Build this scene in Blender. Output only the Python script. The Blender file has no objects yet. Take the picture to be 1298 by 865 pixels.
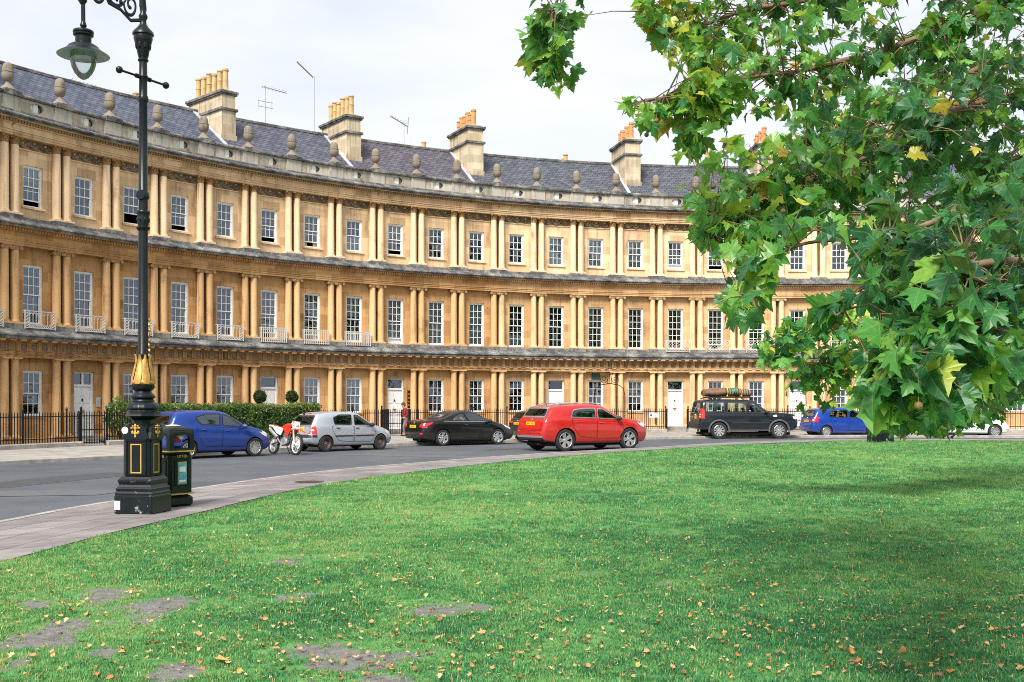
import bpy, bmesh, math, random
import numpy as np
from mathutils import Vector, Matrix, noise
from mathutils.bvhtree import BVHTree
from mathutils.geometry import delaunay_2d_cdt
random.seed(7)
rng = np.random.default_rng(7)
PI = math.pi
R_ = math.radians
scene = bpy.context.scene
COL = scene.collection

# ------------------------------------------------------------------ scene layout (metres)
EYE = 1.75
FPX, HORY, MIDX = 1400.0, 510.3, 649.0          # surveying constants of the photograph
CX, CY, RF = 16.65, 25.57, 41.22                # centre and facade radius of the circus
DLT = 0.0605                                    # angle of one bay
TH0 = 2.6151                                    # angle of column pair 0
BW = RF * DLT                                   # bay width 2.49 m


def ground_at(px, py, z=0.0):
    y = FPX * (EYE - z) / (py - HORY)
    return Vector(((px - MIDX) / FPX * y, y, z))


def ray_at(px, py, y):
    return Vector(((px - MIDX) / FPX * y, y, EYE + (HORY - py) / FPX * y))


def on_ring(px, r, z=0.0):
    u = (px - MIDX) / FPX
    a = u * u + 1
    b = -2 * (u * CX + CY)
    c = CX * CX + CY * CY - r * r
    y = (-b + math.sqrt(b * b - 4 * a * c)) / (2 * a)
    return Vector((u * y, y, z))


def inpoly(x, y, poly):
    c = False
    j = len(poly) - 1
    for i in range(len(poly)):
        xi, yi = poly[i]; xj, yj = poly[j]
        if (yi > y) != (yj > y) and x < (xj - xi) * (y - yi) / (yj - yi) + xi: c = not c
        j = i
    return c


def polar(p):
    return math.atan2(p[1] - CY, p[0] - CX), math.hypot(p[0] - CX, p[1] - CY)


# ------------------------------------------------------------------ object helpers
def tag(o, label=None, cat=None, group=None, kind=None):
    if label: o['label'] = label
    if cat: o['category'] = cat
    if group: o['group'] = group
    if kind: o['kind'] = kind
    return o


def thing(name, label, cat, loc=(0, 0, 0), rotz=0.0, group=None, scale=1.0):
    o = bpy.data.objects.new(name, None)
    COL.objects.link(o)
    o.location = loc
    o.rotation_euler = (0, 0, rotz)
    o.scale = (scale, scale, scale)
    o.empty_display_size = 0.3
    return tag(o, label, cat, group)


def inst(name, mesh, parent=None, loc=(0, 0, 0), rot=(0, 0, 0), scale=None):
    o = bpy.data.objects.new(name, mesh)
    COL.objects.link(o)
    o.location = loc
    o.rotation_euler = rot
    if scale is not None:
        o.scale = scale if hasattr(scale, '__len__') else (scale,) * 3
    if parent is not None:
        o.parent = parent
    return o


class MB:
    """collects faces, makes one mesh"""

    def __init__(s, fmap=None):
        s.v, s.f, s.m, s.uv = [], [], [], []
        s.fmap = fmap
        s.mi = 0

    def add(s, verts, faces, mi=None):
        b = len(s.v)
        vs = [tuple(p) for p in verts]
        for f in faces:
            s.f.append(tuple(b + i for i in f))
            s.m.append(s.mi if mi is None else mi)
            p0, p1, p2 = Vector(vs[f[0]]), Vector(vs[f[1]]), Vector(vs[f[2]])
            n = (p1 - p0).cross(p2 - p0)
            ax, ay, az = abs(n.x), abs(n.y), abs(n.z)
            if az >= ax and az >= ay:
                s.uv += [(vs[i][0], vs[i][1]) for i in f]
            elif ax > ay:
                s.uv += [(vs[i][1], vs[i][2]) for i in f]
            else:
                s.uv += [(vs[i][0], vs[i][2]) for i in f]
        s.v += [s.fmap(*p) for p in vs] if s.fmap else vs
        return b

    def box(s, x0, x1, y0, y1, z0, z1, mi=None, M=None):
        p = [(x, y, z) for z in (z0, z1) for y in (y0, y1) for x in (x0, x1)]
        if M is not None: p = [tuple(M @ Vector(q)) for q in p]
        s.add(p, [(0, 2, 3, 1), (4, 5, 7, 6), (0, 1, 5, 4), (2, 6, 7, 3), (0, 4, 6, 2), (1, 3, 7, 5)], mi)

    def bbox(s, x0, x1, y0, y1, z0, z1, b=0.02, mi=None, M=None):
        """box with its vertical and top edges chamfered"""
        def ring(i, z):
            return [(x0 + i + b, y0 + i, z), (x1 - i - b, y0 + i, z), (x1 - i, y0 + i + b, z), (x1 - i, y1 - i - b, z),
                    (x1 - i - b, y1 - i, z), (x0 + i + b, y1 - i, z), (x0 + i, y1 - i - b, z), (x0 + i, y0 + i + b, z)]
        rs = ring(b, z0) + ring(0, z0 + b) + ring(0, z1 - b) + ring(b, z1)
        if M is not None: rs = [tuple(M @ Vector(q)) for q in rs]
        fs = []
        for k in range(3):
            for i in range(8):
                j = (i + 1) % 8
                fs.append((k * 8 + i, k * 8 + j, k * 8 + 8 + j, k * 8 + 8 + i))
        fs.append(tuple(range(7, -1, -1)))
        fs.append(tuple(range(24, 32)))
        s.add(rs, fs, mi)

    def lathe(s, prof, n=16, c=(0, 0, 0), mi=None, M=None, cap=True, lobes=0, lobe_amp=0.0, a0=0.0):
        vs, fs = [], []
        for r, z in prof:
            for i in range(n):
                a = 2 * PI * i / n + a0
                rr = r * (1 + (lobe_amp * abs(math.sin(a * lobes / 2)) if lobes else 0))
                vs.append(Vector((rr * math.cos(a), rr * math.sin(a), z)))
        for k in range(len(prof) - 1):
            for i in range(n):
                j = (i + 1) % n
                fs.append((k * n + i, k * n + j, (k + 1) * n + j, (k + 1) * n + i))
        if cap:
            if prof[0][0] > 1e-4: fs.append(tuple(range(n - 1, -1, -1)))
            if prof[-1][0] > 1e-4: fs.append(tuple((len(prof) - 1) * n + i for i in range(n)))
        if M is not None: vs = [M @ q for q in vs]
        c = Vector(c)
        s.add([q + c for q in vs], fs, mi)

    def tube(s, pts, r, n=8, mi=None, closed=False, cap=True):
        pts = [Vector(p) for p in pts]
        rs = r if hasattr(r, '__len__') else [r] * len(pts)
        m = len(pts)
        vs, fs = [], []
        ref = None
        for k in range(m):
            if closed: t = pts[(k + 1) % m] - pts[k - 1]
            else: t = pts[min(k + 1, m - 1)] - pts[max(k - 1, 0)]
            if t.length < 1e-9: t = Vector((0, 0, 1))
            t.normalize()
            if ref is None:
                ref = Vector((0, 0, 1)) if abs(t.z) < .9 else Vector((1, 0, 0))
            u = (ref - t * ref.dot(t))
            if u.length < 1e-6: u = t.orthogonal()
            u.normalize()
            ref = u
            w = t.cross(u)
            for i in range(n):
                a = 2 * PI * i / n
                vs.append(pts[k] + (u * math.cos(a) + w * math.sin(a)) * rs[k])
        for k in range(m if closed else m - 1):
            k2 = (k + 1) % m
            for i in range(n):
                j = (i + 1) % n
                fs.append((k * n + i, k * n + j, k2 * n + j, k2 * n + i))
        if cap and not closed:
            fs.append(tuple(range(n - 1, -1, -1)))
            fs.append(tuple((m - 1) * n + i for i in range(n)))
        s.add(vs, fs, mi)

    def ball(s, c, r, n=10, m=6, mi=None, jit=0.0, M=None):
        rx, ry, rz = r if hasattr(r, '__len__') else (r, r, r)
        vs = [Vector((0, 0, -rz))]
        for k in range(1, m):
            t = PI * k / m
            for i in range(n):
                a = 2 * PI * i / n
                q = 1 + (random.uniform(-jit, jit) if jit else 0)
                vs.append(Vector((rx * math.sin(t) * math.cos(a) * q, ry * math.sin(t) * math.sin(a) * q, -rz * math.cos(t) * q)))
        vs.append(Vector((0, 0, rz)))
        fs = [(0, 1 + (i + 1) % n, 1 + i) for i in range(n)]
        for k in range(m - 2):
            for i in range(n):
                j = (i + 1) % n
                a = 1 + k * n
                fs.append((a + i, a + j, a + n + j, a + n + i))
        e = len(vs) - 1
        a = 1 + (m - 2) * n
        fs += [(a + i, a + (i + 1) % n, e) for i in range(n)]
        if M is not None: vs = [M @ q for q in vs]
        c = Vector(c)
        s.add([q + c for q in vs], fs, mi)

    def prism(s, poly, a, b, axis='y', mi=None, M=None):
        """extrude a 2D polygon between a and b along an axis"""
        n = len(poly)
        def pt(p, t):
            if axis == 'y': return Vector((p[0], t, p[1]))
            if axis == 'x': return Vector((t, p[0], p[1]))
            return Vector((p[0], p[1], t))
        vs = [pt(p, a) for p in poly] + [pt(p, b) for p in poly]
        if M is not None: vs = [M @ q for q in vs]
        fs = [tuple(range(n)), tuple(range(2 * n - 1, n - 1, -1))]
        fs += [(i, n + i, n + (i + 1) % n, (i + 1) % n) for i in range(n)]
        s.add(vs, fs, mi)

    def sweep(s, prof, x0, x1, n, mis=None, y_sign=-1, caps=True):
        """profile [(d, z)] (d towards the viewer) swept along x"""
        m = len(prof)
        vs = []
        for k in range(n + 1):
            x = x0 + (x1 - x0) * k / n
            vs += [(x, y_sign * d, z) for d, z in prof]
        for j in range(m - 1):
            fs = [(k * m + j, (k + 1) * m + j, (k + 1) * m + j + 1, k * m + j + 1) for k in range(n)]
            sub = []
            idx = {}
            for f in fs:
                for i in f:
                    if i not in idx:
                        idx[i] = len(sub)
                        sub.append(vs[i])
            s.add(sub, [tuple(idx[i] for i in f) for f in fs], (mis[j] if mis else None))
        if caps and m > 2:
            s.add(vs[:m], [tuple(range(m - 1, -1, -1))], mis[0] if mis else None)
            s.add(vs[-m:], [tuple(range(m))], mis[0] if mis else None)

    def mesh(s, name, mats, smooth=None, fix=True):
        me = bpy.data.meshes.new(name)
        me.from_pydata([tuple(p) for p in s.v], [], s.f)
        for m in (mats if isinstance(mats, (list, tuple)) else [mats]):
            me.materials.append(m)
        me.polygons.foreach_set('material_index', s.m)
        uvl = me.uv_layers.new(name='UVMap')
        flat = np.array(s.uv, dtype=np.float32).ravel()
        if len(flat) == 2 * len(me.loops):
            uvl.data.foreach_set('uv', flat)
        if fix:
            bm = bmesh.new()
            bm.from_mesh(me)
            bmesh.ops.recalc_face_normals(bm, faces=bm.faces)
            bm.to_mesh(me)
            bm.free()
        if smooth is not None:
            bm = bmesh.new()
            bm.from_mesh(me)
            bmesh.ops.remove_doubles(bm, verts=bm.verts, dist=1e-5)
            bm.to_mesh(me)
            bm.free()
            me.polygons.foreach_set('use_smooth', [True] * len(me.polygons))
            me.set_sharp_from_angle(angle=R_(smooth))
        me.update()
        return me

    def build(s, name, mats, parent=None, loc=(0, 0, 0), rot=(0, 0, 0), smooth=None, fix=True):
        return inst(name, s.mesh(name, mats, smooth, fix), parent, loc, rot)


def copy_tree(o, parent=None):
    c = o.copy()
    COL.objects.link(c)
    if parent is not None:
        c.parent = parent
    for ch in list(o.children):
        copy_tree(ch, c)
    return c


def text_mesh(txt, size, mat, depth=0.002):
    cu = bpy.data.curves.new('lettering', 'FONT')
    cu.body = txt
    cu.size = size
    cu.align_x = 'CENTER'
    cu.align_y = 'CENTER'
    cu.extrude = depth
    o = bpy.data.objects.new('lettering_source', cu)
    COL.objects.link(o)
    dg = bpy.context.evaluated_depsgraph_get()
    me = bpy.data.meshes.new_from_object(o.evaluated_get(dg))
    bpy.data.objects.remove(o)
    me.name = 'lettering'
    me.materials.clear()
    me.materials.append(mat)
    return me


# ------------------------------------------------------------------ materials
class NT:
    def __init__(s, name):
        s.m = bpy.data.materials.new(name)
        s.m.use_nodes = True
        s.t = s.m.node_tree
        s.t.nodes.clear()
        s.out = s.n('ShaderNodeOutputMaterial')

    def n(s, kind, **kw):
        nd = s.t.nodes.new(kind)
        for k, v in kw.items():
            setattr(nd, k, v)
        return nd

    def l(s, a, b):
        s.t.links.new(a, b)

    def val(s, sock, v):
        if hasattr(v, 'is_output') or isinstance(v, bpy.types.NodeSocket):
            s.l(v, sock)
        else:
            sock.default_value = v if not (hasattr(v, '__len__') and len(v) == 3 and sock.type == 'RGBA') else (*v, 1)

    def math(s, op, a, b=0.0, c=None, clamp=False):
        nd = s.n('ShaderNodeMath', operation=op, use_clamp=clamp)
        s.val(nd.inputs[0], a)
        s.val(nd.inputs[1], b)
        if c is not None: s.val(nd.inputs[2], c)
        return nd.outputs[0]

    def mix(s, f, a, b, blend='MIX'):
        nd = s.n('ShaderNodeMix', data_type='RGBA', blend_type=blend)
        s.val(nd.inputs[0], f)
        s.val(nd.inputs[6], a)
        s.val(nd.inputs[7], b)
        return nd.outputs[2]

    def coord(s, kind='Object'):
        return s.n('ShaderNodeTexCoord').outputs[kind]

    def mapping(s, vec, scale=(1, 1, 1), loc=(0, 0, 0)):
        nd = s.n('ShaderNodeMapping')
        s.l(vec, nd.inputs[0])
        s.val(nd.inputs['Scale'], scale)
        if isinstance(loc, bpy.types.NodeSocket): s.l(loc, nd.inputs['Location'])
        else: nd.inputs['Location'].default_value = loc
        return nd.outputs[0]

    def noise(s, vec, scale, detail=4, rough=.55, dist=0.0, out='Fac'):
        nd = s.n('ShaderNodeTexNoise')
        if vec is not None: s.l(vec, nd.inputs['Vector'])
        nd.inputs['Scale'].default_value = scale
        nd.inputs['Detail'].default_value = detail
        nd.inputs['Roughness'].default_value = rough
        nd.inputs['Distortion'].default_value = dist
        return nd.outputs[out]

    def ramp(s, f, pts):
        nd = s.n('ShaderNodeValToRGB')
        s.val(nd.inputs[0], f)
        e = nd.color_ramp.elements
        while len(e) < len(pts): e.new(.5)
        for i, (p, c) in enumerate(pts):
            e[i].position = p
            e[i].color = (*c, 1) if hasattr(c, '__len__') else (c, c, c, 1)
        return nd.outputs[0]

    def bump(s, h, strength=.3, dist=.02, normal=None):
        nd = s.n('ShaderNodeBump')
        nd.inputs['Strength'].default_value = strength
        nd.inputs['Distance'].default_value = dist
        s.l(h, nd.inputs['Height'])
        if normal is not None: s.l(normal, nd.inputs['Normal'])
        return nd.outputs[0]

    def prin(s, col, rough=.6, metal=0.0, spec=.5, coat=0.0, normal=None, **kw):
        p = s.n('ShaderNodeBsdfPrincipled')
        s.val(p.inputs['Base Color'], col)
        s.val(p.inputs['Roughness'], rough)
        s.val(p.inputs['Metallic'], metal)
        s.val(p.inputs['Specular IOR Level'], spec)
        s.val(p.inputs['Coat Weight'], coat)
        p.inputs['Coat Roughness'].default_value = .04
        for k, v in kw.items():
            s.val(p.inputs[k.replace('_', ' ')], v)
        if normal is not None: s.l(normal, p.inputs['Normal'])
        return p

    def done(s, shader):
        s.l(shader.outputs[0] if hasattr(shader, 'outputs') else shader, s.out.inputs[0])
        return s.m


def simple(name, col, rough=.6, metal=0.0, coat=0.0, spec=.5, var=.15, vscale=6.0, bump=0.0, bscale=80.0, col2=None):
    t = NT(name)
    c = t.coord('Object')
    f = t.noise(c, vscale, 5)
    dark = col2 if col2 else tuple(x * (1 - var) for x in col)
    lite = tuple(min(1, x * (1 + var * .6)) for x in col) if not col2 else col
    cc = t.ramp(f, [(.3, dark), (.7, lite)])
    nrm = t.bump(t.noise(c, bscale, 3), bump, .01) if bump else None
    rr = t.math('ADD', t.math('MULTIPLY', t.noise(c, vscale * 2.3, 3), .2), rough - .1, clamp=True)
    return t.done(t.prin(cc, rr, metal, spec, coat, nrm))


def stone_mat(name, base, dirty, grime=.30, ashlar=True, obj_random=False, joint=.75, sc=1.0):
    """weathered limestone: block joints, rain streaks and soot patches that belong to the stone"""
    t = NT(name)
    c = t.coord('UV') if ashlar else t.coord('Object')
    if obj_random:
        rnd = t.n('ShaderNodeObjectInfo').outputs['Random']
        cmb = t.n('ShaderNodeCombineXYZ')
        t.l(t.math('MULTIPLY', rnd, 57.0), cmb.inputs[0])
        t.l(t.math('MULTIPLY', rnd, 31.0), cmb.inputs[2])
        c = t.mapping(c, loc=cmb.outputs[0])
    streak = t.noise(t.mapping(c, (3.2, 3.2 if not ashlar else .35, .35)), sc, 5, .6)
    patch = t.noise(c, .55 * sc, 6, .62, .3)
    fine = t.noise(c, 9.0, 5, .6)
    f = t.math('ADD', t.math('MULTIPLY', streak, .55), t.math('MULTIPLY', patch, .6))
    f = t.math('ADD', f, t.math('MULTIPLY', fine, .18))
    pale = tuple(min(.9, x * 1.22) for x in base)
    col = t.ramp(f, [(.46, dirty), (.46 + grime * .5, base), (.84, pale)])
    soot = t.noise(t.mapping(c, (7.5, 7.5 if not ashlar else .16, .16), (3.1, 1.7, 5.3)), sc, 4, .62)
    zone = t.noise(c, .23 * sc, 4, .6)
    k = t.math('MULTIPLY', t.ramp(soot, [(.52, 0.0), (.70, 1.0)]), t.ramp(zone, [(.42, .08), (.60, .62)]))
    col = t.mix(k, col, tuple(x * .42 + .012 for x in dirty))
    nrm = t.bump(fine, .25, .015)
    if ashlar:
        br = t.n('ShaderNodeTexBrick')
        t.l(c, br.inputs['Vector'])
        br.inputs['Scale'].default_value = 1.0
        br.inputs['Mortar Size'].default_value = .006
        br.inputs['Mortar Smooth'].default_value = .3
        br.inputs['Brick Width'].default_value = .95
        br.inputs['Row Height'].default_value = .42
        br.inputs['Color1'].default_value = (1.08, 1.07, 1.05, 1)
        br.inputs['Color2'].default_value = (.66, .60, .53, 1)
        br.inputs['Mortar'].default_value = (joint, joint, joint, 1)
        col = t.mix(.9, col, br.outputs['Color'], 'MULTIPLY')
    return t.done(t.prin(col, .92, spec=.2, normal=nrm))


M = {}
STONE_TINTS = {
    'a': ((.49, .285, .126), (.170, .090, .042)),
    'b': ((.55, .335, .158), (.22, .124, .058)),
    'c': ((.52, .305, .138), (.170, .092, .044)),
    'd': ((.60, .385, .200), (.27, .158, .078)),
    'e': ((.65, .435, .238), (.33, .20, .10)),
}
for k, (b, d) in STONE_TINTS.items():
    M['wall_' + k] = stone_mat('honey_ashlar_' + k, b, d)
    M['col_' + k] = stone_mat('honey_column_' + k, tuple(min(.85, x * q) for x, q in zip(b, (1.17, 1.25, 1.36))), tuple(x * 1.5 for x in d), ashlar=False, obj_random=True)
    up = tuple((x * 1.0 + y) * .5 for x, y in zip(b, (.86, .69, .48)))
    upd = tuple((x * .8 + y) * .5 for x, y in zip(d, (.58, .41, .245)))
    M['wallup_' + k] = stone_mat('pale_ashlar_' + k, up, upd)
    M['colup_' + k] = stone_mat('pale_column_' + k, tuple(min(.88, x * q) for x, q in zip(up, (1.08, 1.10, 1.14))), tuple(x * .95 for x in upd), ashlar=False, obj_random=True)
M['soot'] = stone_mat('sooty_carved_stone', (.22, .17, .12), (.07, .055, .045), ashlar=False)
M['metope'] = stone_mat('soot_stained_metope', (.30, .20, .11), (.12, .08, .05), ashlar=False)
M['parapet'] = stone_mat('grey_parapet_stone', (.50, .46, .39), (.155, .145, .13), grime=.42, joint=.55)
M['chimney'] = stone_mat('chimney_stone', (.58, .50, .37), (.24, .21, .17), grime=.4, joint=.55)
M['finial'] = stone_mat('finial_stone', (.22, .185, .145), (.07, .062, .052), ashlar=False, obj_random=True, sc=4.0)
M['pier'] = stone_mat('parapet_pier_stone', (.40, .37, .32), (.13, .125, .115), ashlar=False, sc=1.5)
for k, (b, d) in STONE_TINTS.items():
    M['cap_' + k] = stone_mat('carved_capital_' + k, tuple(x * .72 for x in b), tuple(x * .5 for x in d), ashlar=False, obj_random=True, sc=5.0)


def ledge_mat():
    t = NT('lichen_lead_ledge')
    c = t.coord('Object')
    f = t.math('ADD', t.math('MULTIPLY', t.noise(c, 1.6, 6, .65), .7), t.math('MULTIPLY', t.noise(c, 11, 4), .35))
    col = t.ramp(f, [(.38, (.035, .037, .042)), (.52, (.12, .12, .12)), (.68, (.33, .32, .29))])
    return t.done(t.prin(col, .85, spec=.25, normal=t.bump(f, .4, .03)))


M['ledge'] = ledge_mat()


def slate_mat(name, a, b, mort):
    t = NT(name)
    c = t.coord('UV')
    br = t.n('ShaderNodeTexBrick')
    t.l(c, br.inputs['Vector'])
    br.inputs['Scale'].default_value = 1.0
    br.inputs['Mortar Size'].default_value = .016
    br.inputs['Brick Width'].default_value = .33
    br.inputs['Row Height'].default_value = .21
    br.inputs['Bias'].default_value = .1
    br.inputs['Color1'].default_value = (*a, 1)
    br.inputs['Color2'].default_value = (*b, 1)
    br.inputs['Mortar'].default_value = (*mort, 1)
    f = t.noise(c, 2.2, 6, .65)
    col = t.mix(.75, br.outputs['Color'], t.ramp(f, [(.3, (.6, .6, .62)), (.55, (1, 1, 1)), (.72, (1.35, 1.33, 1.3))]), 'MULTIPLY')
    li = t.noise(c, 7.0, 5, .7)
    col = t.mix(t.ramp(li, [(.62, 0.0), (.72, .55)]), col, (.30, .30, .27))
    return t.done(t.prin(col, .7, spec=.22, normal=t.bump(br.outputs['Fac'], .6, -.02)))


M['slate_blue'] = slate_mat('blue_grey_slate', (.062, .076, .112), (.115, .132, .178), (.025, .027, .035))
M['slate_blue2'] = slate_mat('violet_grey_slate', (.064, .072, .102), (.118, .125, .162), (.026, .024, .032))
M['slate_purple'] = slate_mat('purple_slate', (.074, .068, .092), (.130, .120, .148), (.028, .022, .03))
M['slate_dark'] = slate_mat('dark_grey_slate', (.062, .07, .088), (.115, .125, .15), (.022, .024, .03))
M['lead'] = simple('pale_lead_flashing', (.42, .44, .47), .55, var=.25)
M['pot'] = simple('terracotta_chimney_pot', (.55, .27, .11), .85, var=.3, vscale=3)
M['pot_buff'] = simple('buff_chimney_pot', (.52, .36, .17), .85, var=.3, vscale=3)
M['white'] = simple('white_gloss_paint', (.80, .80, .79), .35, var=.06)
M['iron'] = simple('black_railing_paint', (.007, .008, .009), .55, spec=.25, var=.4)
M['gapstone'] = stone_mat('dark_recess_stone', (.22, .13, .055), (.075, .042, .018))  # darker, browner stone for the wall strips between paired columns
M['ironwhite'] = simple('white_balcony_paint', (.56, .55, .52), .5, var=.12)
M['brass'] = simple('aged_brass', (.45, .30, .09), .35, metal=.9)
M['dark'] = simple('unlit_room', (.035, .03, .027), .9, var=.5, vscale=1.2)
M['curtain'] = simple('white_net_curtain', (.72, .73, .74), .9, var=.1, vscale=14)
M['drape'] = simple('beige_curtain', (.52, .40, .28), .9, var=.2, vscale=10)
M['plaque'] = simple('verdigris_bronze', (.03, .10, .10), .5, metal=.3)


def pane_mat(name='old_window_glass'):
    t = NT(name)
    c = t.coord('Object')
    nrm = t.bump(t.noise(c, 2.1, 2), .06, .05)
    g = t.n('ShaderNodeBsdfGlossy')
    g.inputs['Roughness'].default_value = .015
    g.inputs['Color'].default_value = (.74, .86, 1.0, 1)
    t.l(nrm, g.inputs['Normal'])
    tr = t.n('ShaderNodeBsdfTransparent')
    tr.inputs['Color'].default_value = (.85, .88, .9, 1)
    fr = t.n('ShaderNodeFresnel')
    fr.inputs['IOR'].default_value = 2.0
    t.l(nrm, fr.inputs['Normal'])
    mx = t.n('ShaderNodeMixShader')
    t.l(t.math('ADD', fr.outputs[0], .04), mx.inputs[0])
    t.l(tr.outputs[0], mx.inputs[1])
    t.l(g.outputs[0], mx.inputs[2])
    return t.done(mx)


M['pane'] = pane_mat()
# ------------------------------------------------------------------ the ground, road, path, lawn
TERR_A, TERR_B = TH0 + DLT * 4.2, TH0 - DLT * 26.2    # angles covered by the terrace
R_RAIL = 36.2


def asphalt():
    t = NT('worn_asphalt')
    c = t.coord('Object')
    f = t.noise(c, .35, 5, .6)
    g = t.noise(c, 55, 3, .7)
    col = t.ramp(t.math('ADD', t.math('MULTIPLY', f, .6), t.math('MULTIPLY', g, .4)), [(.32, (.050, .058, .071)), (.68, (.112, .122, .140))])
    oil = t.ramp(t.noise(t.mapping(c, (1, 1, 1), (7, 3, 0)), .9, 5, .65), [(.60, 0.0), (.72, .55)])
    col = t.mix(oil, col, (.035, .037, .042))
    return t.done(t.prin(col, .8, spec=.35, normal=t.bump(g, .5, .008)))


def paving(name, a, b, moss):
    t = NT(name)
    c = t.coord('UV')
    br = t.n('ShaderNodeTexBrick')
    wob = t.n('ShaderNodeVectorMath', operation='SCALE')
    t.l(t.noise(c, 1.1, 3, out='Color'), wob.inputs[0]); wob.inputs['Scale'].default_value = .07
    ad = t.n('ShaderNodeVectorMath', operation='ADD')
    t.l(c, ad.inputs[0]); t.l(wob.outputs[0], ad.inputs[1])
    t.l(ad.outputs[0], br.inputs['Vector'])
    br.offset = .37
    br.inputs['Scale'].default_value = 1.0
    br.inputs['Mortar Size'].default_value = .011
    br.inputs['Mortar Smooth'].default_value = .4
    br.inputs['Brick Width'].default_value = .85
    br.inputs['Row Height'].default_value = .62
    br.inputs['Color1'].default_value = (*a, 1)
    br.inputs['Color2'].default_value = (*b, 1)
    br.inputs['Mortar'].default_value = (.07, .062, .052, 1)
    f = t.noise(c, 1.4, 6, .65)
    col = t.mix(.8, br.outputs['Color'], t.ramp(f, [(.3, (.5, .48, .47)), (.55, (1, 1, 1)), (.75, (1.25, 1.2, 1.15))]), 'MULTIPLY')
    m2 = t.math('MULTIPLY', t.ramp(t.noise(c, 2.7, 5, .7), [(.58, 0.0), (.68, 1.0)]), br.outputs['Fac'])
    col = t.mix(t.math('MULTIPLY', m2, .8), col, moss)
    fine = t.noise(c, 26, 4, .7)
    nb = t.bump(fine, .3, .01)
    return t.done(t.prin(col, .85, spec=.3, normal=t.bump(br.outputs['Fac'], .6, -.012, nb)))


M['asphalt'] = asphalt()
M['flag'] = paving('worn_sandstone_flags', (.265, .245, .245), (.185, .17, .172), (.09, .10, .05))
M['pave'] = paving('pale_pavement_flags', (.36, .345, .315), (.31, .295, .275), (.13, .14, .07))
M['kerb'] = simple('kerb_stone', (.34, .32, .29), .85, var=.35, vscale=3)
M['earth'] = simple('bare_ground', (.16, .13, .10), .95, var=.35, vscale=2)
M['basement'] = simple('area_floor_flags', (.22, .20, .17), .9, var=.4, vscale=1.5)
M['edging'] = simple('rusty_lawn_edging', (.075, .05, .04), .8, var=.4, vscale=5)

# outlines surveyed as polar curves about the centre of the circus
def curve(samples):
    """samples: [(angle deg, r)] -> smooth periodic function"""
    a = np.array([s[0] for s in samples], float)
    r = np.array([s[1] for s in samples], float)
    o = np.argsort(a)
    a, r = a[o], r[o]
    a3 = np.concatenate([a - 360, a, a + 360])
    r3 = np.concatenate([r, r, r])
    grid = np.arange(-360, 720, .25)
    v = np.interp(grid, a3, r3)
    k = np.hanning(29)
    k /= k.sum()
    v = np.convolve(v, k, 'same')
    return lambda th: float(np.interp(math.degrees(th) % 360, grid, v))


def pts_polar(pixels, z):
    out = []
    for px, py in pixels:
        th, r = polar(ground_at(px, py, z))
        out.append((math.degrees(th) % 360, r))
    return out


LAWN_PX = [(0, 713), (60, 697.5), (114.5, 681.5), (190, 664), (260, 648.5), (332, 630.5), (390, 617.5), (471, 605.5), (540, 596.3),
           (610, 588.5), (679, 581.4), (760, 575), (840, 569.6), (900, 565.6), (1000, 561), (1100, 558.3)]
KERB_PX = [(0, 660.7), (77, 645), (148, 634), (260, 617), (332, 606.5), (430, 595), (540, 585.8), (600, 580.6), (656, 576.8), (760, 570.6), (840, 566.6)]
back = [(222, 30), (230, 35.5), (240, 38), (252, 37), (265, 33), (285, 28), (310, 23.5), (340, 21.5), (0, 21.2), (20, 21.4), (45, 21.7), (65, 21.9), (80, 22.0)]
r_lawn = curve(pts_polar(LAWN_PX, .12) + back)
kerb_pts = pts_polar(KERB_PX, .12)
kerb_pts += [(a, r_lawn(R_(a)) + 1.55) for a in (96, 85, 70, 50, 30, 10, 345, 310, 285, 265, 252, 240, 230, 222)]
r_kerb = curve(kerb_pts)
out_pts = [(172, 31.6), (165, 30.2), (158, 29.2), (150, 28.7), (140, 28.3), (130, 28.0), (120, 28.0), (110, 28.4), (100, 28.9), (90, 29.3), (75, 29.8), (60, 30.2)]
out_pts += [(185, 34), (200, 37)] + [(a, r_kerb(R_(a)) + 9.0) for a in (215, 225, 235, 245, 260, 275, 290, 310, 330, 0, 30)]
r_out = curve(out_pts)


def ring_pt(th, r, z):
    return (CX + r * math.cos(th), CY + r * math.sin(th), z)


def band(name, r0, r1, z0, z1, mat, n=360, k=1, kind='structure', label=None, a0=0.0, a1=2 * PI):
    """strip between two polar curves; UV in metres along / across"""
    me = bpy.data.meshes.new(name)
    vs, fs, uv, arc = [], [], [], []
    for i in range(n + 1):
        th = a0 + (a1 - a0) * i / n
        ra, rb = r0(th), r1(th)
        q0 = Vector(ring_pt(th, (ra + rb) / 2, 0))
        arc.append(arc[-1] + (q0 - last).length if arc else 0.0)
        last = q0
        for j in range(k + 1):
            q = j / k
            vs.append(ring_pt(th, ra + (rb - ra) * q, z0 + (z1 - z0) * q))
    for i in range(n):
        for j in range(k):
            p = i * (k + 1) + j
            fs.append((p, p + 1, p + k + 2, p + k + 1))
            for (ii, jj) in ((i, j), (i, j + 1), (i + 1, j + 1), (i + 1, j)):
                th = a0 + (a1 - a0) * ii / n
                ra, rb = r0(th), r1(th)
                uv.append((arc[ii], (rb - ra) * jj / k))
    me.from_pydata(vs, [], fs)
    l = me.uv_layers.new(name='UVMap')
    l.data.foreach_set('uv', np.array(uv, np.float32).ravel())
    me.materials.append(mat)
    bm = bmesh.new()
    bm.from_mesh(me)
    bmesh.ops.recalc_face_normals(bm, faces=bm.faces)
    if sum(f.normal.z for f in bm.faces) < 0:
        bmesh.ops.reverse_faces(bm, faces=bm.faces)
    bm.to_mesh(me)
    bm.free()
    o = inst(name, me)
    tag(o, label, kind=kind)
    return o


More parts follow.
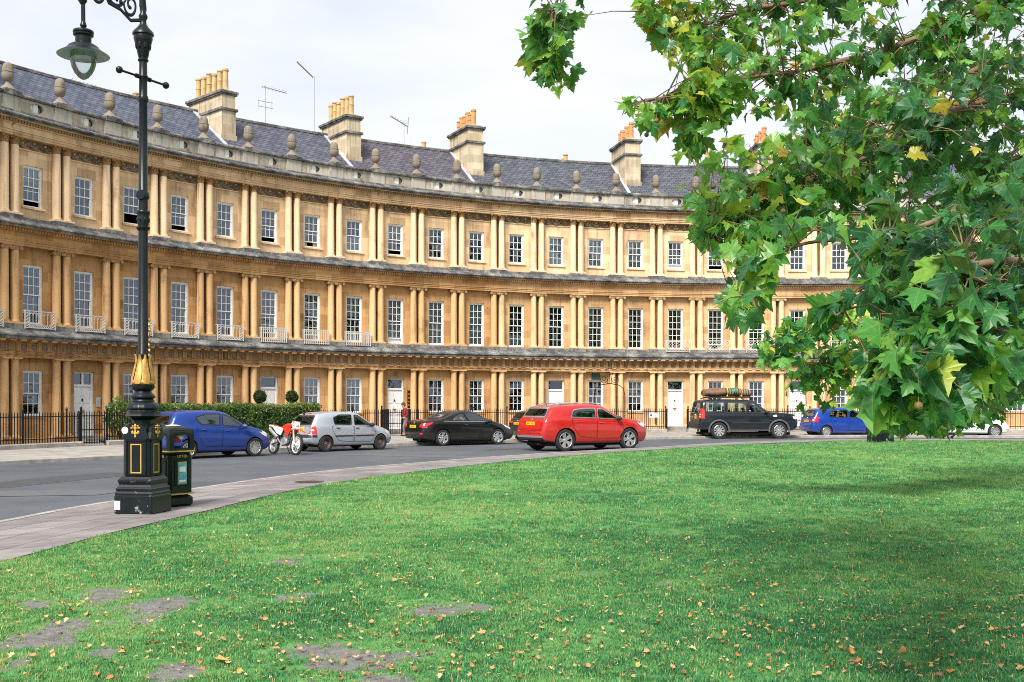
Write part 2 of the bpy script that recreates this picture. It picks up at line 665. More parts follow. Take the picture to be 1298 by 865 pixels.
# one ground sheet out to the horizon, with the basement areas sunk in front of the terrace
def ground_sheet():
    vs, fs, ms = [], [], []
    n = 360
    ths = [2 * PI * i / n for i in range(n)]
    inA = lambda th: TERR_B < th < TERR_A
    rings = [0.0, 20, R_RAIL - .02, R_RAIL, RF + .02, RF + .04, 53.0, 53.02, 80, 200, 900]
    for r in rings[1:]:
        for th in ths:
            z = -.06
            if inA(th) and R_RAIL <= r <= 53.0: z = -2.6
            vs.append(ring_pt(th, r, z))
    vs.append((CX, CY, -.06))
    c = len(vs) - 1
    for i in range(n):
        j = (i + 1) % n
        fs.append((c, i, j))
        ms.append(0)
        for k in range(len(rings) - 2):
            fs.append((k * n + i, (k + 1) * n + i, (k + 1) * n + j, k * n + j))
            ms.append(1 if 1 <= k <= 3 and inA(ths[i]) else 0)
    me = bpy.data.meshes.new('ground')
    me.from_pydata(vs, [], fs)
    me.materials.append(M['earth'])
    me.materials.append(M['basement'])
    me.polygons.foreach_set('material_index', ms)
    tag(inst('ground', me), kind='structure')


ground_sheet()
band('road', lambda t: r_kerb(t) - .05, lambda t: r_out(t) + .05, 0, 0, M['asphalt'], k=4)
kerb_w = .16
band('inner_path', lambda t: r_lawn(t), lambda t: r_kerb(t) - kerb_w, .12, .118, M['flag'], n=720, k=3)


def kerb(name, rr, side):
    """raised kerb stone along a polar curve; side=+1: road lies outside"""
    n = 720
    vs, fs = [], []
    for i in range(n + 1):
        th = 2 * PI * i / n
        r = rr(th)
        for dr, z in ((-side * kerb_w, .0), (-side * kerb_w, .122), (-side * .015, .122), (0, .107), (0, -.03)):
            vs.append(ring_pt(th, r + dr, z))
    for i in range(n):
        for j in range(4):
            p = i * 5 + j
            fs.append((p, p + 1, p + 6, p + 5))
    me = bpy.data.meshes.new(name)
    me.from_pydata(vs, [], fs)
    me.materials.append(M['kerb'])
    bm = bmesh.new(); bm.from_mesh(me)
    bmesh.ops.recalc_face_normals(bm, faces=bm.faces)
    bm.to_mesh(me); bm.free()
    tag(inst(name, me), kind='structure')


kerb('inner_kerb', r_kerb, 1)
kerb('outer_kerb', r_out, -1)
band('pavement', lambda t: r_out(t) + kerb_w, lambda t: max(R_RAIL - .01, r_out(t) + 4.0), .118, .12, M['pave'], n=720, k=4)
# thin edging strip where the path meets the turf
band('lawn_edging', lambda t: r_lawn(t) - .035, lambda t: r_lawn(t), .095, .112, M['edging'], n=720)

# ---- lawn: CDT mesh, dense near the camera, with bare worn patches
BARE = []   # (centre, rx, ry)
for px, py, rpx, rpy in ((62, 808, 62, 20), (130, 758, 42, 12), (205, 770, 52, 16), (425, 838, 105, 22), (215, 852, 34, 14), (375, 760, 30, 7), (565, 772, 60, 9), (360, 715, 26, 4),
                         (745, 728, 22, 2.5), (840, 742, 18, 3), (60, 770, 30, 7), (490, 862, 50, 12), (20, 838, 30, 12), (135, 830, 26, 10)):
    c = ground_at(px, py, .1)
    rx = .8 * rpx / FPX * c.y
    ry = .85 * abs(ground_at(px, py - rpy, .1).y - c.y)
    BARE.append((c, rx, ry))
SHADE = ground_at(1290, 588, .1)


def bare_at(x, y):
    b = -1.0
    for c, rx, ry in BARE:
        q = math.hypot((x - c.x) / rx, (y - c.y) / ry)
        if q < 2.2:
            b = max(b, 1.15 - q)
    q = math.hypot((x - 22) / 7.5, (y - 30.5) / 2.6)
    b = max(b, 1.0 - q)
    if b > -1.0:
        b += .95 * noise.noise(Vector((x * 2.6, y * 2.6, 0))) + .75 * noise.noise(Vector((x * 7, y * 7, 3))) + .35 * noise.noise(Vector((x * 19, y * 19, 6)))
    b2 = noise.noise(Vector((x * .9 + 11, y * .9, 7))) - .62
    return max(b, b2 * 2.0)


def lawn_z(x, y):
    return .1 + .018 * noise.noise(Vector((x * .8, y * .8, 1))) + .05 * noise.noise(Vector((x * .15, y * .15, 5)))


def build_lawn():
    n = 420
    pts = []
    for i in range(n):
        th = 2 * PI * i / n
        r = r_lawn(th) - .03
        pts.append((CX + r * math.cos(th), CY + r * math.sin(th)))
    edges = [(i, (i + 1) % n) for i in range(n)]
    inside = lambda x, y: math.hypot(x - CX, y - CY) < r_lawn(math.atan2(y - CY, x - CX)) - .25

    def fill(x0, x1, y0, y1, st, test):
        y = y0
        while y < y1:
            x = x0
            while x < x1:
                xx, yy = x + random.uniform(-.3, .3) * st, y + random.uniform(-.3, .3) * st
                if test(xx, yy) and inside(xx, yy): pts.append((xx, yy))
                x += st
            y += st
    near = lambda x, y: 5.2 < y < 11 and abs(x) < .5 * y + .4
    mid = lambda x, y: 11 <= y < 20 and abs(x) < .5 * y + .6
    fill(-8, 8, 5, 11, .075, near)
    fill(-12, 12, 11, 20, .22, mid)
    fill(-20, 45, -12, 50, 1.1, lambda x, y: not near(x, y) and not mid(x, y))
    v, e, f, *_ = delaunay_2d_cdt([Vector(p) for p in pts], edges, [], 1, 1e-4)
    me = bpy.data.meshes.new('lawn')
    me.from_pydata([(p.x, p.y, lawn_z(p.x, p.y)) for p in v], [], [tuple(q) for q in f])
    bm = bmesh.new(); bm.from_mesh(me)
    for fc in bm.faces:
        if fc.normal.z < 0: fc.normal_flip()
    bm.to_mesh(me); bm.free()
    at = me.attributes.new('bare', 'FLOAT', 'POINT')
    at.data.foreach_set('value', [bare_at(p.co.x, p.co.y) for p in me.vertices])
    me.polygons.foreach_set('use_smooth', [True] * len(me.polygons))
    t = NT('short_turf')
    c = t.coord('Object')
    big = t.noise(c, .22, 5, .6)
    medn = t.noise(c, 1.5, 5, .65)
    fine = t.noise(t.mapping(c, (1, .45, 1)), 46, 4, .75)
    f = t.math('ADD', t.math('MULTIPLY', big, .4), t.math('ADD', t.math('MULTIPLY', medn, .35), t.math('MULTIPLY', fine, .45)))
    g = t.ramp(f, [(.40, (.032, .135, .050)), (.54, (.070, .235, .072)), (.68, (.16, .33, .10)), (.80, (.27, .35, .13))])
    a = t.n('ShaderNodeAttribute', attribute_name='bare').outputs['Fac']
    soil = t.ramp(t.noise(c, 13, 6, .7), [(.3, (.115, .112, .110)), (.7, (.25, .243, .238))])
    k = t.ramp(t.math('ADD', a, t.math('MULTIPLY', t.math('SUBTRACT', t.noise(c, 20, 4), .5), .5)), [(.08, 0.0), (.32, 1.0)])
    col = t.mix(k, g, soil)
    m = t.done(t.prin(col, .95, spec=.15, normal=t.bump(fine, .8, .03)))
    me.materials.append(m)
    o = inst('lawn', me)
    tag(o, kind='structure')
    return o


build_lawn()


# ---- grass blades, instanced tufts (one uncountable thing)
def grass_mat():
    t = NT('grass_blade')
    pos = t.n('ShaderNodeNewGeometry').outputs['Position']
    rnd = t.n('ShaderNodeObjectInfo').outputs['Random']
    big = t.noise(pos, .22, 5, .6)
    medn = t.noise(pos, 1.3, 5, .65)
    f = t.math('ADD', t.math('MULTIPLY', big, .35), t.math('ADD', t.math('MULTIPLY', medn, .35), t.math('MULTIPLY', rnd, .30)))
    dry = t.n('ShaderNodeAttribute', attribute_name='dryness', attribute_type='INSTANCER').outputs['Fac']
    f = t.math('ADD', f, t.math('MULTIPLY', t.math('SUBTRACT', dry, .4), .34))
    col = t.ramp(f, [(.28, (.028, .142, .070)), (.46, (.064, .245, .092)), (.61, (.155, .355, .115)), (.75, (.26, .41, .145)), (.90, (.43, .40, .19))])
    d = t.prin(col, .75, spec=.12)
    tr = t.n('ShaderNodeBsdfTranslucent')
    t.l(t.mix(.5, col, (.16, .32, .05)), tr.inputs['Color'])
    mx = t.n('ShaderNodeMixShader')
    mx.inputs[0].default_value = .3
    t.l(d.outputs[0], mx.inputs[1])
    t.l(tr.outputs[0], mx.inputs[2])
    return t.done(mx)


def build_grass():
    gm = grass_mat()
    dry = simple('dry_grass_blade', (.36, .30, .13), .8, var=.2)
    lib = bpy.data.collections.new('grass_tufts')
    for k in range(6):
        b = MB()
        for i in range(16):
            a = random.uniform(0, 2 * PI)
            r = .055 * math.sqrt(random.random())
            x, y = r * math.cos(a), r * math.sin(a)
            h = random.uniform(.014, .038)
            w = random.uniform(.0018, .0034)
            d = Vector((random.gauss(0, 1), random.gauss(0, 1), 0)).normalized() * random.uniform(.2, .95) * h
            s = Vector((-d.y, d.x, 0)).normalized() * w
            p0 = Vector((x, y, -.004)); p1 = p0 + Vector((d.x * .3, d.y * .3, h * .6)); p2 = p0 + Vector((d.x, d.y, h))
            mi = 1 if random.random() < .05 else 0
            b.add([p0 - s, p0 + s, p1 + s * .8, p1 - s * .8, p2], [(0, 1, 2, 3), (3, 2, 4)], mi)
        lib.objects.link(bpy.data.objects.new('grass_tuft', b.mesh('grass_tuft', [gm, dry], fix=False)))
    P, S, ROT, DRY = [], [], [], []

    def scatter(y0, y1, dens, sc):
        area = .5 * (.5 + .5) * (y1 * y1 - y0 * y0) * 1.0
        n = int(dens * area)
        for _ in range(n):
            y = math.sqrt(random.uniform(y0 * y0, y1 * y1))
            x = random.uniform(-.5, .5) * y
            th = math.atan2(y - CY, x - CX)
            r = math.hypot(x - CX, y - CY)
            rl = r_lawn(th)
            if r > rl - .01: continue
            q = bare_at(x, y)
            if q > .15 + random.uniform(-.12, .3) and random.random() < .86: continue
            dn = noise.noise(Vector((x * 1.1, y * 1.1, 9)))
            P.append((x, y, lawn_z(x, y)))
            S.append(sc * random.uniform(.5, 1.35) * (1 + .28 * dn) * (.72 if q > -.35 and q > -1 else 1))
            ROT.append(random.uniform(0, 6.28))
            dv = .36 + .5 * noise.noise(Vector((x * .33, y * .33, 31))) + .45 * noise.noise(Vector((x * 1.7, y * 1.7, 12))) + .35 * noise.noise(Vector((x * 5.2, y * 5.2, 2))) + .24 * max(0, min(1, (1.5 - x) / 4)) + (.5 * max(0, q + .55) if q > -.55 else 0)
            dv += .16 * min(1, max(0, (y - 13) / 15)) - .14 * max(0, min(1, (x / max(y, 1) - .05) * 3)) * (1 if y < 22 else .3)
            DRY.append(min(1.2, max(0, dv)))
    scatter(5.4, 9, 640, .95)
    scatter(9, 14, 400, 1.05)
    scatter(14, 22, 150, 1.25)
    scatter(22, 34, 60, 1.6)
    scatter(34, 47, 30, 1.9)
    # a slightly longer fringe along the edging of the path
    for i in range(2600):
        th = R_(random.uniform(95, 215))
        r = r_lawn(th) - random.uniform(-.015, .10)
        x, y = CX + r * math.cos(th), CY + r * math.sin(th)
        if y > 5.5 and abs(x) < .5 * y:
            P.append((x, y, .095)); S.append(random.uniform(.7, 1.2)); ROT.append(random.uniform(0, 6.28)); DRY.append(random.uniform(.1, .6))
    me = bpy.data.meshes.new('grass')
    me.from_pydata(P, [], [])
    a = me.attributes.new('size', 'FLOAT', 'POINT'); a.data.foreach_set('value', S)
    a = me.attributes.new('turn', 'FLOAT', 'POINT'); a.data.foreach_set('value', ROT)
    a = me.attributes.new('dryness', 'FLOAT', 'POINT'); a.data.foreach_set('value', DRY)
    o = inst('grass', me)
    tag(o, 'short mown green grass growing over the lawn', 'grass', kind='stuff')
    ng = bpy.data.node_groups.new('scatter_grass', 'GeometryNodeTree')
    ng.interface.new_socket('Geometry', in_out='INPUT', socket_type='NodeSocketGeometry')
    ng.interface.new_socket('Geometry', in_out='OUTPUT', socket_type='NodeSocketGeometry')
    N = ng.nodes.new
    gi, go = N('NodeGroupInput'), N('NodeGroupOutput')
    m2p = N('GeometryNodeMeshToPoints')
    ci = N('GeometryNodeCollectionInfo')
    ci.inputs['Collection'].default_value = lib
    ci.inputs['Separate Children'].default_value = True
    iop = N('GeometryNodeInstanceOnPoints')
    iop.inputs['Pick Instance'].default_value = True
    na = N('GeometryNodeInputNamedAttribute'); na.data_type = 'FLOAT'; na.inputs['Name'].default_value = 'size'
    nb = N('GeometryNodeInputNamedAttribute'); nb.data_type = 'FLOAT'; nb.inputs['Name'].default_value = 'turn'
    cx = N('ShaderNodeCombineXYZ')
    L = ng.links.new
    L(gi.outputs[0], m2p.inputs['Mesh'])
    L(m2p.outputs[0], iop.inputs['Points'])
    L(ci.outputs[0], iop.inputs['Instance'])
    L(nb.outputs['Attribute'], cx.inputs[2])
    L(cx.outputs[0], iop.inputs['Rotation'])
    L(na.outputs['Attribute'], iop.inputs['Scale'])
    L(iop.outputs[0], go.inputs[0])
    md = o.modifiers.new('scatter', 'NODES')
    md.node_group = ng
    print('grass tufts', len(P))


build_grass()


# ---- fallen leaves
def fallen_leaves():
    cols = {'tan': (.46, .25, .10), 'pale': (.58, .40, .21), 'rust': (.44, .16, .05), 'brown': (.24, .12, .06), 'gold': (.56, .32, .07)}
    meshes = []
    for nm, c in cols.items():
        mt = simple('dry_leaf_' + nm, c, .75, var=.35, vscale=30)
        for k in range(3):
            b = MB()
            prof = [(0, -.5), (.22, -.42), (.44, -.2), (.30, -.05), (.5, .16), (.26, .2), (.16, .36), (0, .56), (-.15, .34), (-.3, .2), (-.46, .1), (-.3, -.06), (-.4, -.24), (-.2, -.4)]
            curl, curl2 = random.uniform(.5, 1.5), random.uniform(-.5, .9)
            tw = random.uniform(-.6, .6)
            vs = [Vector((0, 0, 0))]
            for x, y in prof:
                x *= random.uniform(.75, 1.15); y *= random.uniform(.8, 1.15)
                vs.append(Vector((x, y, curl * x * x + curl2 * y * y + tw * x * y)))
            n = len(prof)
            b.add(vs, [(0, 1 + i, 1 + (i + 1) % n) for i in range(n)])
            b.tube([(0, -.5, .2 * curl2), (.05, -.8, .25 * curl2 + .05)], .012, 4)
            meshes.append((nm, b.mesh('fallen_leaf', mt, smooth=70, fix=False)))
    w = {'tan': 5, 'pale': 3.2, 'rust': 2, 'brown': 1.6, 'gold': 1.5}
    wt = [w[m[0]] for m in meshes]
    spots = []
    tries = 0
    while len(spots) < 3400 and tries < 60000:
        tries += 1
        py = HORY + 50 + (865 - HORY - 50) * random.random() ** 1.35
        px = random.uniform(-20, 1318)
        p = ground_at(px, py, .1)
        if p.y > 46: continue
        th, r = polar(p)
        if r > r_lawn(th) + (.3 if random.random() < .2 else -.05): continue
        dens = .55 + .9 * max(0, noise.noise(Vector((p.x * .35, p.y * .22, 21)))) + .35 * (px / 1298)
        if 560 < py < 640 and px > 1000: dens += .45
        if random.random() > dens: continue
        spots.append(p)
    # litter blown along the far kerb and on the inner path
    for i in range(150):
        th = R_(random.uniform(92, 163))
        r = r_out(th) - abs(random.gauss(.0, .22)) - .03
        spots.append(Vector(ring_pt(th, r, .012)))
    for i in range(60):
        th = R_(random.uniform(110, 214))
        r = r_lawn(th) + random.uniform(0, 1.0) ** 2 * 2.2
        if r < r_kerb(th) - .2: spots.append(Vector(ring_pt(th, r, .125)))
    for i in range(25):
        th = R_(random.uniform(110, 175))
        spots.append(Vector(ring_pt(th, random.uniform(r_kerb(th) + .5, r_out(th) - 2.5), .008)))
    rows = []
    for p in spots:
        s = random.uniform(.017, .039) * (1.4 if random.random() < .08 else 1)
        rows.append((s / max(p.y, 1), p, s))
    rows.sort(key=lambda r: -r[0])
    G = 'dry leaves fallen on the lawn'
    for a, p, s in rows[:285]:
        nm, me = random.choices(meshes, wt)[0]
        z = lawn_z(p.x, p.y) + .018 if polar(p)[1] < r_lawn(polar(p)[0]) else p.z
        o = inst('fallen_leaf', me, None, (p.x, p.y, z + .01), (random.gauss(0, .35), random.gauss(0, .35), random.uniform(0, 6.28)), s * 1.15)
        tag(o, 'small dry curled leaf lying on the grass of the lawn', 'leaf', G)
    o = inst('fallen_leaf', meshes[-1][1], None, (*ground_at(281, 842, .1).xy, .125), (.1, .15, .6), .12)
    tag(o, 'large yellow fallen leaf on worn turf, biggest on the lawn', 'leaf', G)
    # all smaller ones: one object
    b = {}
    V, F, MI, mats = [], [], [], []
    for m in meshes:
        if m[1].materials[0] not in mats: mats.append(m[1].materials[0])
    for a, p, s in rows[285:]:
        nm, me = random.choices(meshes, wt)[0]
        on = polar(p)[1] < r_lawn(polar(p)[0])
        z = (lawn_z(p.x, p.y) + .02) if on else p.z + .004
        mtx = Matrix.Translation((p.x, p.y, z)) @ Matrix.Rotation(random.uniform(0, 6.28), 4, 'Z') @ Matrix.Rotation(random.gauss(0, .35), 4, 'X') @ Matrix.Scale(s * 1.15, 4)
        o0 = len(V)
        V += [mtx @ v.co for v in me.vertices]
        for f in me.polygons:
            F.append(tuple(o0 + i for i in f.vertices))
            MI.append(mats.index(me.materials[0]))
    me = bpy.data.meshes.new('leaf_litter')
    me.from_pydata(V, [], F)
    for m in mats: me.materials.append(m)
    me.polygons.foreach_set('material_index', MI)
    tag(inst('leaf_litter', me), 'scattered small dry leaves over the grass and kerbs', 'leaf litter', kind='stuff')


fallen_leaves()


# ---- iron cover on the path, mended strips in the road
c = ground_at(392, 611.2, .12)
b = MB()
b.lathe([(.30, 0), (.30, .008), (.26, .008), (.26, .005), (0, .005)], 28)
for k in range(-4, 5):
    hw = math.sqrt(max(0, .24 ** 2 - (k * .055) ** 2))
    b.box(-hw, hw, k * .055 - .012, k * .055 + .012, .0052, .009)
o = b.build('manhole_cover', simple('rusty_iron_cover', (.07, .045, .035), .8, var=.5, vscale=8), None, (c.x, c.y, .121), (0, 0, .4))
tag(o, 'round rusty iron cover set in the paved path', 'manhole cover')


def road_patch(a0, a1, q0, q1, mat, z):
    f = lambda q: (lambda t: r_kerb(t) + (r_out(t) - r_kerb(t)) * q)
    band('road_patch', f(q0), f(q1), z, z, mat, n=60, a0=R_(a0), a1=R_(a1))


M['tar'] = simple('dark_mended_tarmac', (.052, .056, .064), .75, var=.3, vscale=9, bump=.4, bscale=70)
M['tar2'] = simple('pale_mended_tarmac', (.100, .105, .116), .85, var=.2, vscale=6, bump=.4, bscale=70)
road_patch(176, 186, .40, .52, M['tar'], .004)
road_patch(150, 153.5, .10, .62, M['tar2'], .004)
road_patch(122, 140, .44, .50, M['tar'], .004)
road_patch(188, 191, .15, .95, M['tar2'], .008)
# ------------------------------------------------------------------ the curved terrace
def bend(x, y, z):
    a = x / RF
    r = RF + y
    return (r * math.sin(a), r * math.cos(a) - RF, z)


def place(mesh, name, parent, x, y, z, scale=None):
    a = x / RF
    return inst(name, mesh, parent, bend(x, y, z), (0, 0, -a), scale)


GZ0, GZ1 = .30, 3.55          # ground floor order
FZ0, FZ1 = 4.90, 8.04         # first floor
SZ0, SZ1 = 9.27, 12.41        # second floor
WIN = {'g': (.96, 1.19, 3.05, 2), 'f': (.96, 4.94, 7.36, 3), 's': (.94, 9.72, 11.40, 2)}   # width, sill, head, rows per sash
DOORW, DOORZ0, DOORZ1 = 1.02, .32, 3.05


# ---- shared meshes -----------------------------------------------------------
def col_shaft(h, r0, r1, foot):
    b = MB()
    b.box(-r0 * 1.28, r0 * 1.28, -r0 * 1.28, r0 * 1.28, 0, foot * .45)
    prof = [(r0 * 1.24, foot * .45), (r0 * 1.27, foot * .6), (r0 * 1.1, foot * .75), (r0 * 1.14, foot * .88), (r0, foot)]
    for k in range(1, 9):
        q = k / 8
        prof.append((r0 + (r1 - r0) * q ** 1.7, foot + (h - foot) * q))
    b.lathe(prof, 18)
    return b


def cap_doric(r):
    b = MB()
    b.lathe([(r, 0), (r * 1.08, .01), (r * 1.08, .03), (r, .035), (r, .07), (r * 1.12, .08), (r * 1.3, .115)], 18)
    b.box(-r * 1.42, r * 1.42, -r * 1.42, r * 1.42, .115, .17)
    return b


def cap_ionic(r):
    b = MB()
    b.lathe([(r, 0), (r * 1.1, .02), (r * 1.1, .04), (r * 1.2, .06), (r * 1.25, .11)], 18)
    for sx in (-1, 1):
        b.lathe([(.0, -r * 1.15), (.055, -r * 1.15), (.075, -r * 1.12), (.075, -r * 1.0), (.06, -r * .5), (.055, 0), (.06, r * .5), (.075, r * 1.0), (.075, r * 1.12), (.055, r * 1.15), (0, r * 1.15)], 12,
                c=(sx * r * 1.32, 0, .085), M=Matrix.Rotation(PI / 2, 4, 'X'))
        b.lathe([(.028, -r * 1.19), (.028, r * 1.19)], 8, c=(sx * r * 1.32, 0, .085), M=Matrix.Rotation(PI / 2, 4, 'X'))
    b.box(-r * 1.4, r * 1.4, -r * 1.1, r * 1.1, .12, .165)
    b.box(-r * 1.45, r * 1.45, -r * 1.3, r * 1.3, .165, .20)
    return b


def cap_corinthian(r):
    b = MB()
    b.lathe([(r, 0), (r * 1.12, .015), (r, .03), (r * .98, .12), (r * 1.1, .22), (r * 1.35, .29)], 16)
    for ring, (z0, n, rr, hh) in enumerate(((.04, 8, 1.02, .12), (.13, 8, 1.06, .13))):
        for i in range(n):
            a = 2 * PI * (i + .5 * ring) / n
            c, s = math.cos(a), math.sin(a)
            t = (-s, c)
            p = []
            for w, q, o in ((.05, 0, 0), (.062, .55, .012), (.045, .9, .05), (.02, .86, .09)):
                rad = r * rr + o
                for sg in (-1, 1):
                    p.append((c * rad + t[0] * w * sg, s * rad + t[1] * w * sg, z0 + hh * q))
            b.add(p, [(0, 1, 3, 2), (2, 3, 5, 4), (4, 5, 7, 6)])
    for sx in (-1, 1):
        for sy in (-1, 1):
            b.ball((sx * r * 1.25, sy * r * 1.25, .265), .048, 8, 5)
    b.box(-r * 1.5, r * 1.5, -r * 1.5, r * 1.5, .29, .34)
    b.box(-r * 1.32, r * 1.32, -r * 1.62, r * 1.62, .295, .335)
    return b


R0 = .178
S_G = col_shaft(GZ1 - .17 - GZ0, R0, R0 * .88, .14)
S_F = col_shaft(FZ1 - .20 - FZ0, R0, R0 * .87, .16)
S_S = col_shaft(SZ1 - .34 - SZ0, R0, R0 * .87, .16)
C_G, C_F, C_S = cap_doric(R0 * .88), cap_ionic(R0 * .87), cap_corinthian(R0 * .87)
SHAFTS = {}
for k in STONE_TINTS:
    SHAFTS[k] = ((S_G.mesh('column', M['col_' + k], 40), C_G.mesh('capital', M['col_' + k], 40), GZ0, GZ1 - .17),
                 (S_F.mesh('column', M['col_' + k], 40), C_F.mesh('capital', M['cap_' + k], 40), FZ0, FZ1 - .20),
                 (S_S.mesh('column', M['colup_' + k], 40), C_S.mesh('capital', M['cap_' + k], 40), SZ0, SZ1 - .34))


def window_meshes(kind, lift):
    """sash window; y=0 is the wall face, positive is into the room. Returns frame, pane"""
    w, z0, z1, rows = WIN[kind]
    h = z1 - z0
    f, g = MB(), MB()
    hw = w / 2
    t = .068
    ya, yb = .08, .20
    for x0, x1 in ((-hw, -hw + t), (hw - t, hw)):
        f.box(x0, x1, ya, yb, 0, h)
    f.box(-hw, hw, ya - .012, yb, h - t, h - .001)
    f.box(-hw, hw, ya - .05, yb, 0.001, .05)
    iw = hw - t
    mid = h * .5

    def sash(za, zb, y):
        r = .036
        f.box(-iw, -iw + r, y, y + .035, za, zb)
        f.box(iw - r, iw, y, y + .035, za, zb)
        f.box(-iw + r, iw - r, y + .001, y + .034, za, za + r * 1.25)
        f.box(-iw + r, iw - r, y + .001, y + .034, zb - r, zb)
        bw = .026
        gx0, gx1, gz0, gz1 = -iw + r, iw - r, za + r * 1.25, zb - r
        for i in (1, 2):
            x = gx0 + (gx1 - gx0) * i / 3
            f.box(x - bw / 2, x + bw / 2, y + .004, y + .03, gz0, gz1)
        for j in range(1, rows):
            z = gz0 + (gz1 - gz0) * j / rows
            f.box(gx0, gx1, y + .006, y + .028, z - bw / 2, z + bw / 2)
        # each pane a little out of true, as old glass is
        for i in range(3):
            for j in range(rows):
                xa, xb = gx0 + (gx1 - gx0) * i / 3, gx0 + (gx1 - gx0) * (i + 1) / 3
                za_, zb_ = gz0 + (gz1 - gz0) * j / rows, gz0 + (gz1 - gz0) * (j + 1) / rows
                e = [random.uniform(-.003, .003) for _ in range(3)]
                yy = y + .02
                g.add([(xa, yy + e[0], za_), (xb, yy + e[1], za_), (xb, yy + e[1] + e[2], zb_), (xa, yy + e[0] + e[2], zb_)], [(0, 1, 2, 3)])
    sash(mid - .02, h - t, .118)
    sash(.05 + lift, mid + .02 + lift, .156)
    return f.mesh('window', M['white']), g.mesh('pane', M['pane'], fix=False)


WM = {}
for kd in 'gfs':
    for vi, lf in enumerate((0.0, .22, .42, .02, .0)):
        WM[kd, vi] = window_meshes(kd, lf)


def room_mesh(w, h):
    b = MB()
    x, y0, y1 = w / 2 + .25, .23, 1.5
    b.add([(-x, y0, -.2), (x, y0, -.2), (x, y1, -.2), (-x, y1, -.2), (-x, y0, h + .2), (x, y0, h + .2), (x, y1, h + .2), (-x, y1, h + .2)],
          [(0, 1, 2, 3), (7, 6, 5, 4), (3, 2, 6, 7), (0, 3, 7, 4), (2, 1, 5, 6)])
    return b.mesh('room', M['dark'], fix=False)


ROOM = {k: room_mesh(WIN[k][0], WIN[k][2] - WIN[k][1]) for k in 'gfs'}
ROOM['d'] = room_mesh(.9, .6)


def curtain_mesh(w, h, kind):
    b = MB()
    hw = w / 2 - .04
    spans = {'full': [(-hw, hw, 0, h)], 'half': [(-hw, hw, 0, h * .5)], 'blind': [(-hw, hw, h * .55, h)],
             'sides': [(-hw, -hw + w * .27, 0, h), (hw - w * .27, hw, 0, h)], 'low': [(-hw, hw, 0, h * .30)]}[kind]
    for x0, x1, z0, z1 in spans:
        n = max(6, int((x1 - x0) / .045))
        vs = []
        for i in range(n + 1):
            x = x0 + (x1 - x0) * i / n
            y = .25 + .014 * math.sin(i * 2.1) + random.uniform(-.004, .004)
            vs += [(x, y, z0 + .02), (x, y, z1 - .02)]
        b.add(vs, [(2 * i, 2 * i + 2, 2 * i + 3, 2 * i + 1) for i in range(n)])
    return b


CUR = {}
for kd in 'gfs':
    w, z0, z1, _ = WIN[kd]
    for ck in ('full', 'half', 'blind', 'sides', 'low'):
        CUR[kd, ck] = curtain_mesh(w, z1 - z0, ck).mesh('curtain', M['drape'] if ck == 'sides' else M['curtain'], fix=False)

b = MB()
b.box(-.56, .56, -.07, .10, -.085, -.002)
SILL = {k: b.mesh('sill', M['wallup_d']) for k in 's'}
b = MB()
b.box(-.52, .52, -.05, .10, -.07, -.002)
SILL['g'] = b.mesh('sill', M['wall_d'])


def door_meshes(style):
    h = DOORZ1 - DOORZ0
    hw = DOORW / 2
    fr, lf, pn = MB(), MB(), MB()
    for x0, x1 in ((-hw, -hw + .07), (hw - .07, hw)):
        fr.box(x0, x1, .09, .22, 0, h)
    fr.box(-hw + .07, hw - .07, .091, .219, h - .06, h)
    zt = h - .62
    fr.box(-hw + .07, hw - .07, .085, .219, zt, zt + .09)
    if style == 0:
        fr.box(-.04, .04, .10, .2, zt + .09, h - .06)
    pn.add([(-hw + .07, .16, zt + .09), (hw - .07, .16, zt + .09), (hw - .07, .16, h - .06), (-hw + .07, .16, h - .06)], [(0, 1, 2, 3)])
    x = hw - .07
    lf.box(-x, x, .15, .20, .01, zt)
    rows = ((.12, .62), (.74, 1.28), (1.38, zt - .1)) if style != 2 else ((.12, .95), (1.1, zt - .12))
    for za, zb in rows:
        for s in (-1, 1):
            xa, xb = sorted((s * .05, s * (x - .06)))
            for e, y in ((0, .138), (.025, .128)):
                lf.box(xa + e, xb - e, y, .151, za + e, zb - e)
    fr.box(-hw, hw, .03, .3, -.05, .008)
    return fr.mesh('door', M['white']), lf.mesh('door_leaf', M['white']), pn.mesh('fanlight_pane', M['pane'], fix=False)


DOORS = [door_meshes(s) for s in range(3)]
b = MB()
b.ball((0, .118, 1.30), (.03, .02, .05), 8, 6)
b.tube([(-.045, .11, 1.30), (0, .10, 1.22), (.045, .11, 1.30)], .010, 6)
KNOCK = b.mesh('knocker', M['iron'], 40)
b = MB()
b.box(-.11, .11, .118, .15, .98, 1.04)
LBOX = b.mesh('letterbox', M['brass'])
b = MB()
b.ball((0, .10, .80), .042, 10, 6)
KNOB = b.mesh('door_knob', M['brass'], 40)


# ---- acorn finial
def acorn():
    b = MB()
    b.box(-.34, .34, -.30, .30, 0, .05)
    b.lathe([(.33, .05), (.30, .09), (.17, .22), (.10, .30), (.085, .36), (.12, .40), (.19, .46), (.232, .56), (.245, .66), (.232, .73), (.25, .75), (.25, .77), (.215, .79),
             (.212, .90), (.19, 1.02), (.13, 1.11), (.05, 1.155), (0, 1.165)], 16)
    return b.mesh('acorn_finial', M['finial'], 50)


ACORN = acorn()


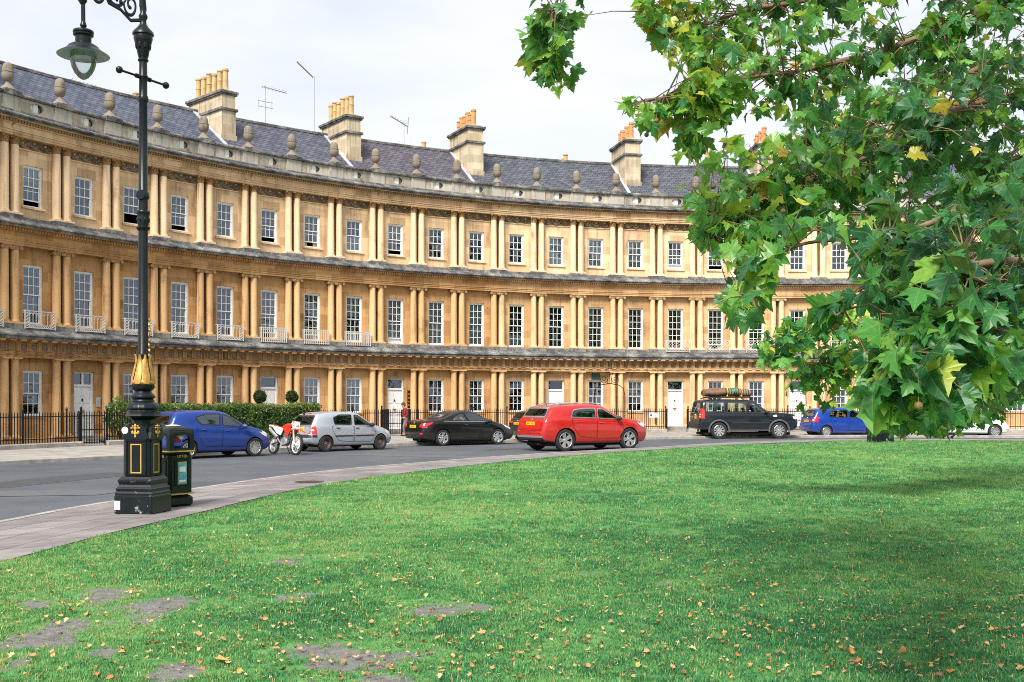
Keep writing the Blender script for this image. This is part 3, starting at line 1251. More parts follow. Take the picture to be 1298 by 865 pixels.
def chimney_pot(h, r, style):
    b = MB()
    pr = [(r * 1.05, 0), (r * 1.05, .05), (r, .07), (r * .92, h - .14), (r * 1.1, h - .12), (r * 1.12, h - .05), (r * .98, h - .03), (r * .98, h), (r * .78, h), (r * .75, h - .25)]
    if style == 1:
        pr = [(r * 1.1, 0), (r, .06), (r * .9, h * .5), (r * 1.04, h * .52), (r * 1.04, h * .56), (r * .9, h * .58), (r * .88, h - .08), (r * 1.1, h - .07), (r * 1.1, h), (r * .8, h), (r * .76, h - .2)]
    b.lathe(pr, 12, cap=False)
    return b


POTS = [chimney_pot(1.05, .15, 0).mesh('chimney_pot', M['pot_buff'], 40), chimney_pot(1.12, .15, 1).mesh('chimney_pot', M['pot_buff'], 40),
        chimney_pot(.95, .15, 0).mesh('chimney_pot', M['pot'], 40), chimney_pot(.8, .15, 1).mesh('chimney_pot', M['pot'], 40)]


# ---- balcony guards
def balcony(style):
    b = MB()
    W, H = 1.44, .74
    hw = W / 2
    r = .013
    b.box(-hw, hw, -.015, .015, H - .035, H)
    b.box(-hw, hw, -.012, .012, .03, .06)
    for x in (-hw, hw):
        b.box(x - .018, x + .018, -.018, .018, 0, H + .02)
        b.tube([(x, 0, H - .02), (x, .42, H - .02)], .012, 4)
        b.tube([(x, 0, .05), (x, .42, .05)], .012, 4)
        for k in range(1, 4):
            if style == 'picket': b.tube([(x, .42 * k / 4, .05), (x, .42 * k / 4, H - .02)], .010, 4)
    if style == 'ends':         # openwork end panels and a lace band along the foot
        for s in (-1, 1):
            xa, xb = s * (hw - .20), s * hw
            b.box(xa - .01, xa + .01, -.012, .012, .05, H - .03)
            n = 5
            for k in range(n):
                za, zb = .06 + (H - .1) * k / n, .06 + (H - .1) * (k + 1) / n
                b.tube([(xa, 0, za), (xb, 0, zb)], r, 4)
                b.tube([(xb, 0, za), (xa, 0, zb)], r, 4)
        n = 12
        for k in range(n):
            xa, xb = -hw + .2 + (W - .4) * k / n, -hw + .2 + (W - .4) * (k + 1) / n
            b.tube([(xa, 0, .05), (xb, 0, .15)], r * .8, 4)
            b.tube([(xb, 0, .05), (xa, 0, .15)], r * .8, 4)
        b.box(-hw + .2, hw - .2, -.01, .01, .15, .17)
        for k in range(1, 6):
            x = -hw + .2 + (W - .4) * k / 6
            b.box(x - .006, x + .006, -.006, .006, .17, H - .03)
        for k in range(6):
            xa = -hw + .2 + (W - .4) * k / 6
            xm, xb = xa + (W - .4) / 12, xa + (W - .4) / 6
            b.tube([(xa, 0, H - .20), (xm, 0, H - .05), (xb, 0, H - .20)], .007, 4)
    elif style == 'picket':
        n = 13
        for k in range(1, n):
            x = -hw + W * k / n
            b.box(x - .017, x + .017, -.012, .012, .0, H + .015)
        b.box(-hw, hw, -.011, .011, H * .82, H * .85)
        for k in range(n):
            xa, xb = -hw + W * k / n, -hw + W * (k + 1) / n
            b.tube([(xa, 0, H * .85), ((xa + xb) / 2, 0, H - .03), (xb, 0, H * .85)], .010, 4)
    else:                       # diamond lattice
        n, m = 8, 4
        for k in range(n):
            for j in range(m):
                xa, xb = -hw + W * k / n, -hw + W * (k + 1) / n
                za, zb = .05 + (H - .08) * j / m, .05 + (H - .08) * (j + 1) / m
                b.tube([(xa, 0, za), (xb, 0, zb)], .009, 4)
                b.tube([(xb, 0, za), (xa, 0, zb)], .009, 4)
    return b.mesh('balcony_guard', M['ironwhite'])


BALC = {s: balcony(s) for s in ('ends', 'picket', 'lattice')}


def aerial(style):
    b = MB()
    b.tube([(0, 0, 0), (0, 0, 2.2)], .016, 6)
    if style == 0:
        b.tube([(-.1, 0, 2.15), (-1.25, -.3, 2.55)], .035, 6)
    elif style == 1:
        b.tube([(-.2, 0, 2.1), (1.5, .3, 2.1)], .02, 6)
        for k in range(7):
            x = -.1 + k * .23
            b.tube([(x, .2 * k / 7 - .25, 2.1), (x, .2 * k / 7 + .25, 2.1)], .012, 4)
        for z in (1.3, 1.0):
            b.tube([(-.45, 0, z), (.45, 0, z)], .016, 5)
            for k in range(3):
                b.tube([(-.4 + k * .4, 0, z - .2), (-.4 + k * .4, 0, z + .2)], .012, 4)
    else:
        b.tube([(-.9, 0, 2.3), (.3, .2, 1.95)], .03, 6)
        for k in range(6):
            x = -.8 + k * .18
            b.tube([(x, -.2, 2.28 - k * .05), (x, .2, 2.28 - k * .05)], .012, 4)
        b.tube([(.3, .2, 1.6), (.38, .2, 2.4)], .03, 6)
        b.tube([(.3, 0, 1.0), (.5, 0, 1.5)], .012, 4)
    return b.mesh('aerial', M['aerial'], 40)


M['aerial'] = simple('galvanised_aerial', (.30, .31, .33), .5, metal=.3)
AER = [aerial(k) for k in range(3)]

DOORBAYS = {0: 0, 4: 2, 7: 1, 11: 2, 14: 1, 17: 1, 20: 0, 23: 2, -3: 0}
DOORBAYS[-3] = 0
BALBAYS = {}
for k in range(-4, 4): BALBAYS[k] = 'ends'
for k in (4, 5, 6): BALBAYS[k] = 'picket'
for k in (14, 15, 16, 17): BALBAYS[k] = 'lattice'
for k in (18, 19): BALBAYS[k] = 'ends'
# (bay, floor) -> sash variant, curtain : read off the photograph
LOOK = {(-1, 's'): (1, None), (0, 's'): (0, None), (1, 's'): (2, None), (2, 's'): (1, None), (3, 's'): (3, None), (4, 's'): (1, None), (5, 's'): (1, None), (6, 's'): (0, None),
        (7, 's'): (1, None), (8, 's'): (0, None), (9, 's'): (0, None), (10, 's'): (0, None), (11, 's'): (0, 'full'), (12, 's'): (0, 'full'), (13, 's'): (0, 'full'), (14, 's'): (1, None),
        (15, 's'): (1, None), (16, 's'): (2, None), (17, 's'): (0, None),
        (7, 'f'): (1, 'full'), (8, 'f'): (0, 'full'), (9, 'f'): (3, 'full'), (10, 'f'): (0, 'low'), (11, 'f'): (0, None), (12, 'f'): (0, None), (13, 'f'): (0, None), (14, 'f'): (0, 'sides'),
        (15, 'f'): (1, 'sides'), (16, 'f'): (1, 'sides'), (17, 'f'): (0, 'sides'), (4, 'f'): (1, None), (5, 'f'): (1, None), (6, 'f'): (0, None),
        (5, 'g'): (0, 'full'), (6, 'g'): (0, 'full'), (8, 'g'): (0, None), (18, 'g'): (0, 'half'), (15, 'g'): (0, None), (-1, 'g'): (0, None)}


PEDESTAL = {}
for k, (xa, xb) in {'f': (-.47, .47), 'l': (.002, .47), 'r': (-.47, -.002)}.items():
    b = MB()
    b.bbox(xa, xb, -.40, 0, 0, FZ0 - 4.602, .012)
    PEDESTAL[k] = b.mesh('pedestal', M['ledge'])


def swag(tint):
    c = MB()
    c.add([(-.82, -.02, 12.03), (.82, -.02, 12.03), (.82, -.02, 12.40), (-.82, -.02, 12.40)], [(0, 1, 2, 3)], 1)
    for j in range(3):
        for i in range(7):
            q = (i + .5) / 7
            c.ball((-.80 + 1.6 * (j + q) / 3, -.07, 12.33 - .20 * math.sin(PI * q) + random.uniform(-.02, .02)), (.06, .06, .055 + .03 * math.sin(PI * q)), 6, 4, 0, .2)
        c.ball((-.80 + 1.6 * j / 3, -.08, 12.25), (.05, .06, .10), 6, 4, 0, .2)
        c.ball((-.80 + 1.6 * (j + .5) / 3, -.06, 12.28 + random.uniform(-.03, .05)), (.07, .05, .05), 6, 4, 2, .25)
    c.ball((.80, -.08, 12.25), (.05, .06, .10), 6, 4, 0, .2)
    c.box(-.84, .84, -.05, 0, 11.985, 12.03, 2)
    return c.mesh('carved_swag', [M['soot'], M['metope'], M['wallup_' + tint]])


SWAGS = {k: [swag(k) for _ in range(3)] for k in STONE_TINTS}


def house(b0, b1, tint, slate, label, top_dirty=False):
    n = b1 - b0 + 1
    thm = TH0 - DLT * ((b0 + b1 + 1) / 2)
    root = thing('terraced_house', label, 'house', (CX + RF * math.cos(thm), CY + RF * math.sin(thm), 0), thm - PI / 2, 'Georgian stone houses of the curved terrace')
    X0, X1 = -n * BW / 2, n * BW / 2
    bay_c = [X0 + BW * (k + .5) for k in range(n)]
    pair_x = [X0 + BW * k for k in range(n + 1)]
    # ---- wall
    w = MB(bend)
    for k, xc in enumerate(bay_c):
        bay = b0 + k
        xa, xb = xc - BW / 2, xc + BW / 2
        isdoor = bay in DOORBAYS
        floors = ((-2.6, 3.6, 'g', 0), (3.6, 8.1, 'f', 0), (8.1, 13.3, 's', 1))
        for za, zb, kd, mi in floors:
            if kd == 'g' and isdoor:
                ww, h0, h1 = DOORW, DOORZ0, DOORZ1
            else:
                ww, h0, h1, _ = WIN[kd]
            xl, xr = xc - ww / 2, xc + ww / 2
            xa, xb = xc - BW / 2, xc + BW / 2
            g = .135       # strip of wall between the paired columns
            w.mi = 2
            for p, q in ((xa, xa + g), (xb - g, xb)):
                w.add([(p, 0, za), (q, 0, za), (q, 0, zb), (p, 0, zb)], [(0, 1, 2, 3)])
            w.mi = mi
            xa, xb = xa + g, xb - g
            for (p, q, r, s) in ((xa, xl, za, zb), (xr, xb, za, zb), (xl, xr, za, h0), (xl, xr, h1, zb)):
                w.add([(p, 0, r), (q, 0, r), (q, 0, s), (p, 0, s)], [(0, 1, 2, 3)])
            e = .24
            w.add([(xl, 0, h0), (xl, e, h0), (xl, e, h1), (xl, 0, h1)], [(0, 1, 2, 3)])
            w.add([(xr, 0, h0), (xr, e, h0), (xr, e, h1), (xr, 0, h1)], [(3, 2, 1, 0)])
            w.add([(xl, 0, h1), (xl, e, h1), (xr, e, h1), (xr, 0, h1)], [(0, 1, 2, 3)])
            w.add([(xl, 0, h0), (xl, e, h0), (xr, e, h0), (xr, 0, h0)], [(3, 2, 1, 0)])
    # plinth course under the ground floor columns
    w.mi = 0
    if True:
        segs = []
        x = X0
        for k, xc in enumerate(bay_c):
            if (b0 + k) in DOORBAYS:
                segs.append((x, xc - .62))
                x = xc + .62
        segs.append((x, X1))
        for p, q in segs:
            w.sweep([(0, -2.6), (.40, -2.6), (.40, .22), (.36, GZ0), (0, GZ0)], p, q, max(2, int((q - p) / .8)))
    # rear and end walls
    w.mi = 0
    w.sweep([(-10.2, 13.5), (-10.2, -2.6)], X0, X1, 4, caps=False)
    for xe in (X0, X1):
        w.add([(xe, 0, -2.6), (xe, 10.2, -2.6), (xe, 10.2, 13.5), (xe, 5.2, 17.0), (xe, .5, 13.6), (xe, 0, 13.3)], [(0, 1, 2, 3, 4, 5)])
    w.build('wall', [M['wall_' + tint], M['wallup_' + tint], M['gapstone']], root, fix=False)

    ns = n * 4
    # ---- ground floor entablature: architrave, triglyph frieze, mutules, lead-topped cornice
    c = MB(bend)
    lo, up = 0, 1
    c.sweep([(0, 3.55), (.36, 3.55), (.36, 3.65), (.385, 3.655), (.385, 3.745), (.41, 3.75), (.41, 3.78), (.34, 3.785)], X0, X1, ns, [0] * 7)
    c.sweep([(.34, 3.785), (.34, 4.16)], X0, X1, ns, [2])
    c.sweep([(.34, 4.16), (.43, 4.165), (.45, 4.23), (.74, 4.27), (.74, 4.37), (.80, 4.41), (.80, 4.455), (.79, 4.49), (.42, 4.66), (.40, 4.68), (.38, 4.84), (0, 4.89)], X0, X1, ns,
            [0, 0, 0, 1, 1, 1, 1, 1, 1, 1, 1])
    nt = n * 5
    for k in range(nt):
        x = X0 + (k + .5) * (X1 - X0) / nt
        for dx in (-.075, 0, .075):
            c.box(x + dx - .030, x + dx + .030, -.385, -.33, 3.80, 4.155, 0)
        c.box(x - .12, x + .12, -.395, -.34, 4.12, 4.162, 0)
        c.box(x - .12, x + .12, -.43, -.385, 3.70, 3.745, 0)
        c.box(x - .13, x + .13, -.72, -.45, 4.195, 4.262, 0)
        xm = x + .5 * (X1 - X0) / nt
        if k < nt - 1:       # carved emblem in each metope
            q = (k * 7 + b0) % 4
            c.lathe([(.095, 0), (.085, .03), (.04, .045), (0, .05)] if q else [(.07, 0), (.09, .03), (.03, .055), (0, .05)], 8, (xm, -.34, 3.97), 3, Matrix.Rotation(PI / 2, 4, 'X'))
            for a in range(3):
                c.ball((xm + random.uniform(-.08, .08), -.36, 3.97 + random.uniform(-.11, .11)), .035, 6, 4, 3)
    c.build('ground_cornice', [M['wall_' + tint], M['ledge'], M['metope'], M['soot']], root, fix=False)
    # ---- first floor entablature with dentils
    c = MB(bend)
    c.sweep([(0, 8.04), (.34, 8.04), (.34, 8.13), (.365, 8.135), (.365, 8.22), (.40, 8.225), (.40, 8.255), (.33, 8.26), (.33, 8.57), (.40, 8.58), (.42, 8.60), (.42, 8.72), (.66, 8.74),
             (.66, 8.80), (.74, 8.84), (.74, 8.87), (.73, 8.90), (.44, 9.06), (.42, 9.08)], X0, X1, ns, [0] * 12 + [1] * 6)  # corona and lip faces coloured dark for dentil shadow and black stain
    c.sweep([(.42, 9.08), (.36, 9.09), (.34, 9.20), (0, 9.23)], X0, X1, ns, [1, 1, 1], caps=False)
    nd = n * 18
    for k in range(nd):
        x = X0 + (k + .5) * (X1 - X0) / nd
        c.box(x - .042, x + .042, -.52, -.42, 8.62, 8.715, 0)
    for x in pair_x:
        xa, xb = max(X0, x - .47), min(X1, x + .47)
        c.box(xa, xb, -.40, 0, 9.0, SZ0 - .002, 1)
        c.box(xa - (.08 if xa > X0 else 0), xb + (.08 if xb < X1 else 0), -.42, 0, 8.98, 9.17, 1)
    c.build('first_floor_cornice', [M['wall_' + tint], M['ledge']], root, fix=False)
    # first-floor pedestal blocks under the Ionic pairs
    for x in pair_x:
        k = 'l' if x == X0 else ('r' if x == pair_x[-1] else 'f')
        place(PEDESTAL[k], 'pedestal', root, x, 0, 4.6)
    # ---- top entablature
    c = MB(bend)
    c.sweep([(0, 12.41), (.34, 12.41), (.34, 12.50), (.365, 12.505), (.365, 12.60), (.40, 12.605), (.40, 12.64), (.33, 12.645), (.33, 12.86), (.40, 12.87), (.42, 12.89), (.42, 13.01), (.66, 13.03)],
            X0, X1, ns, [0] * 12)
    c.sweep([(.66, 13.03), (.66, 13.09), (.75, 13.13), (.75, 13.17), (.74, 13.20), (.40, 13.33), (.30, 13.35)], X0, X1, ns, [1] * 6, caps=False)  # dark corona and lip carry a painted shadow line as well as stain
    for k in range(nd):
        x = X0 + (k + .5) * (X1 - X0) / nd
        c.box(x - .042, x + .042, -.52, -.42, 12.91, 13.005, 2)
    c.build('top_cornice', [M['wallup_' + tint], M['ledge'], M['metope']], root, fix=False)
    # ---- carved swags between the Corinthian capitals
    for k, xc in enumerate(bay_c):
        place(SWAGS[tint][(k * 2 + b0) % 3], 'carved_swag', root, xc, 0, 0)
    # ---- parapet with oval openings
    p = MB(bend)
    za, zb = 13.45, 13.99
    p.sweep([(.32, 13.34), (.32, 13.43), (.28, 13.45)], X0, X1, ns, [1, 1], caps=False)
    for xc in bay_c:
        xa, xb = xc - BW / 2, xc + BW / 2
        N = 24
        zc = (za + zb) / 2 + .01
        ell = [(xc + .32 * math.cos(2 * PI * i / N), zc + .185 * math.sin(2 * PI * i / N)) for i in range(N)]
        rect = []
        for i in range(N):
            a = 2 * PI * i / N
            ca, sa = math.cos(a), math.sin(a)
            t = min((BW / 2) / max(abs(ca), 1e-6), ((zb - za) / 2) / max(abs(sa), 1e-6))
            rect.append((xc + ca * t, (za + zb) / 2 + sa * t))
        # force the four corners
        for cxn, czn in ((xa, za), (xb, za), (xa, zb), (xb, zb)):
            i = min(range(N), key=lambda j: (rect[j][0] - cxn) ** 2 * .2 + (rect[j][1] - czn) ** 2)
            rect[i] = (cxn, czn)
        vs = [(x, -.25, z) for x, z in ell] + [(x, -.25, z) for x, z in rect] + [(x, -.02, z) for x, z in ell]
        fs = []
        for i in range(N):
            j = (i + 1) % N
            fs += [(i, j, N + j, N + i), (i, 2 * N + i, 2 * N + j, j)]
        p.add(vs, fs, 0)
        p.add([(xa, .2, za), (xb, .2, za), (xb, .2, zb), (xa, .2, zb)], [(3, 2, 1, 0)], 0)
    for x in pair_x:
        xa, xb = max(X0, x - .42), min(X1, x + .42)
        p.box(xa, xb, -.31, .0, 13.42, 13.98, 2)
        p.box(xa, xb, -.41, .27, 13.99, 14.165, 1)
    p.sweep([(.25, 13.98), (.36, 13.99), (.38, 14.05), (.36, 14.10), (.30, 14.15), (-.25, 14.15), (-.25, 13.98)], X0, X1, ns, [1] * 6)
    p.build('parapet', [M['parapet'], M['ledge'], M['pier']], root, fix=False)
    ov = MB()
    ov.add([(-.36, 0, -.22), (.0, 0, -.22), (.0, 0, .22), (-.36, 0, .22)], [(0, 1, 2, 3)], 0)
    ov.add([(.0, 0, -.22), (.36, 0, -.22), (.36, 0, .22), (.0, 0, .22)], [(0, 1, 2, 3)], 1)
    ov.box(-.12, .10, -.03, 0, -.2, .2, 0)
    ovm = ov.mesh('oval_window', [M['white'], M['car_glass']])
    for xc in bay_c:
        place(ovm, 'oval_window', root, xc, -.13, 13.73)
    # ---- roof
    r = MB(bend)
    L1 = math.hypot(4.7, 3.4)
    for k in range(ns):
        xa, xb = X0 + (X1 - X0) * k / ns, X0 + (X1 - X0) * (k + 1) / ns
        r.add([(xa, .5, 13.6), (xb, .5, 13.6), (xb, 5.2, 17.0), (xa, 5.2, 17.0)], [(0, 1, 2, 3)], 0)
        r.add([(xa, 5.2, 17.0), (xb, 5.2, 17.0), (xb, 10.4, 13.3), (xa, 10.4, 13.3)], [(0, 1, 2, 3)], 0)
        r.add([(xa, .2, 13.62), (xb, .2, 13.62), (xb, .5, 13.6), (xa, .5, 13.6)], [(0, 1, 2, 3)], 1)
    r.tube([(X0 + (X1 - X0) * k / ns, 5.2, 17.03) for k in range(ns + 1)], .11, 6, 2)
    roof = r.build('roof', [M['slate_' + slate], M['lead'], M['ledge']], root, fix=False)
    # lead flashing up the slope at both party walls
    q = MB(bend)
    fo = .62 - {4: .6, 7: .15, 10: -.1, 14: -.5}.get(b0, 0)
    for xe, sg in ((X0, 1),):
        for k in range(8):
            ya, yb = .5 + 4.7 * k / 8, .5 + 4.7 * (k + 1) / 8
            za, zb = 13.6 + 3.4 * k / 8, 13.6 + 3.4 * (k + 1) / 8
            q.add([(xe - fo, ya, za + .05), (xe - fo + .2, ya, za + .05), (xe - fo + .2, yb, zb + .05), (xe - fo, yb, zb + .05)], [(0, 1, 2, 3)])
            q.add([(xe - fo, ya, za - .1), (xe - fo, ya, za + .05), (xe - fo, yb, zb + .05), (xe - fo, yb, zb - .1)], [(0, 1, 2, 3)])
    q.build('lead_flashing', [M['lead']], roof, fix=False)
    # ---- chimney stack on the left party wall
    if b0 > -4:
        s = MB(bend)
        xc = X0 + {4: .6, 7: .15, 10: -.1, 14: -.5}.get(b0, 0)
        hw = {4: .38, 7: .42}.get(b0, .47)
        ya, yb = 2.75, {4: 6.1, 7: 5.9}.get(b0, 5.6)
        dz = {4: -1.0, 7: -1.0}.get(b0, -.62)
        s.box(xc - hw, xc + hw, ya, yb, 14.2, 17.7 + dz, 0)
        s.box(xc - hw - .05, xc + hw + .05, ya - .05, yb + .05, 14.2, 15.45, 0)
        s.box(xc - hw - .09, xc + hw + .09, ya - .09, yb + .09, 17.7 + dz, 17.82 + dz, 1)
        s.box(xc - hw + .02, xc + hw - .02, ya + .02, yb - .02, 17.82 + dz, 18.5 + dz, 0)
        s.box(xc - hw - .06, xc + hw + .06, ya - .06, yb + .06, 18.5 + dz, 18.58 + dz, 1)
        s.box(xc - hw - .11, xc + hw + .11, ya - .11, yb + .11, 18.58 + dz, 18.70 + dz, 1)
        s.box(xc - hw + .08, xc + hw - .08, ya + .08, yb - .08, 18.70 + dz, 18.80 + dz, 0)
        ch = s.build('chimney', [M['chimney'], M['ledge']], root, fix=False)
        for k in range(6):
            m = POTS[(k * 3 + b0) % 2] if slate != 'dark' else POTS[2 + (k % 2)]
            y = ya + .32 + (yb - ya - .64) * k / 5
            place(m, 'chimney_pot', ch, xc, y, 18.78 + dz, (1, 1, random.uniform(.95, 1.1)))
    # pots of the rear stack showing above the ridge
    s = MB(bend)
    xr = X0 + (X1 - X0) * {-1: .88, 7: .84, 10: .70}.get(b0, .5)
    if b0 in (-1, 7, 10):
        s.box(xr - .45, xr + .45, 7.6, 10.0, 13.6, 16.9, 0)
        s.box(xr - .52, xr + .52, 7.55, 10.05, 16.9, 17.02, 1)
        ch = s.build('chimney', [M['chimney'], M['ledge']], root, fix=False)
        for k in range(4):
            place(POTS[(k + 1) % 3], 'chimney_pot', ch, xr, 7.95 + .55 * k, 17.0)
    # ---- columns, one by one, each with its capital
    for k, x in enumerate(pair_x):
        for dx in (-.245, .245):
            xx = x + dx
            if not (X0 < xx < X1): continue
            for shaft, cap, z0, zc in SHAFTS[tint]:
                o = place(shaft, 'column', root, xx, -.165, z0)
                inst('capital', cap, o, (0, 0, zc - z0))
    # ---- finials: the right-hand one of each house belongs to its neighbour
    for x in pair_x[:-1]:
        place(ACORN, 'acorn_finial', root, x, -.07, 14.165)
    # ---- windows, doors, balconies
    for k, xc in enumerate(bay_c):
        bay = b0 + k
        for kd in 'gfs':
            if kd == 'g' and bay in DOORBAYS: continue
            vi, ck = LOOK.get((bay, kd), (0, None))
            if ck is None and bay <= 17:
                ck = [None, 'sides', None, 'blind', None, None, 'half', 'sides'][(bay * 5 + 'gfs'.index(kd) * 3 + 2) % 8]
                if kd == 'f' and ck == 'half': ck = 'sides'
            if (bay, kd) not in LOOK and bay > 17:
                vi, ck = random.choice([(0, None), (1, None), (0, 'full'), (0, 'sides')])
            fm, pm = WM[kd, vi]
            z0 = WIN[kd][1]
            o = place(fm, 'window', root, xc, 0, z0)
            inst('pane', pm, o)
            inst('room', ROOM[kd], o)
            if ck: inst('curtain', CUR[kd, ck], o)
            if kd in SILL: inst('sill', SILL[kd], o)
        if bay in DOORBAYS:
            st = DOORBAYS[bay]
            fm, lm, pm = DOORS[st]
            o = place(fm, 'door', root, xc, 0, DOORZ0)
            inst('door_leaf', lm, o)
            inst('fanlight', pm, o)
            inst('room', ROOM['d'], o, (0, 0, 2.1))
            if st != 2: inst('knocker', KNOCK, o, (0, 0, .25))
            inst('letterbox', LBOX, o, (0, 0, .05))
            inst('door_knob', KNOB, o, (0, 0, .2))
        if bay in BALBAYS:
            place(BALC[BALBAYS[bay]], 'balcony_guard', root, xc, -.44, 4.72)
    return root


def car_glass():
    t = NT('car_glass')
    return t.done(t.prin((.012, .014, .016), .04, spec=.9, coat=1.0))


M['car_glass'] = car_glass()
HOUSES = [
    (-4, -2, 'a', 'blue', 'stone terrace house at the far left end, cut off by the picture edge'),
    (-1, 3, 'a', 'blue', 'terrace house behind the tall lamp post, with openwork balconies and blue-grey slates'),
    (4, 6, 'b', 'blue2', 'terrace house with white picket balconies and two topiary balls at its door'),
    (7, 9, 'c', 'purple', 'terrace house with purplish slates and soot-dark cornice behind the black coupe'),
    (10, 13, 'd', 'dark', 'cleaned terrace house behind the red car, four bays wide with a green wall plaque'),
    (14, 16, 'e', 'dark', 'terrace house with white diamond-lattice balconies behind the black off-roader'),
    (17, 19, 'e', 'dark', 'terrace house half hidden by leaves behind the parked blue hatchback at right'),
    (20, 22, 'd', 'blue', 'terrace house hidden by foliage behind the white car'),
    (23, 25, 'c', 'dark', 'terrace house at the far right end, almost wholly behind the tree'),
]
house_roots = {}
for h in HOUSES:
    house_roots[h[0]] = house(*h)

# wall plaque, door-side plates, aerials (fixed to their houses)
def hx(b0, b1, bay):
    n = b1 - b0 + 1
    return -n * BW / 2 + BW * (bay - b0 + .5)


h = house_roots[10]
b = MB(); b.bbox(-.27, .27, -.03, .0, 0, .36, .008)
place(b.mesh('plaque', M['plaque']), 'plaque', h, hx(10, 13, 12), -.002, 3.10)
h = house_roots[7]
b = MB(); b.bbox(-.09, .09, -.03, .0, 0, .95, .01); b.box(-.07, .07, -.034, -.028, .12, .2, 1); b.box(-.07, .07, -.034, -.028, .3, .38, 1); b.box(-.07, .07, -.034, -.028, .5, .6, 1); b.box(-.07, .07, -.034, -.028, .7, .8, 1)
place(b.mesh('name_board', [M['iron'], M['brass']]), 'name_board', h, hx(7, 9, 7) + .80, -.002, 1.45)
b = MB(); b.lathe([(.13, 0), (.13, .02), (.10, .02), (.09, -.03), (0, -.03)], 16, M=Matrix.Rotation(PI / 2, 4, 'X'))
place(b.mesh('round_vent', M['soot'], 40), 'round_vent', h, hx(7, 9, 7), -.004, 3.3)
h = house_roots[-1]
b = MB(); b.bbox(-.10, .10, -.05, 0, 0, .42, .01); b.ball((.0, -.06, -.14), .07, 8, 6, 1)
place(b.mesh('entry_phone', [M['lead'], M['brass']]), 'entry_phone', h, hx(-1, 3, 0) + .70, -.002, 1.55)
place(AER[1], 'aerial', house_roots[4], hx(4, 6, 5) + .1, 5.2, 17.0)
place(AER[0], 'aerial', house_roots[4], hx(4, 6, 6) + .35, 5.3, 17.0, (1, 1, 1.5))
place(AER[2], 'aerial', house_roots[7], hx(7, 9, 8) + .9, 6.5, 16.2, (1, 1, 1.25))
place(AER[1], 'aerial', house_roots[-1], hx(-1, 3, 2) - .6, 8.2, 16.0)
# ------------------------------------------------------------------ lamp posts, bin, railings, hedge, person
def iron_paint(name, col=(.004, .0085, .011)):
    t = NT(name)
    c = t.coord('Object')
    ch = t.ramp(t.noise(c, 9, 6, .75), [(.60, 0.0), (.65, 1.0)])
    z = t.n('ShaderNodeSeparateXYZ')
    t.l(c, z.inputs[0])
    low = t.math('SUBTRACT', 1.0, t.math('MULTIPLY', z.outputs[2], 1.6), clamp=True)
    k = t.math('MULTIPLY', ch, low)
    base = t.ramp(t.noise(c, 3, 4), [(.3, tuple(x * .7 for x in col)), (.7, tuple(x * 1.5 for x in col))])
    cc = t.mix(t.math('MULTIPLY', k, .8), base, (.42, .40, .37))
    return t.done(t.prin(cc, t.math('ADD', .34, t.math('MULTIPLY', k, .4)), spec=.32, normal=t.bump(t.noise(c, 38, 4), .12, .006)))


M['lampiron'] = iron_paint('lamp_post_paint')
M['greeniron'] = simple('dark_green_lamp_paint', (.010, .028, .016), .3, var=.3)
M['gold'] = simple('gilded_iron', (.52, .30, .08), .42, metal=.5, var=.35, vscale=14)
M['goldline'] = simple('gold_line_paint', (.55, .34, .07), .45, var=.2)
M['shade_in'] = simple('pale_grey_lamp_reflector', (.42, .46, .45), .4, var=.08)
M['sticker'] = simple('white_sticker', (.75, .76, .76), .5, var=.1)


def lamp_glass():
    t = NT('clear_lamp_globe')
    g = t.n('ShaderNodeBsdfGlossy'); g.inputs['Roughness'].default_value = .03
    tr = t.n('ShaderNodeBsdfTransparent'); tr.inputs[0].default_value = (.88, .90, .90, 1)
    fr = t.n('ShaderNodeFresnel'); fr.inputs[0].default_value = 1.5
    mx = t.n('ShaderNodeMixShader')
    t.l(t.math('ADD', t.math('MULTIPLY', fr.outputs[0], .9), .06), mx.inputs[0])
    t.l(tr.outputs[0], mx.inputs[1]); t.l(g.outputs[0], mx.inputs[2])
    return t.done(mx)


M['globe'] = lamp_glass()


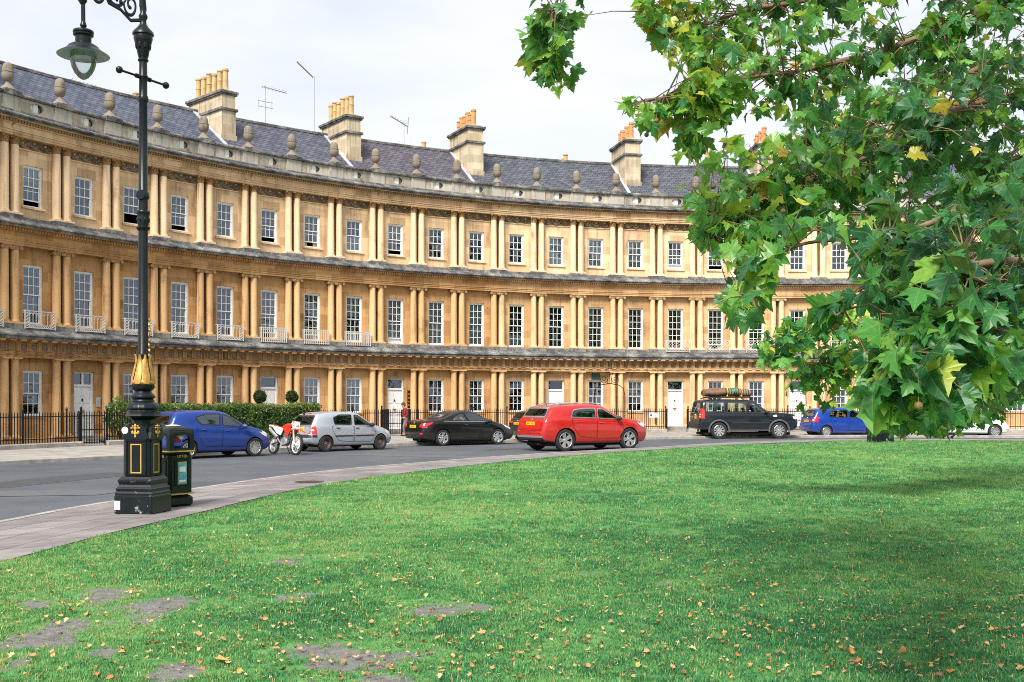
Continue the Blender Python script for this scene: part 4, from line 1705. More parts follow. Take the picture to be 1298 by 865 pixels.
def lamp_post(loc, rotz, label, arm_dir, scale=1.0):
    """arm_dir: world angle of the lantern arm"""
    t = thing('street_lamp', label, 'street lamp', loc, rotz, 'ornate iron street lamps', scale)
    I = M['lampiron']
    zA = ([0, .54, .665, 1.085, 1.185, 1.30, 1.43, 1.58, 1.635, 1.84, 2.145, 2.58, 3.3, 4.0, 4.36, 4.68, 6.2, 6.27, 6.85, 8.4],
          [0, .54, .59, 1.02, 1.10, 1.25, 1.32, 1.43, 1.50, 1.64, 1.89, 2.27, 3.0, 4.19, 4.47, 4.68, 6.42, 6.49, 6.88, 8.4])
    zB = ([6.5, 6.925, 7.44, 7.75, 8.5], [6.24, 6.635, 7.035, 7.55, 8.5])
    def fa(x, y, z):
        k = (.86 if z < 6.6 else .92) if z > 1.6 else 1.0
        return (x * k, y * k, float(np.interp(z, *zA)))
    fb = lambda x, y, z: (x * .9, y * .9, float(np.interp(z, *zB)))
    # plinth and pedestal (square)
    b = MB(fa)
    def sq(h, z0, z1, bev=.012): b.bbox(-h, h, -h, h, z0, z1, bev)
    def ogee(pr):
        for (h0, z0), (h1, z1) in zip(pr[:-1], pr[1:]):
            vs = [(-h0, -h0, z0), (h0, -h0, z0), (h0, h0, z0), (-h0, h0, z0), (-h1, -h1, z1), (h1, -h1, z1), (h1, h1, z1), (-h1, h1, z1)]
            b.add(vs, [(0, 1, 5, 4), (1, 2, 6, 5), (2, 3, 7, 6), (3, 0, 4, 7)])
        h1, z1 = pr[-1]
        b.add([(-h1, -h1, z1), (h1, -h1, z1), (h1, h1, z1), (-h1, h1, z1)], [(0, 1, 2, 3)])
    sq(.300, 0, .27)
    ogee([(.288, .268), (.290, .30), (.275, .325), (.278, .335), (.282, .365), (.268, .385), (.262, .39)])
    ogee([(.262, .388), (.245, .42), (.248, .44), (.262, .465), (.262, .49), (.245, .51), (.225, .54), (.218, .545)])
    b.build('plinth', I, t)
    b = MB(fa)
    sq(.205, .54, 1.24, .03)
    for k in range(4):
        Rz = Matrix.Rotation(k * PI / 2, 4, 'Z')
        # framed panel on each face: moulded border
        for x0, x1, z0, z1 in ((-.165, .165, .60, .625), (-.165, .165, 1.135, 1.165), (-.165, -.14, .625, 1.135), (.14, .165, .625, 1.135)):
            b.bbox(x0, x1, -.226, -.2, z0, z1, .008, 0, Rz)
        b.box(-.175, .175, -.232, -.2, 1.165, 1.185, 0, Rz)
        # arched head above the panel
        pts = [(-.205, 1.185), (.205, 1.185)] + [(.17 * math.cos(a), 1.26 + .17 * math.sin(a)) for a in [PI * i / 10 for i in range(11)]]
        b.prism(pts, -.224, -.18, 'y', 0, Rz)
    b.build('pedestal', I, t)
    b = MB(fa)
    for k in range(4):
        Rz = Matrix.Rotation(k * PI / 2, 4, 'Z')
        for x0, x1, z0, z1 in ((-.085, .085, .665, .68), (-.085, .085, 1.07, 1.085), (-.085, -.07, .68, 1.07), (.07, .085, .68, 1.07)):
            b.box(x0, x1, -.213, -.2055, z0, z1, 0, Rz)
        for p, q in ((.0, 1.30), (.06, 1.31), (-.06, 1.31), (0, 1.37), (0, 1.24), (.04, 1.36), (-.04, 1.36), (.045, 1.255), (-.045, 1.255)):
            b.ball((0, 0, 0), .020, 6, 4, 0, 0, Rz @ Matrix.Translation((p, -.227, q)))
        b.box(-.012, .012, -.235, -.22, 1.20, 1.42, 0, Rz)
        b.box(-.06, .06, -.233, -.22, 1.30, 1.32, 0, Rz)
        for s in (-1, 1):
            b.tube([Rz @ Vector((0, -.228, 1.26)), Rz @ Vector((s * .035, -.23, 1.24)), Rz @ Vector((s * .05, -.23, 1.275))], .008, 5)
    b.build('gilded_ornament', M['goldline'], t)
    # round neck with fluted torus
    b = MB(fa)
    b.lathe([(.20, 1.22), (.17, 1.30), (.155, 1.40), (.165, 1.50), (.26, 1.58), (.285, 1.60), (.285, 1.625), (.25, 1.635)], 8, a0=PI / 8)
    b.lathe([(.24, 1.63), (.235, 1.66), (.262, 1.70), (.255, 1.75), (.22, 1.80), (.18, 1.84)], 48, lobes=16, lobe_amp=.05)
    b.lathe([(.185, 1.83), (.19, 1.85), (.185, 1.87), (.165, 1.89), (.20, 1.91), (.205, 1.935), (.19, 1.96), (.15, 2.0), (.135, 2.03), (.16, 2.05), (.185, 2.08), (.195, 2.10), (.195, 2.13), (.17, 2.145)], 28)
    b.build('neck', I, t, smooth=35)
    # gilded leaf calyx
    b = MB(fa)
    b.lathe([(.165, 2.14), (.195, 2.17), (.192, 2.20), (.17, 2.26), (.15, 2.34), (.125, 2.42), (.105, 2.50), (.095, 2.56), (.09, 2.58)], 64, lobes=16, lobe_amp=.07)
    for i in range(8):
        a = 2 * PI * i / 8
        rd = Vector((math.cos(a), math.sin(a), 0)); tg = Vector((-math.sin(a), math.cos(a), 0))
        pr = [(.196, 2.16, .05), (.186, 2.26, .065), (.155, 2.38, .055), (.125, 2.50, .04), (.112, 2.58, .028), (.125, 2.645, .016), (.14, 2.64, .006)]
        vs = []
        for r, z, w in pr:
            c = rd * (r + .008) + Vector((0, 0, z))
            vs += [c - tg * w - rd * .006, c + rd * .012, c + tg * w - rd * .006]
        fs = []
        for k in range(len(pr) - 1):
            for j in (0, 1):
                p = k * 3 + j
                fs.append((p, p + 1, p + 4, p + 3))
        b.add(vs, fs)
    b.build('gilded_leaf_calyx', M['gold'], t, smooth=50)
    # gold leaf spray climbing one side of the shaft
    b = MB(fa)
    for k in range(9):
        z = 2.56 + .075 * k
        b.ball((.104, .0 + .012 * (-1) ** k, z), (.022, .028, .03), 6, 4, 0, .2)
    b.build('gilded_spray', M['gold'], t, rot=(0, 0, R_(12)))
    # shaft
    b = MB(fa)
    b.lathe([(.098, 2.5), (.094, 2.62), (.105, 2.63), (.105, 2.66), (.090, 2.68), (.080, 3.99), (.098, 4.0), (.118, 4.03), (.118, 4.05), (.09, 4.07), (.092, 4.10), (.112, 4.2), (.098, 4.25), (.112, 4.31), (.118, 4.33),
             (.108, 4.36), (.080, 4.38), (.078, 4.62), (.10, 4.64), (.105, 4.68), (.1, 4.73), (.078, 4.75), (.070, 5.9), (.083, 5.92), (.09, 5.95), (.083, 5.98), (.07, 6.0), (.068, 6.2), (.08, 6.22), (.088, 6.24), (.07, 6.27),
             (.066, 6.55), (.088, 6.58), (.092, 6.60), (.07, 6.63), (.085, 6.70), (.105, 6.85), (.135, 6.95), (.15, 7.0), (.145, 7.04), (.17, 7.06), (.16, 7.10), (.09, 7.17), (.055, 7.22), (.048, 7.28), (.07, 7.32),
             (.07, 7.35), (.045, 7.39), (.055, 7.45), (.038, 7.62), (.06, 7.66), (.035, 7.70), (.028, 8.35)], 20)
    for i in range(8):
        a = 2 * PI * i / 8
        b.ball((.105 * math.cos(a), .105 * math.sin(a), 6.9), (.03, .03, .07), 6, 4)
        b.ball((.10 * math.cos(a), .10 * math.sin(a), 4.19), (.02, .02, .05), 6, 4)
    b.lathe([(.0, -.05), (.075, -.05), (.085, -.02), (.085, .02), (.075, .05), (0, .05)], 14, (0, -.06, 4.68), M=Matrix.Rotation(PI / 2, 4, 'X'))
    b.build('shaft', I, t, smooth=40)
    # ladder rest with ball ends
    b = MB()
    b.tube([(-.43, 0, 6.45), (.43, 0, 6.45)], .018, 8)
    for s in (-1, 1):
        b.ball((s * .45, 0, 6.45), .052, 12, 8)
        b.lathe([(.035, -.02), (.035, .02)], 8, (s * .12, 0, 6.45), M=Matrix.Rotation(PI / 2, 4, 'Y'))
    b.build('ladder_rest', I, t, rot=(0, 0, math.atan2(.80, .43) - rotz + PI), smooth=40)
    # swan-neck bracket
    ra = arm_dir - rotz
    A = Matrix.Rotation(ra, 4, 'Z')
    b = MB(fb)
    L = .98
    arc = [(0.03, 0, 7.72)] + [(.49 - .46 * math.cos(a), 0, 8.02 + .36 * math.sin(a)) for a in [PI * (i / 14) * .93 for i in range(0, 15)]] + [(.965, 0, 7.86), (.945, 0, 7.70), (.94, 0, 7.42)]
    b.tube([A @ Vector(p) for p in arc], .035, 8)
    b.lathe([(.03, -.04), (.07, -.01), (.07, .01), (.03, .04)], 10, A @ Vector((.952, 0, 7.68)))
    b.lathe([(.03, -.04), (.055, 0), (.03, .04)], 10, A @ Vector((.94, 0, 7.46)))
    def scroll(cx, cz, r, a0, turns, sg=1):
        pts = []
        n = int(24 * turns)
        for i in range(n + 1):
            q = i / n
            rr = r * (1 - .8 * q)
            a = a0 + sg * 2 * PI * turns * q
            pts.append(A @ Vector((cx + rr * math.cos(a), 0, cz + rr * math.sin(a))))
        b.tube(pts, .017, 6)
    scroll(.44, 7.86, .20, PI, 1.4)
    scroll(.20, 7.72, .11, 0, 1.3, -1)
    scroll(.70, 7.80, .13, 0, 1.4, -1)
    b.tube([A @ Vector(p) for p in ((.03, 0, 7.60), (.2, 0, 7.58), (.36, 0, 7.66), (.55, 0, 7.70), (.66, 0, 7.86), (.70, 0, 8.1))], .017, 6)
    for k in range(6):
        b.ball(A @ Vector((.36 + .06 * k, 0, 7.73 + .02 * (k % 3))), .03, 6, 4)
    b.build('swan_neck_bracket', I, t, smooth=40)
    # lantern
    C0 = A @ Vector((.94, 0, 0))
    b = MB(fb)
    b.lathe([(.03, 7.44), (.06, 7.42), (.14, 7.395), (.158, 7.38), (.16, 7.35), (.145, 7.335), (.158, 7.32), (.155, 7.295), (.125, 7.275), (.122, 7.16), (.19, 7.12), (.235, 7.085), (.25, 7.05), (.33, 6.985), (.40, 6.935), (.405, 6.925)], 36, (C0.x, C0.y, 0), 0, cap=False)
    b.lathe([(.405, 6.925), (.395, 6.922), (.31, 6.965), (.22, 7.0), (.21, 6.985), (.17, 6.995), (.12, 7.05), (0, 7.06)], 36, (C0.x, C0.y, 0), 1, cap=False)
    sh = b.build('lamp_shade', [I, M['shade_in']], t, smooth=40)
    b = MB(fb)
    b.lathe([(.195, 6.99), (.203, 6.90), (.198, 6.82), (.175, 6.73), (.135, 6.65), (.08, 6.585), (.03, 6.555), (0, 6.55)], 28, (C0.x, C0.y, 0), cap=False)
    b.build('lamp_globe', M['globe'], t, smooth=60)
    return t


TLAMP = ray_at(181.5, 640, 16.4)
lamp1 = lamp_post((TLAMP.x, TLAMP.y, .12), R_(-10), 'tall dark iron lamp post with gilded leaf collar beside the litter bin', R_(213))
b = MB(); b.lathe([(.052, 0), (.052, .004)], 18, M=Matrix.Rotation(PI / 2, 4, 'X'))
b.build('round_sticker', M['sticker'], lamp1, (-.165, -.228, 1.22))
b = MB(); b.box(-.045, .045, -.003, 0, -.065, .065)
pl = b.build('number_label', M['sticker'], lamp1, (-.245, -.302, .125))
tm = text_mesh('2', .07, M['iron'], .001)
tm.materials[0] = M['lead']
inst('lettering', tm, pl, (0, -.004, .01), (PI / 2, 0, 0))

p2 = ray_at(1116, 556, 45.5)
lamp_post((p2.x, p2.y, .12), R_(8), 'distant dark iron lamp post whose base shows under the leaves beside the blue hatchback', R_(-20), 1.32)

# ---- litter bin
def litter_bin():
    c = ground_at(216.5, 641.5, .12)
    rot = math.atan2(-c.x, -c.y)
    t = thing('litter_bin', 'dark green square litter bin with gold bands beside the lamp post', 'litter bin', (c.x + .02, c.y + .05, .12), R_(53), scale=.98)
    G = simple('bin_dark_green', (.004, .012, .008), .34, spec=.35, var=.25)
    w = .235
    b = MB()
    b.bbox(-w, w, -w, w, 0, .17, .035)
    b.bbox(-w + .008, w - .008, -w + .008, w - .008, .16, .86, .05)
    for k in range(4):
        Rz = Matrix.Rotation(k * PI / 2, 4, 'Z')
        for x0, x1, z0, z1 in ((-.14, .14, .33, .355), (-.14, .14, .72, .745), (-.14, -.115, .355, .72), (.115, .14, .355, .72), (-.16, .16, .765, .775)):
            b.bbox(x0, x1, -w - .006, -w + .012, z0, z1, .006, 0, Rz)
    b.build('bin_body', G, t, smooth=30)
    # hood with an arched opening on every side
    h = MB()
    for k in range(4):
        Rz = Matrix.Rotation(k * PI / 2, 4, 'Z')
        N = 12
        ap = [(-.15, .93)] + [(-.15 + .0, 1.08)] + [(.15 * -math.cos(PI * i / N), 1.08 + .07 * math.sin(PI * i / N)) for i in range(1, N)] + [(.15, 1.08), (.15, .93)]
        # face = frame around the aperture
        outer = [(-w, .86), (-w, 1.13)] + [(-w + 2 * w * i / N, 1.13 + .06 * math.sin(PI * i / N)) for i in range(1, N)] + [(w, 1.13), (w, .86)]
        n = len(ap)
        vs = [Rz @ Vector((x, -w, z)) for x, z in outer] + [Rz @ Vector((x, -w, z)) for x, z in ap] + [Rz @ Vector((x, -w + .05, z)) for x, z in ap]
        fs = [(i, i + 1, n + i + 1, n + i) for i in range(n - 1)] + [(n - 1, 0, n, 2 * n - 1)]
        fs += [(n + i, n + (i + 1) % n, 2 * n + (i + 1) % n, 2 * n + i) for i in range(n)]
        h.add(vs, fs)
    rs = []
    N = 12
    for z, s in ((1.16, 1.0), (1.22, .93), (1.26, .75), (1.275, .4)):
        h0 = len(rs)
        for k in range(4):
            Rz = Matrix.Rotation(k * PI / 2, 4, 'Z')
            for i in range(N):
                q = i / N
                rs.append(Rz @ Vector(((-w + 2 * w * q) * s, -w * s, z + (.035 * math.sin(PI * q) if s == 1 else 0) - (.03 if s == 1 else 0))))
    m = 4 * N
    fs = []
    for k in range(3):
        for i in range(m):
            fs.append((k * m + i, k * m + (i + 1) % m, (k + 1) * m + (i + 1) % m, (k + 1) * m + i))
    fs.append(tuple(3 * m + i for i in range(m)))
    h.add(rs, fs)
    hd = h.build('bin_hood', G, t, smooth=35, fix=False)
    b = MB()
    b.lathe([(.12, 1.272), (.13, 1.285), (.06, 1.305), (0, 1.308)], 16)
    b.build('ash_plate', simple('worn_cream_top', (.62, .52, .38), .5), t, smooth=40)
    b = MB()
    for z in (.19, .872):
        for k in range(4):
            b.box(-w - .003, w + .003, -w - .004, -w + .004, z, z + .022, 0, Matrix.Rotation(k * PI / 2, 4, 'Z'))
    b.build('gold_band', M['goldline'], t)
    b = MB()
    b.bbox(-w + .04, w - .04, -w + .04, w - .04, .80, .92, .02)
    b.build('liner', M['iron'], t)
    tm = text_mesh('LITTER', .062, M['goldline'], .002)
    for k in (0, 3):
        o = inst('lettering', tm, t, (0, 0, 0), (0, 0, 0))
        Rz = Matrix.Rotation(k * PI / 2, 4, 'Z')
        o.location = Rz @ Vector((0, -w - .006, .80))
        o.rotation_euler = (PI / 2, 0, k * PI / 2)
    # small notice in the side panel
    tl = simple('teal_notice', (.10, .42, .50), .4, var=.5, vscale=22)
    b = MB()
    b.box(-.075, .075, -.006, 0, -.17, .17, 0)
    b.box(-.06, .06, -.008, -.005, .02, .10, 1)
    b.box(-.06, .06, -.008, -.005, -.14, -.11, 1)
    nb_ = b.build('notice', [tl, M['sticker']], t, (0, -w - .008, .535), (0, 0, 0))
    b = MB()
    b.box(-.085, .085, -.004, 0, -.18, .18)
    b.build('notice_frame', M['goldline'], t, (0, -w - .003, .535), (0, 0, 0))
    return t


BIN = litter_bin()
bx, by = BIN.location.x, BIN.location.y
b = MB()
b.bbox(-.11, .11, -.10, .10, 0, .12, .04, 0)
b.ball((.0, 0, .14), (.11, .10, .06), 10, 6, 1)
b.ball((.06, -.04, .17), (.07, .05, .05), 8, 5, 2)
o = b.build('rubbish', [simple('blue_plastic_wrapper', (.05, .14, .62), .3), simple('red_plastic_wrapper', (.65, .04, .03), .3), M['sticker']], None, (bx + .04, by - .02, 1.03), (0, 0, .5), smooth=40)
tag(o, 'crumpled red, white and blue wrappers showing in the bin opening', 'rubbish')


# ---- iron railings in front of the basement areas
def bend_r(R0_):
    def f(x, y, z):
        a = x / R0_
        return ((R0_ + y) * math.sin(a), (R0_ + y) * math.cos(a) - R0_, z)
    return f


def rail_run(ang_a, ang_b, label, group='black iron area railings'):
    """ang_a > ang_b, facing the road"""
    am = (ang_a + ang_b) / 2
    L = (ang_a - ang_b) * R_RAIL
    t = thing('iron_railing', label, 'railing', (CX + R_RAIL * math.cos(am), CY + R_RAIL * math.sin(am), 0), am - PI / 2, group)
    F = bend_r(R_RAIL)
    b = MB(F)
    b.sweep([(-.12, .0), (-.12, .27), (-.08, .30), (.10, .30), (.15, .26), (.15, .10)], -L / 2, L / 2, max(2, int(L / .8)))
    b.build('coping', M['kerb'], t, fix=False)
    b = MB(F)
    n = int(L / .125)
    for i in range(n + 1):
        x = -L / 2 + .03 + (L - .06) * i / n
        s = .012
        main = (i % 16 == 0)
        if main: continue
        b.box(x - s, x + s, -s, s, .28, 1.36)
        b.add([(x - s * 1.7, 0, 1.36), (x, -s * 1.7, 1.36), (x + s * 1.7, 0, 1.36), (x, s * 1.7, 1.36), (x, 0, 1.45)], [(0, 1, 4), (1, 2, 4), (2, 3, 4), (3, 0, 4)])
    for z in (.42, 1.22):
        b.sweep([(.022, z), (.022, z + .035), (-.022, z + .035), (-.022, z), (.022, z)], -L / 2, L / 2, max(2, int(L / .8)))
    b.build('railing_bars', M['iron'], t, fix=False)
    b = MB()
    b.box(-.026, .026, -.026, .026, .28, 1.42)
    b.lathe([(.02, 1.42), (.04, 1.45), (.045, 1.5), (.03, 1.54), (.015, 1.56), (0, 1.60)], 8)
    pm = b.mesh('railing_post', M['iron'])
    for i in range(0, n + 1, 16):
        x = -L / 2 + .03 + (L - .06) * i / n
        inst('railing_post', pm, t, F(x, 0, 0), (0, 0, -x / R_RAIL))
    return t


def bay_angle(k): return TH0 - DLT * (k + .5)


def px_angle(px): return polar(on_ring(px, R_RAIL))[0]


GATES = {0: 118.5, 4: 352, 7: 497, 11: 700, 14: 858, 17: 1012}      # where the gate of each door stands in the railing line
HEDGE = (px_angle(188), px_angle(401))
HALFG = .62 / R_RAIL
ga = {k: px_angle(v) for k, v in GATES.items()}
for a, b_, lab in ((px_angle(-90), ga[0] + HALFG, 'black area railing on a stone coping at the left edge of the view'),
                   (ga[0] - HALFG, HEDGE[0], 'short black area railing between the front gate and the hedge, behind the lamp post'),
                   (HEDGE[1], ga[7] + HALFG, 'black area railing right of the hedge, behind the silver hatchback'),
                   (ga[7] - HALFG, ga[11] + HALFG, 'long black area railing behind the black coupe'),
                   (ga[11] - HALFG, ga[14] + HALFG, 'black area railing with a white notice, between the red car and the off-roader'),
                   (ga[14] - HALFG, ga[17] + HALFG, 'black area railing behind the black off-roader'),
                   (ga[17] - HALFG, px_angle(1420), 'black area railing under the leaves, behind the white car')):
    rail_run(a, b_, lab)


def bridge_and_rails(k, words):
    """stone bridge over the basement area from the gate to the door (part of the house) and the railings along it"""
    ad = bay_angle(k)
    b0 = max(h[0] for h in HOUSES if h[0] <= k)
    root = house_roots[b0]
    def P(a, r, off, z): return Vector((CX + r * math.cos(a) + off * math.sin(a), CY + r * math.sin(a) - off * math.cos(a), z))
    inv = root.matrix_basis.inverted() if False else (Matrix.Translation(root.location) @ Matrix.Rotation(root.rotation_euler.z, 4, 'Z')).inverted()
    s = MB()
    def slab(pts, z0, z1):
        vs = [inv @ Vector((p.x, p.y, z0)) for p in pts] + [inv @ Vector((p.x, p.y, z1)) for p in pts]
        s.add(vs, [(3, 2, 1, 0), (4, 5, 6, 7), (0, 1, 5, 4), (1, 2, 6, 5), (2, 3, 7, 6), (3, 0, 4, 7)])
    g = ga[k]
    slab([P(g, R_RAIL + .012, -.62, 0), P(g, R_RAIL + .012, .62, 0), P(ad, RF - .005, .70, 0), P(ad, RF - .005, -.70, 0)], -.2, .125)
    slab([P(ad, RF - 1.0, -.66, 0), P(ad, RF - 1.0, .66, 0), P(ad, RF + .02, .66, 0), P(ad, RF + .02, -.66, 0)], .1255, .225)
    slab([P(ad, RF - .5, -.6, 0), P(ad, RF - .5, .6, 0), P(ad, RF + .03, .6, 0), P(ad, RF + .03, -.6, 0)], .2255, .315)
    s.build('entrance_bridge', [M['pave']], root)
    for sd, q in ((-1, 'left'), (1, 'right')):
        p0, p1 = P(g, R_RAIL + .05, sd * .60, .125), P(ad, RF - .50, sd * .66, .125)
        d = p1 - p0
        L = d.length
        t = thing('bridge_railing', 'black railing on the %s of the stone bridge to the %s' % (q, words), 'railing', p0, math.atan2(d.y, d.x) - PI / 2, 'railings along the entrance bridges')
        b = MB()
        n = int(L / .13)
        for i in range(n + 1):
            y = L * i / n
            b.box(-.011, .011, y - .011, y + .011, 0, 1.2)
            b.add([(-.02, y, 1.2), (0, y - .02, 1.2), (.02, y, 1.2), (0, y + .02, 1.2), (0, y, 1.28)], [(0, 1, 4), (1, 2, 4), (2, 3, 4), (3, 0, 4)])
        for z in (.14, 1.06):
            b.box(-.02, .02, 0, L, z, z + .03)
        b.build('railing_bars', M['iron'], t)


for k, w in ((0, 'door by the lamp post'), (4, 'door with topiary balls'), (7, 'door with brass name board'), (11, 'door behind the red car'), (14, 'door behind the off-roader'), (17, 'door above the blue hatchback')):
    bridge_and_rails(k, w)


# iron gates
def gate(k, swing, label):
    g = ga[k] + HALFG
    c = Vector((CX + R_RAIL * math.cos(g), CY + R_RAIL * math.sin(g), .125))
    t = thing('iron_gate', label, 'gate', c, ga[k] - PI / 2 + swing, 'iron gates in the area railings')
    b = MB()
    W = 1.18
    for i in range(10):
        x = .05 + (W - .08) * i / 9
        b.box(x - .012, x + .012, -.012, .012, .06, 1.25)
        b.add([(x - .02, 0, 1.25), (x, -.02, 1.25), (x + .02, 0, 1.25), (x, .02, 1.25), (x, 0, 1.34)], [(0, 1, 4), (1, 2, 4), (2, 3, 4), (3, 0, 4)])
    for z in (.10, .58, 1.10):
        b.box(.03, W, -.018, .018, z, z + .04)
    b.build('gate_bars', M['iron'], t)
    b = MB(); b.box(.0, .05, -.028, .028, 0, 1.38); b.ball((.025, 0, 1.42), .05, 8, 6)
    b.build('hinge_post', M['iron'], t)
gate(0, .0, 'closed black iron gate in front of the door by the lamp post')
gate(7, .0, 'closed black iron gate just behind the person in red')
gate(17, .0, 'closed black iron gate above the blue hatchback at right')

# half-open gate and white notice on the railings
p = on_ring(829, R_RAIL - .06, 0)
th, _ = polar(p)
b = MB(); b.bbox(-.30, .30, -.01, .01, -.13, .13, .004, 0); b.lathe([(.07, 0), (.07, .004)], 14, (-.17, -.012, 0), 1, Matrix.Rotation(PI / 2, 4, 'X'))
for k in range(3): b.box(-.05, .24, -.013, -.009, .05 - .06 * k, .065 - .06 * k, 2)
o = b.build('notice_board', [M['sticker'], simple('blue_sign_ink', (.03, .12, .55), .4), M['lead']], None, (p.x, p.y, 1.05), (0, 0, th - PI / 2))
tag(o, 'small white notice with a blue disc fixed to the railings left of the off-roader', 'notice')

# ---- wrought iron overthrow arch
def overthrow():
    a = px_angle(773)
    p = Vector((CX + (R_RAIL + .02) * math.cos(a), CY + (R_RAIL + .02) * math.sin(a), .12))
    t = thing('iron_overthrow', 'wrought-iron overthrow arch with scrolls and an empty lantern ring, behind the red car', 'iron arch', p, a - PI / 2, scale=.86)
    b = MB()
    w = 1.05
    b.tube([(-w, 0, 0), (-w, 0, 2.35), (-w * .9, 0, 2.75), (-w * .65, 0, 2.98), (-.25, 0, 3.05), (0, 0, 3.1), (.25, 0, 3.05), (w * .65, 0, 2.98), (w * .9, 0, 2.75), (w, 0, 2.35), (w, 0, 0)], .026, 6)
    def scroll(cx, cz, r, a0, turns, sg):
        pts = []
        n = int(20 * turns)
        for i in range(n + 1):
            q = i / n
            rr = r * (1 - .8 * q)
            aa = a0 + sg * 2 * PI * turns * q
            pts.append((cx + rr * math.cos(aa), 0, cz + rr * math.sin(aa)))
        b.tube(pts, .018, 5)
    for s in (-1, 1):
        scroll(s * .42, 3.36, .27, PI / 2 - s * PI / 2 + PI, 1.5, s)
        b.tube([(s * .15, 0, 3.08), (s * .12, 0, 3.4), (s * .2, 0, 3.75)], .018, 5)
    b.build('arch_frame', M['iron'], t, smooth=40)
    b = MB()
    for z, r in ((3.75, .22), (4.05, .24)):
        b.tube([(r * math.cos(2 * PI * i / 16), r * math.sin(2 * PI * i / 16), z) for i in range(16)], .016, 5, closed=True)
    for k in range(4):
        q = k * PI / 2
        b.tube([(.22 * math.cos(q), .22 * math.sin(q), 3.75), (.24 * math.cos(q), .24 * math.sin(q), 4.05), (.27 * math.cos(q), .27 * math.sin(q), 4.15)], .014, 5)
    b.build('lantern_ring', M['iron'], t, smooth=40)
overthrow()


# ---- foliage helper for hedge / topiary / bushes
def leaf_mat(name, ramp, transl=.25, rough=.5, vein=False):
    t = NT(name)
    a = t.n('ShaderNodeAttribute', attribute_name='tint').outputs['Fac']
    col = t.ramp(a, ramp)
    if vein:
        uv = t.n('ShaderNodeSeparateXYZ')
        t.l(t.coord('UV'), uv.inputs[0])
        ax = t.math('ABSOLUTE', uv.outputs[0])
        y = uv.outputs[1]
        best = ax
        for dx, dy in ((.62, .48), (.43, -.04)):
            n_ = math.hypot(dx, dy); dx, dy = dx / n_, dy / n_
            cr = t.math('ABSOLUTE', t.math('SUBTRACT', t.math('MULTIPLY', ax, dy), t.math('MULTIPLY', y, dx)))
            best = t.math('MINIMUM', best, cr)
        for y0 in (.3, .5, .7):      # side veins off the midrib
            cr = t.math('ABSOLUTE', t.math('SUBTRACT', t.math('SUBTRACT', y, y0), t.math('MULTIPLY', ax, .9)))
            best = t.math('MINIMUM', best, t.math('ADD', cr, .006))
        k = t.ramp(best, [(.006, .34), (.018, 0.0)])
        col = t.mix(k, col, (.36, .48, .16))
        blot = t.noise(t.coord('UV'), 5.5, 4, .6)
        col = t.mix(.35, col, t.ramp(blot, [(.35, (.55, .6, .55)), (.65, (1.25, 1.2, 1.0))]), 'MULTIPLY')
    p = t.prin(col, rough, spec=.5)
    tr = t.n('ShaderNodeBsdfTranslucent')
    t.l(t.mix(.35, col, (.30, .42, .04)), tr.inputs['Color'])
    mx = t.n('ShaderNodeMixShader')
    mx.inputs[0].default_value = transl
    t.l(p.outputs[0], mx.inputs[1]); t.l(tr.outputs[0], mx.inputs[2])
    return t.done(mx)


M['hedge_leaf'] = leaf_mat('hedge_leaf', [(0, (.022, .075, .018)), (.45, (.065, .16, .03)), (.7, (.15, .22, .055)), (1, (.34, .20, .07))])
M['topiary_leaf'] = leaf_mat('topiary_leaf', [(0, (.008, .035, .012)), (.6, (.02, .075, .02)), (1, (.06, .13, .04))])
M['twig'] = simple('brown_twig', (.10, .07, .045), .9, var=.3)


def leaf_cloud(name, mat, pts, size, parent=None, loc=(0, 0, 0), seed=1, tintf=None):
    """many small pointed leaves at the given (point, outward normal) list, one mesh"""
    rs = np.random.default_rng(seed)
    n = len(pts)
    V = np.zeros((n, 4, 3)); T = np.zeros((n, 4))
    for i, (p, nn) in enumerate(pts):
        d = Vector(rs.normal(size=3)) * .7 + Vector(nn) * .9
        d.normalize()
        s = d.cross(Vector(rs.normal(size=3))).normalized()
        L = size * rs.uniform(.6, 1.3)
        w = L * .33
        p = Vector(p)
        V[i, 0] = p; V[i, 1] = p + d * L * .5 + s * w; V[i, 2] = p + d * L; V[i, 3] = p + d * L * .5 - s * w
        T[i, :] = np.clip((tintf(p) if tintf else .45) + rs.normal() * .18, 0, 1)
    me = bpy.data.meshes.new(name)
    me.from_pydata(V.reshape(-1, 3).tolist(), [], [(4 * i, 4 * i + 1, 4 * i + 2, 4 * i + 3) for i in range(n)])
    a = me.attributes.new('tint', 'FLOAT', 'POINT')
    a.data.foreach_set('value', T.ravel())
    me.materials.append(mat)
    return inst(name, me, parent, loc)


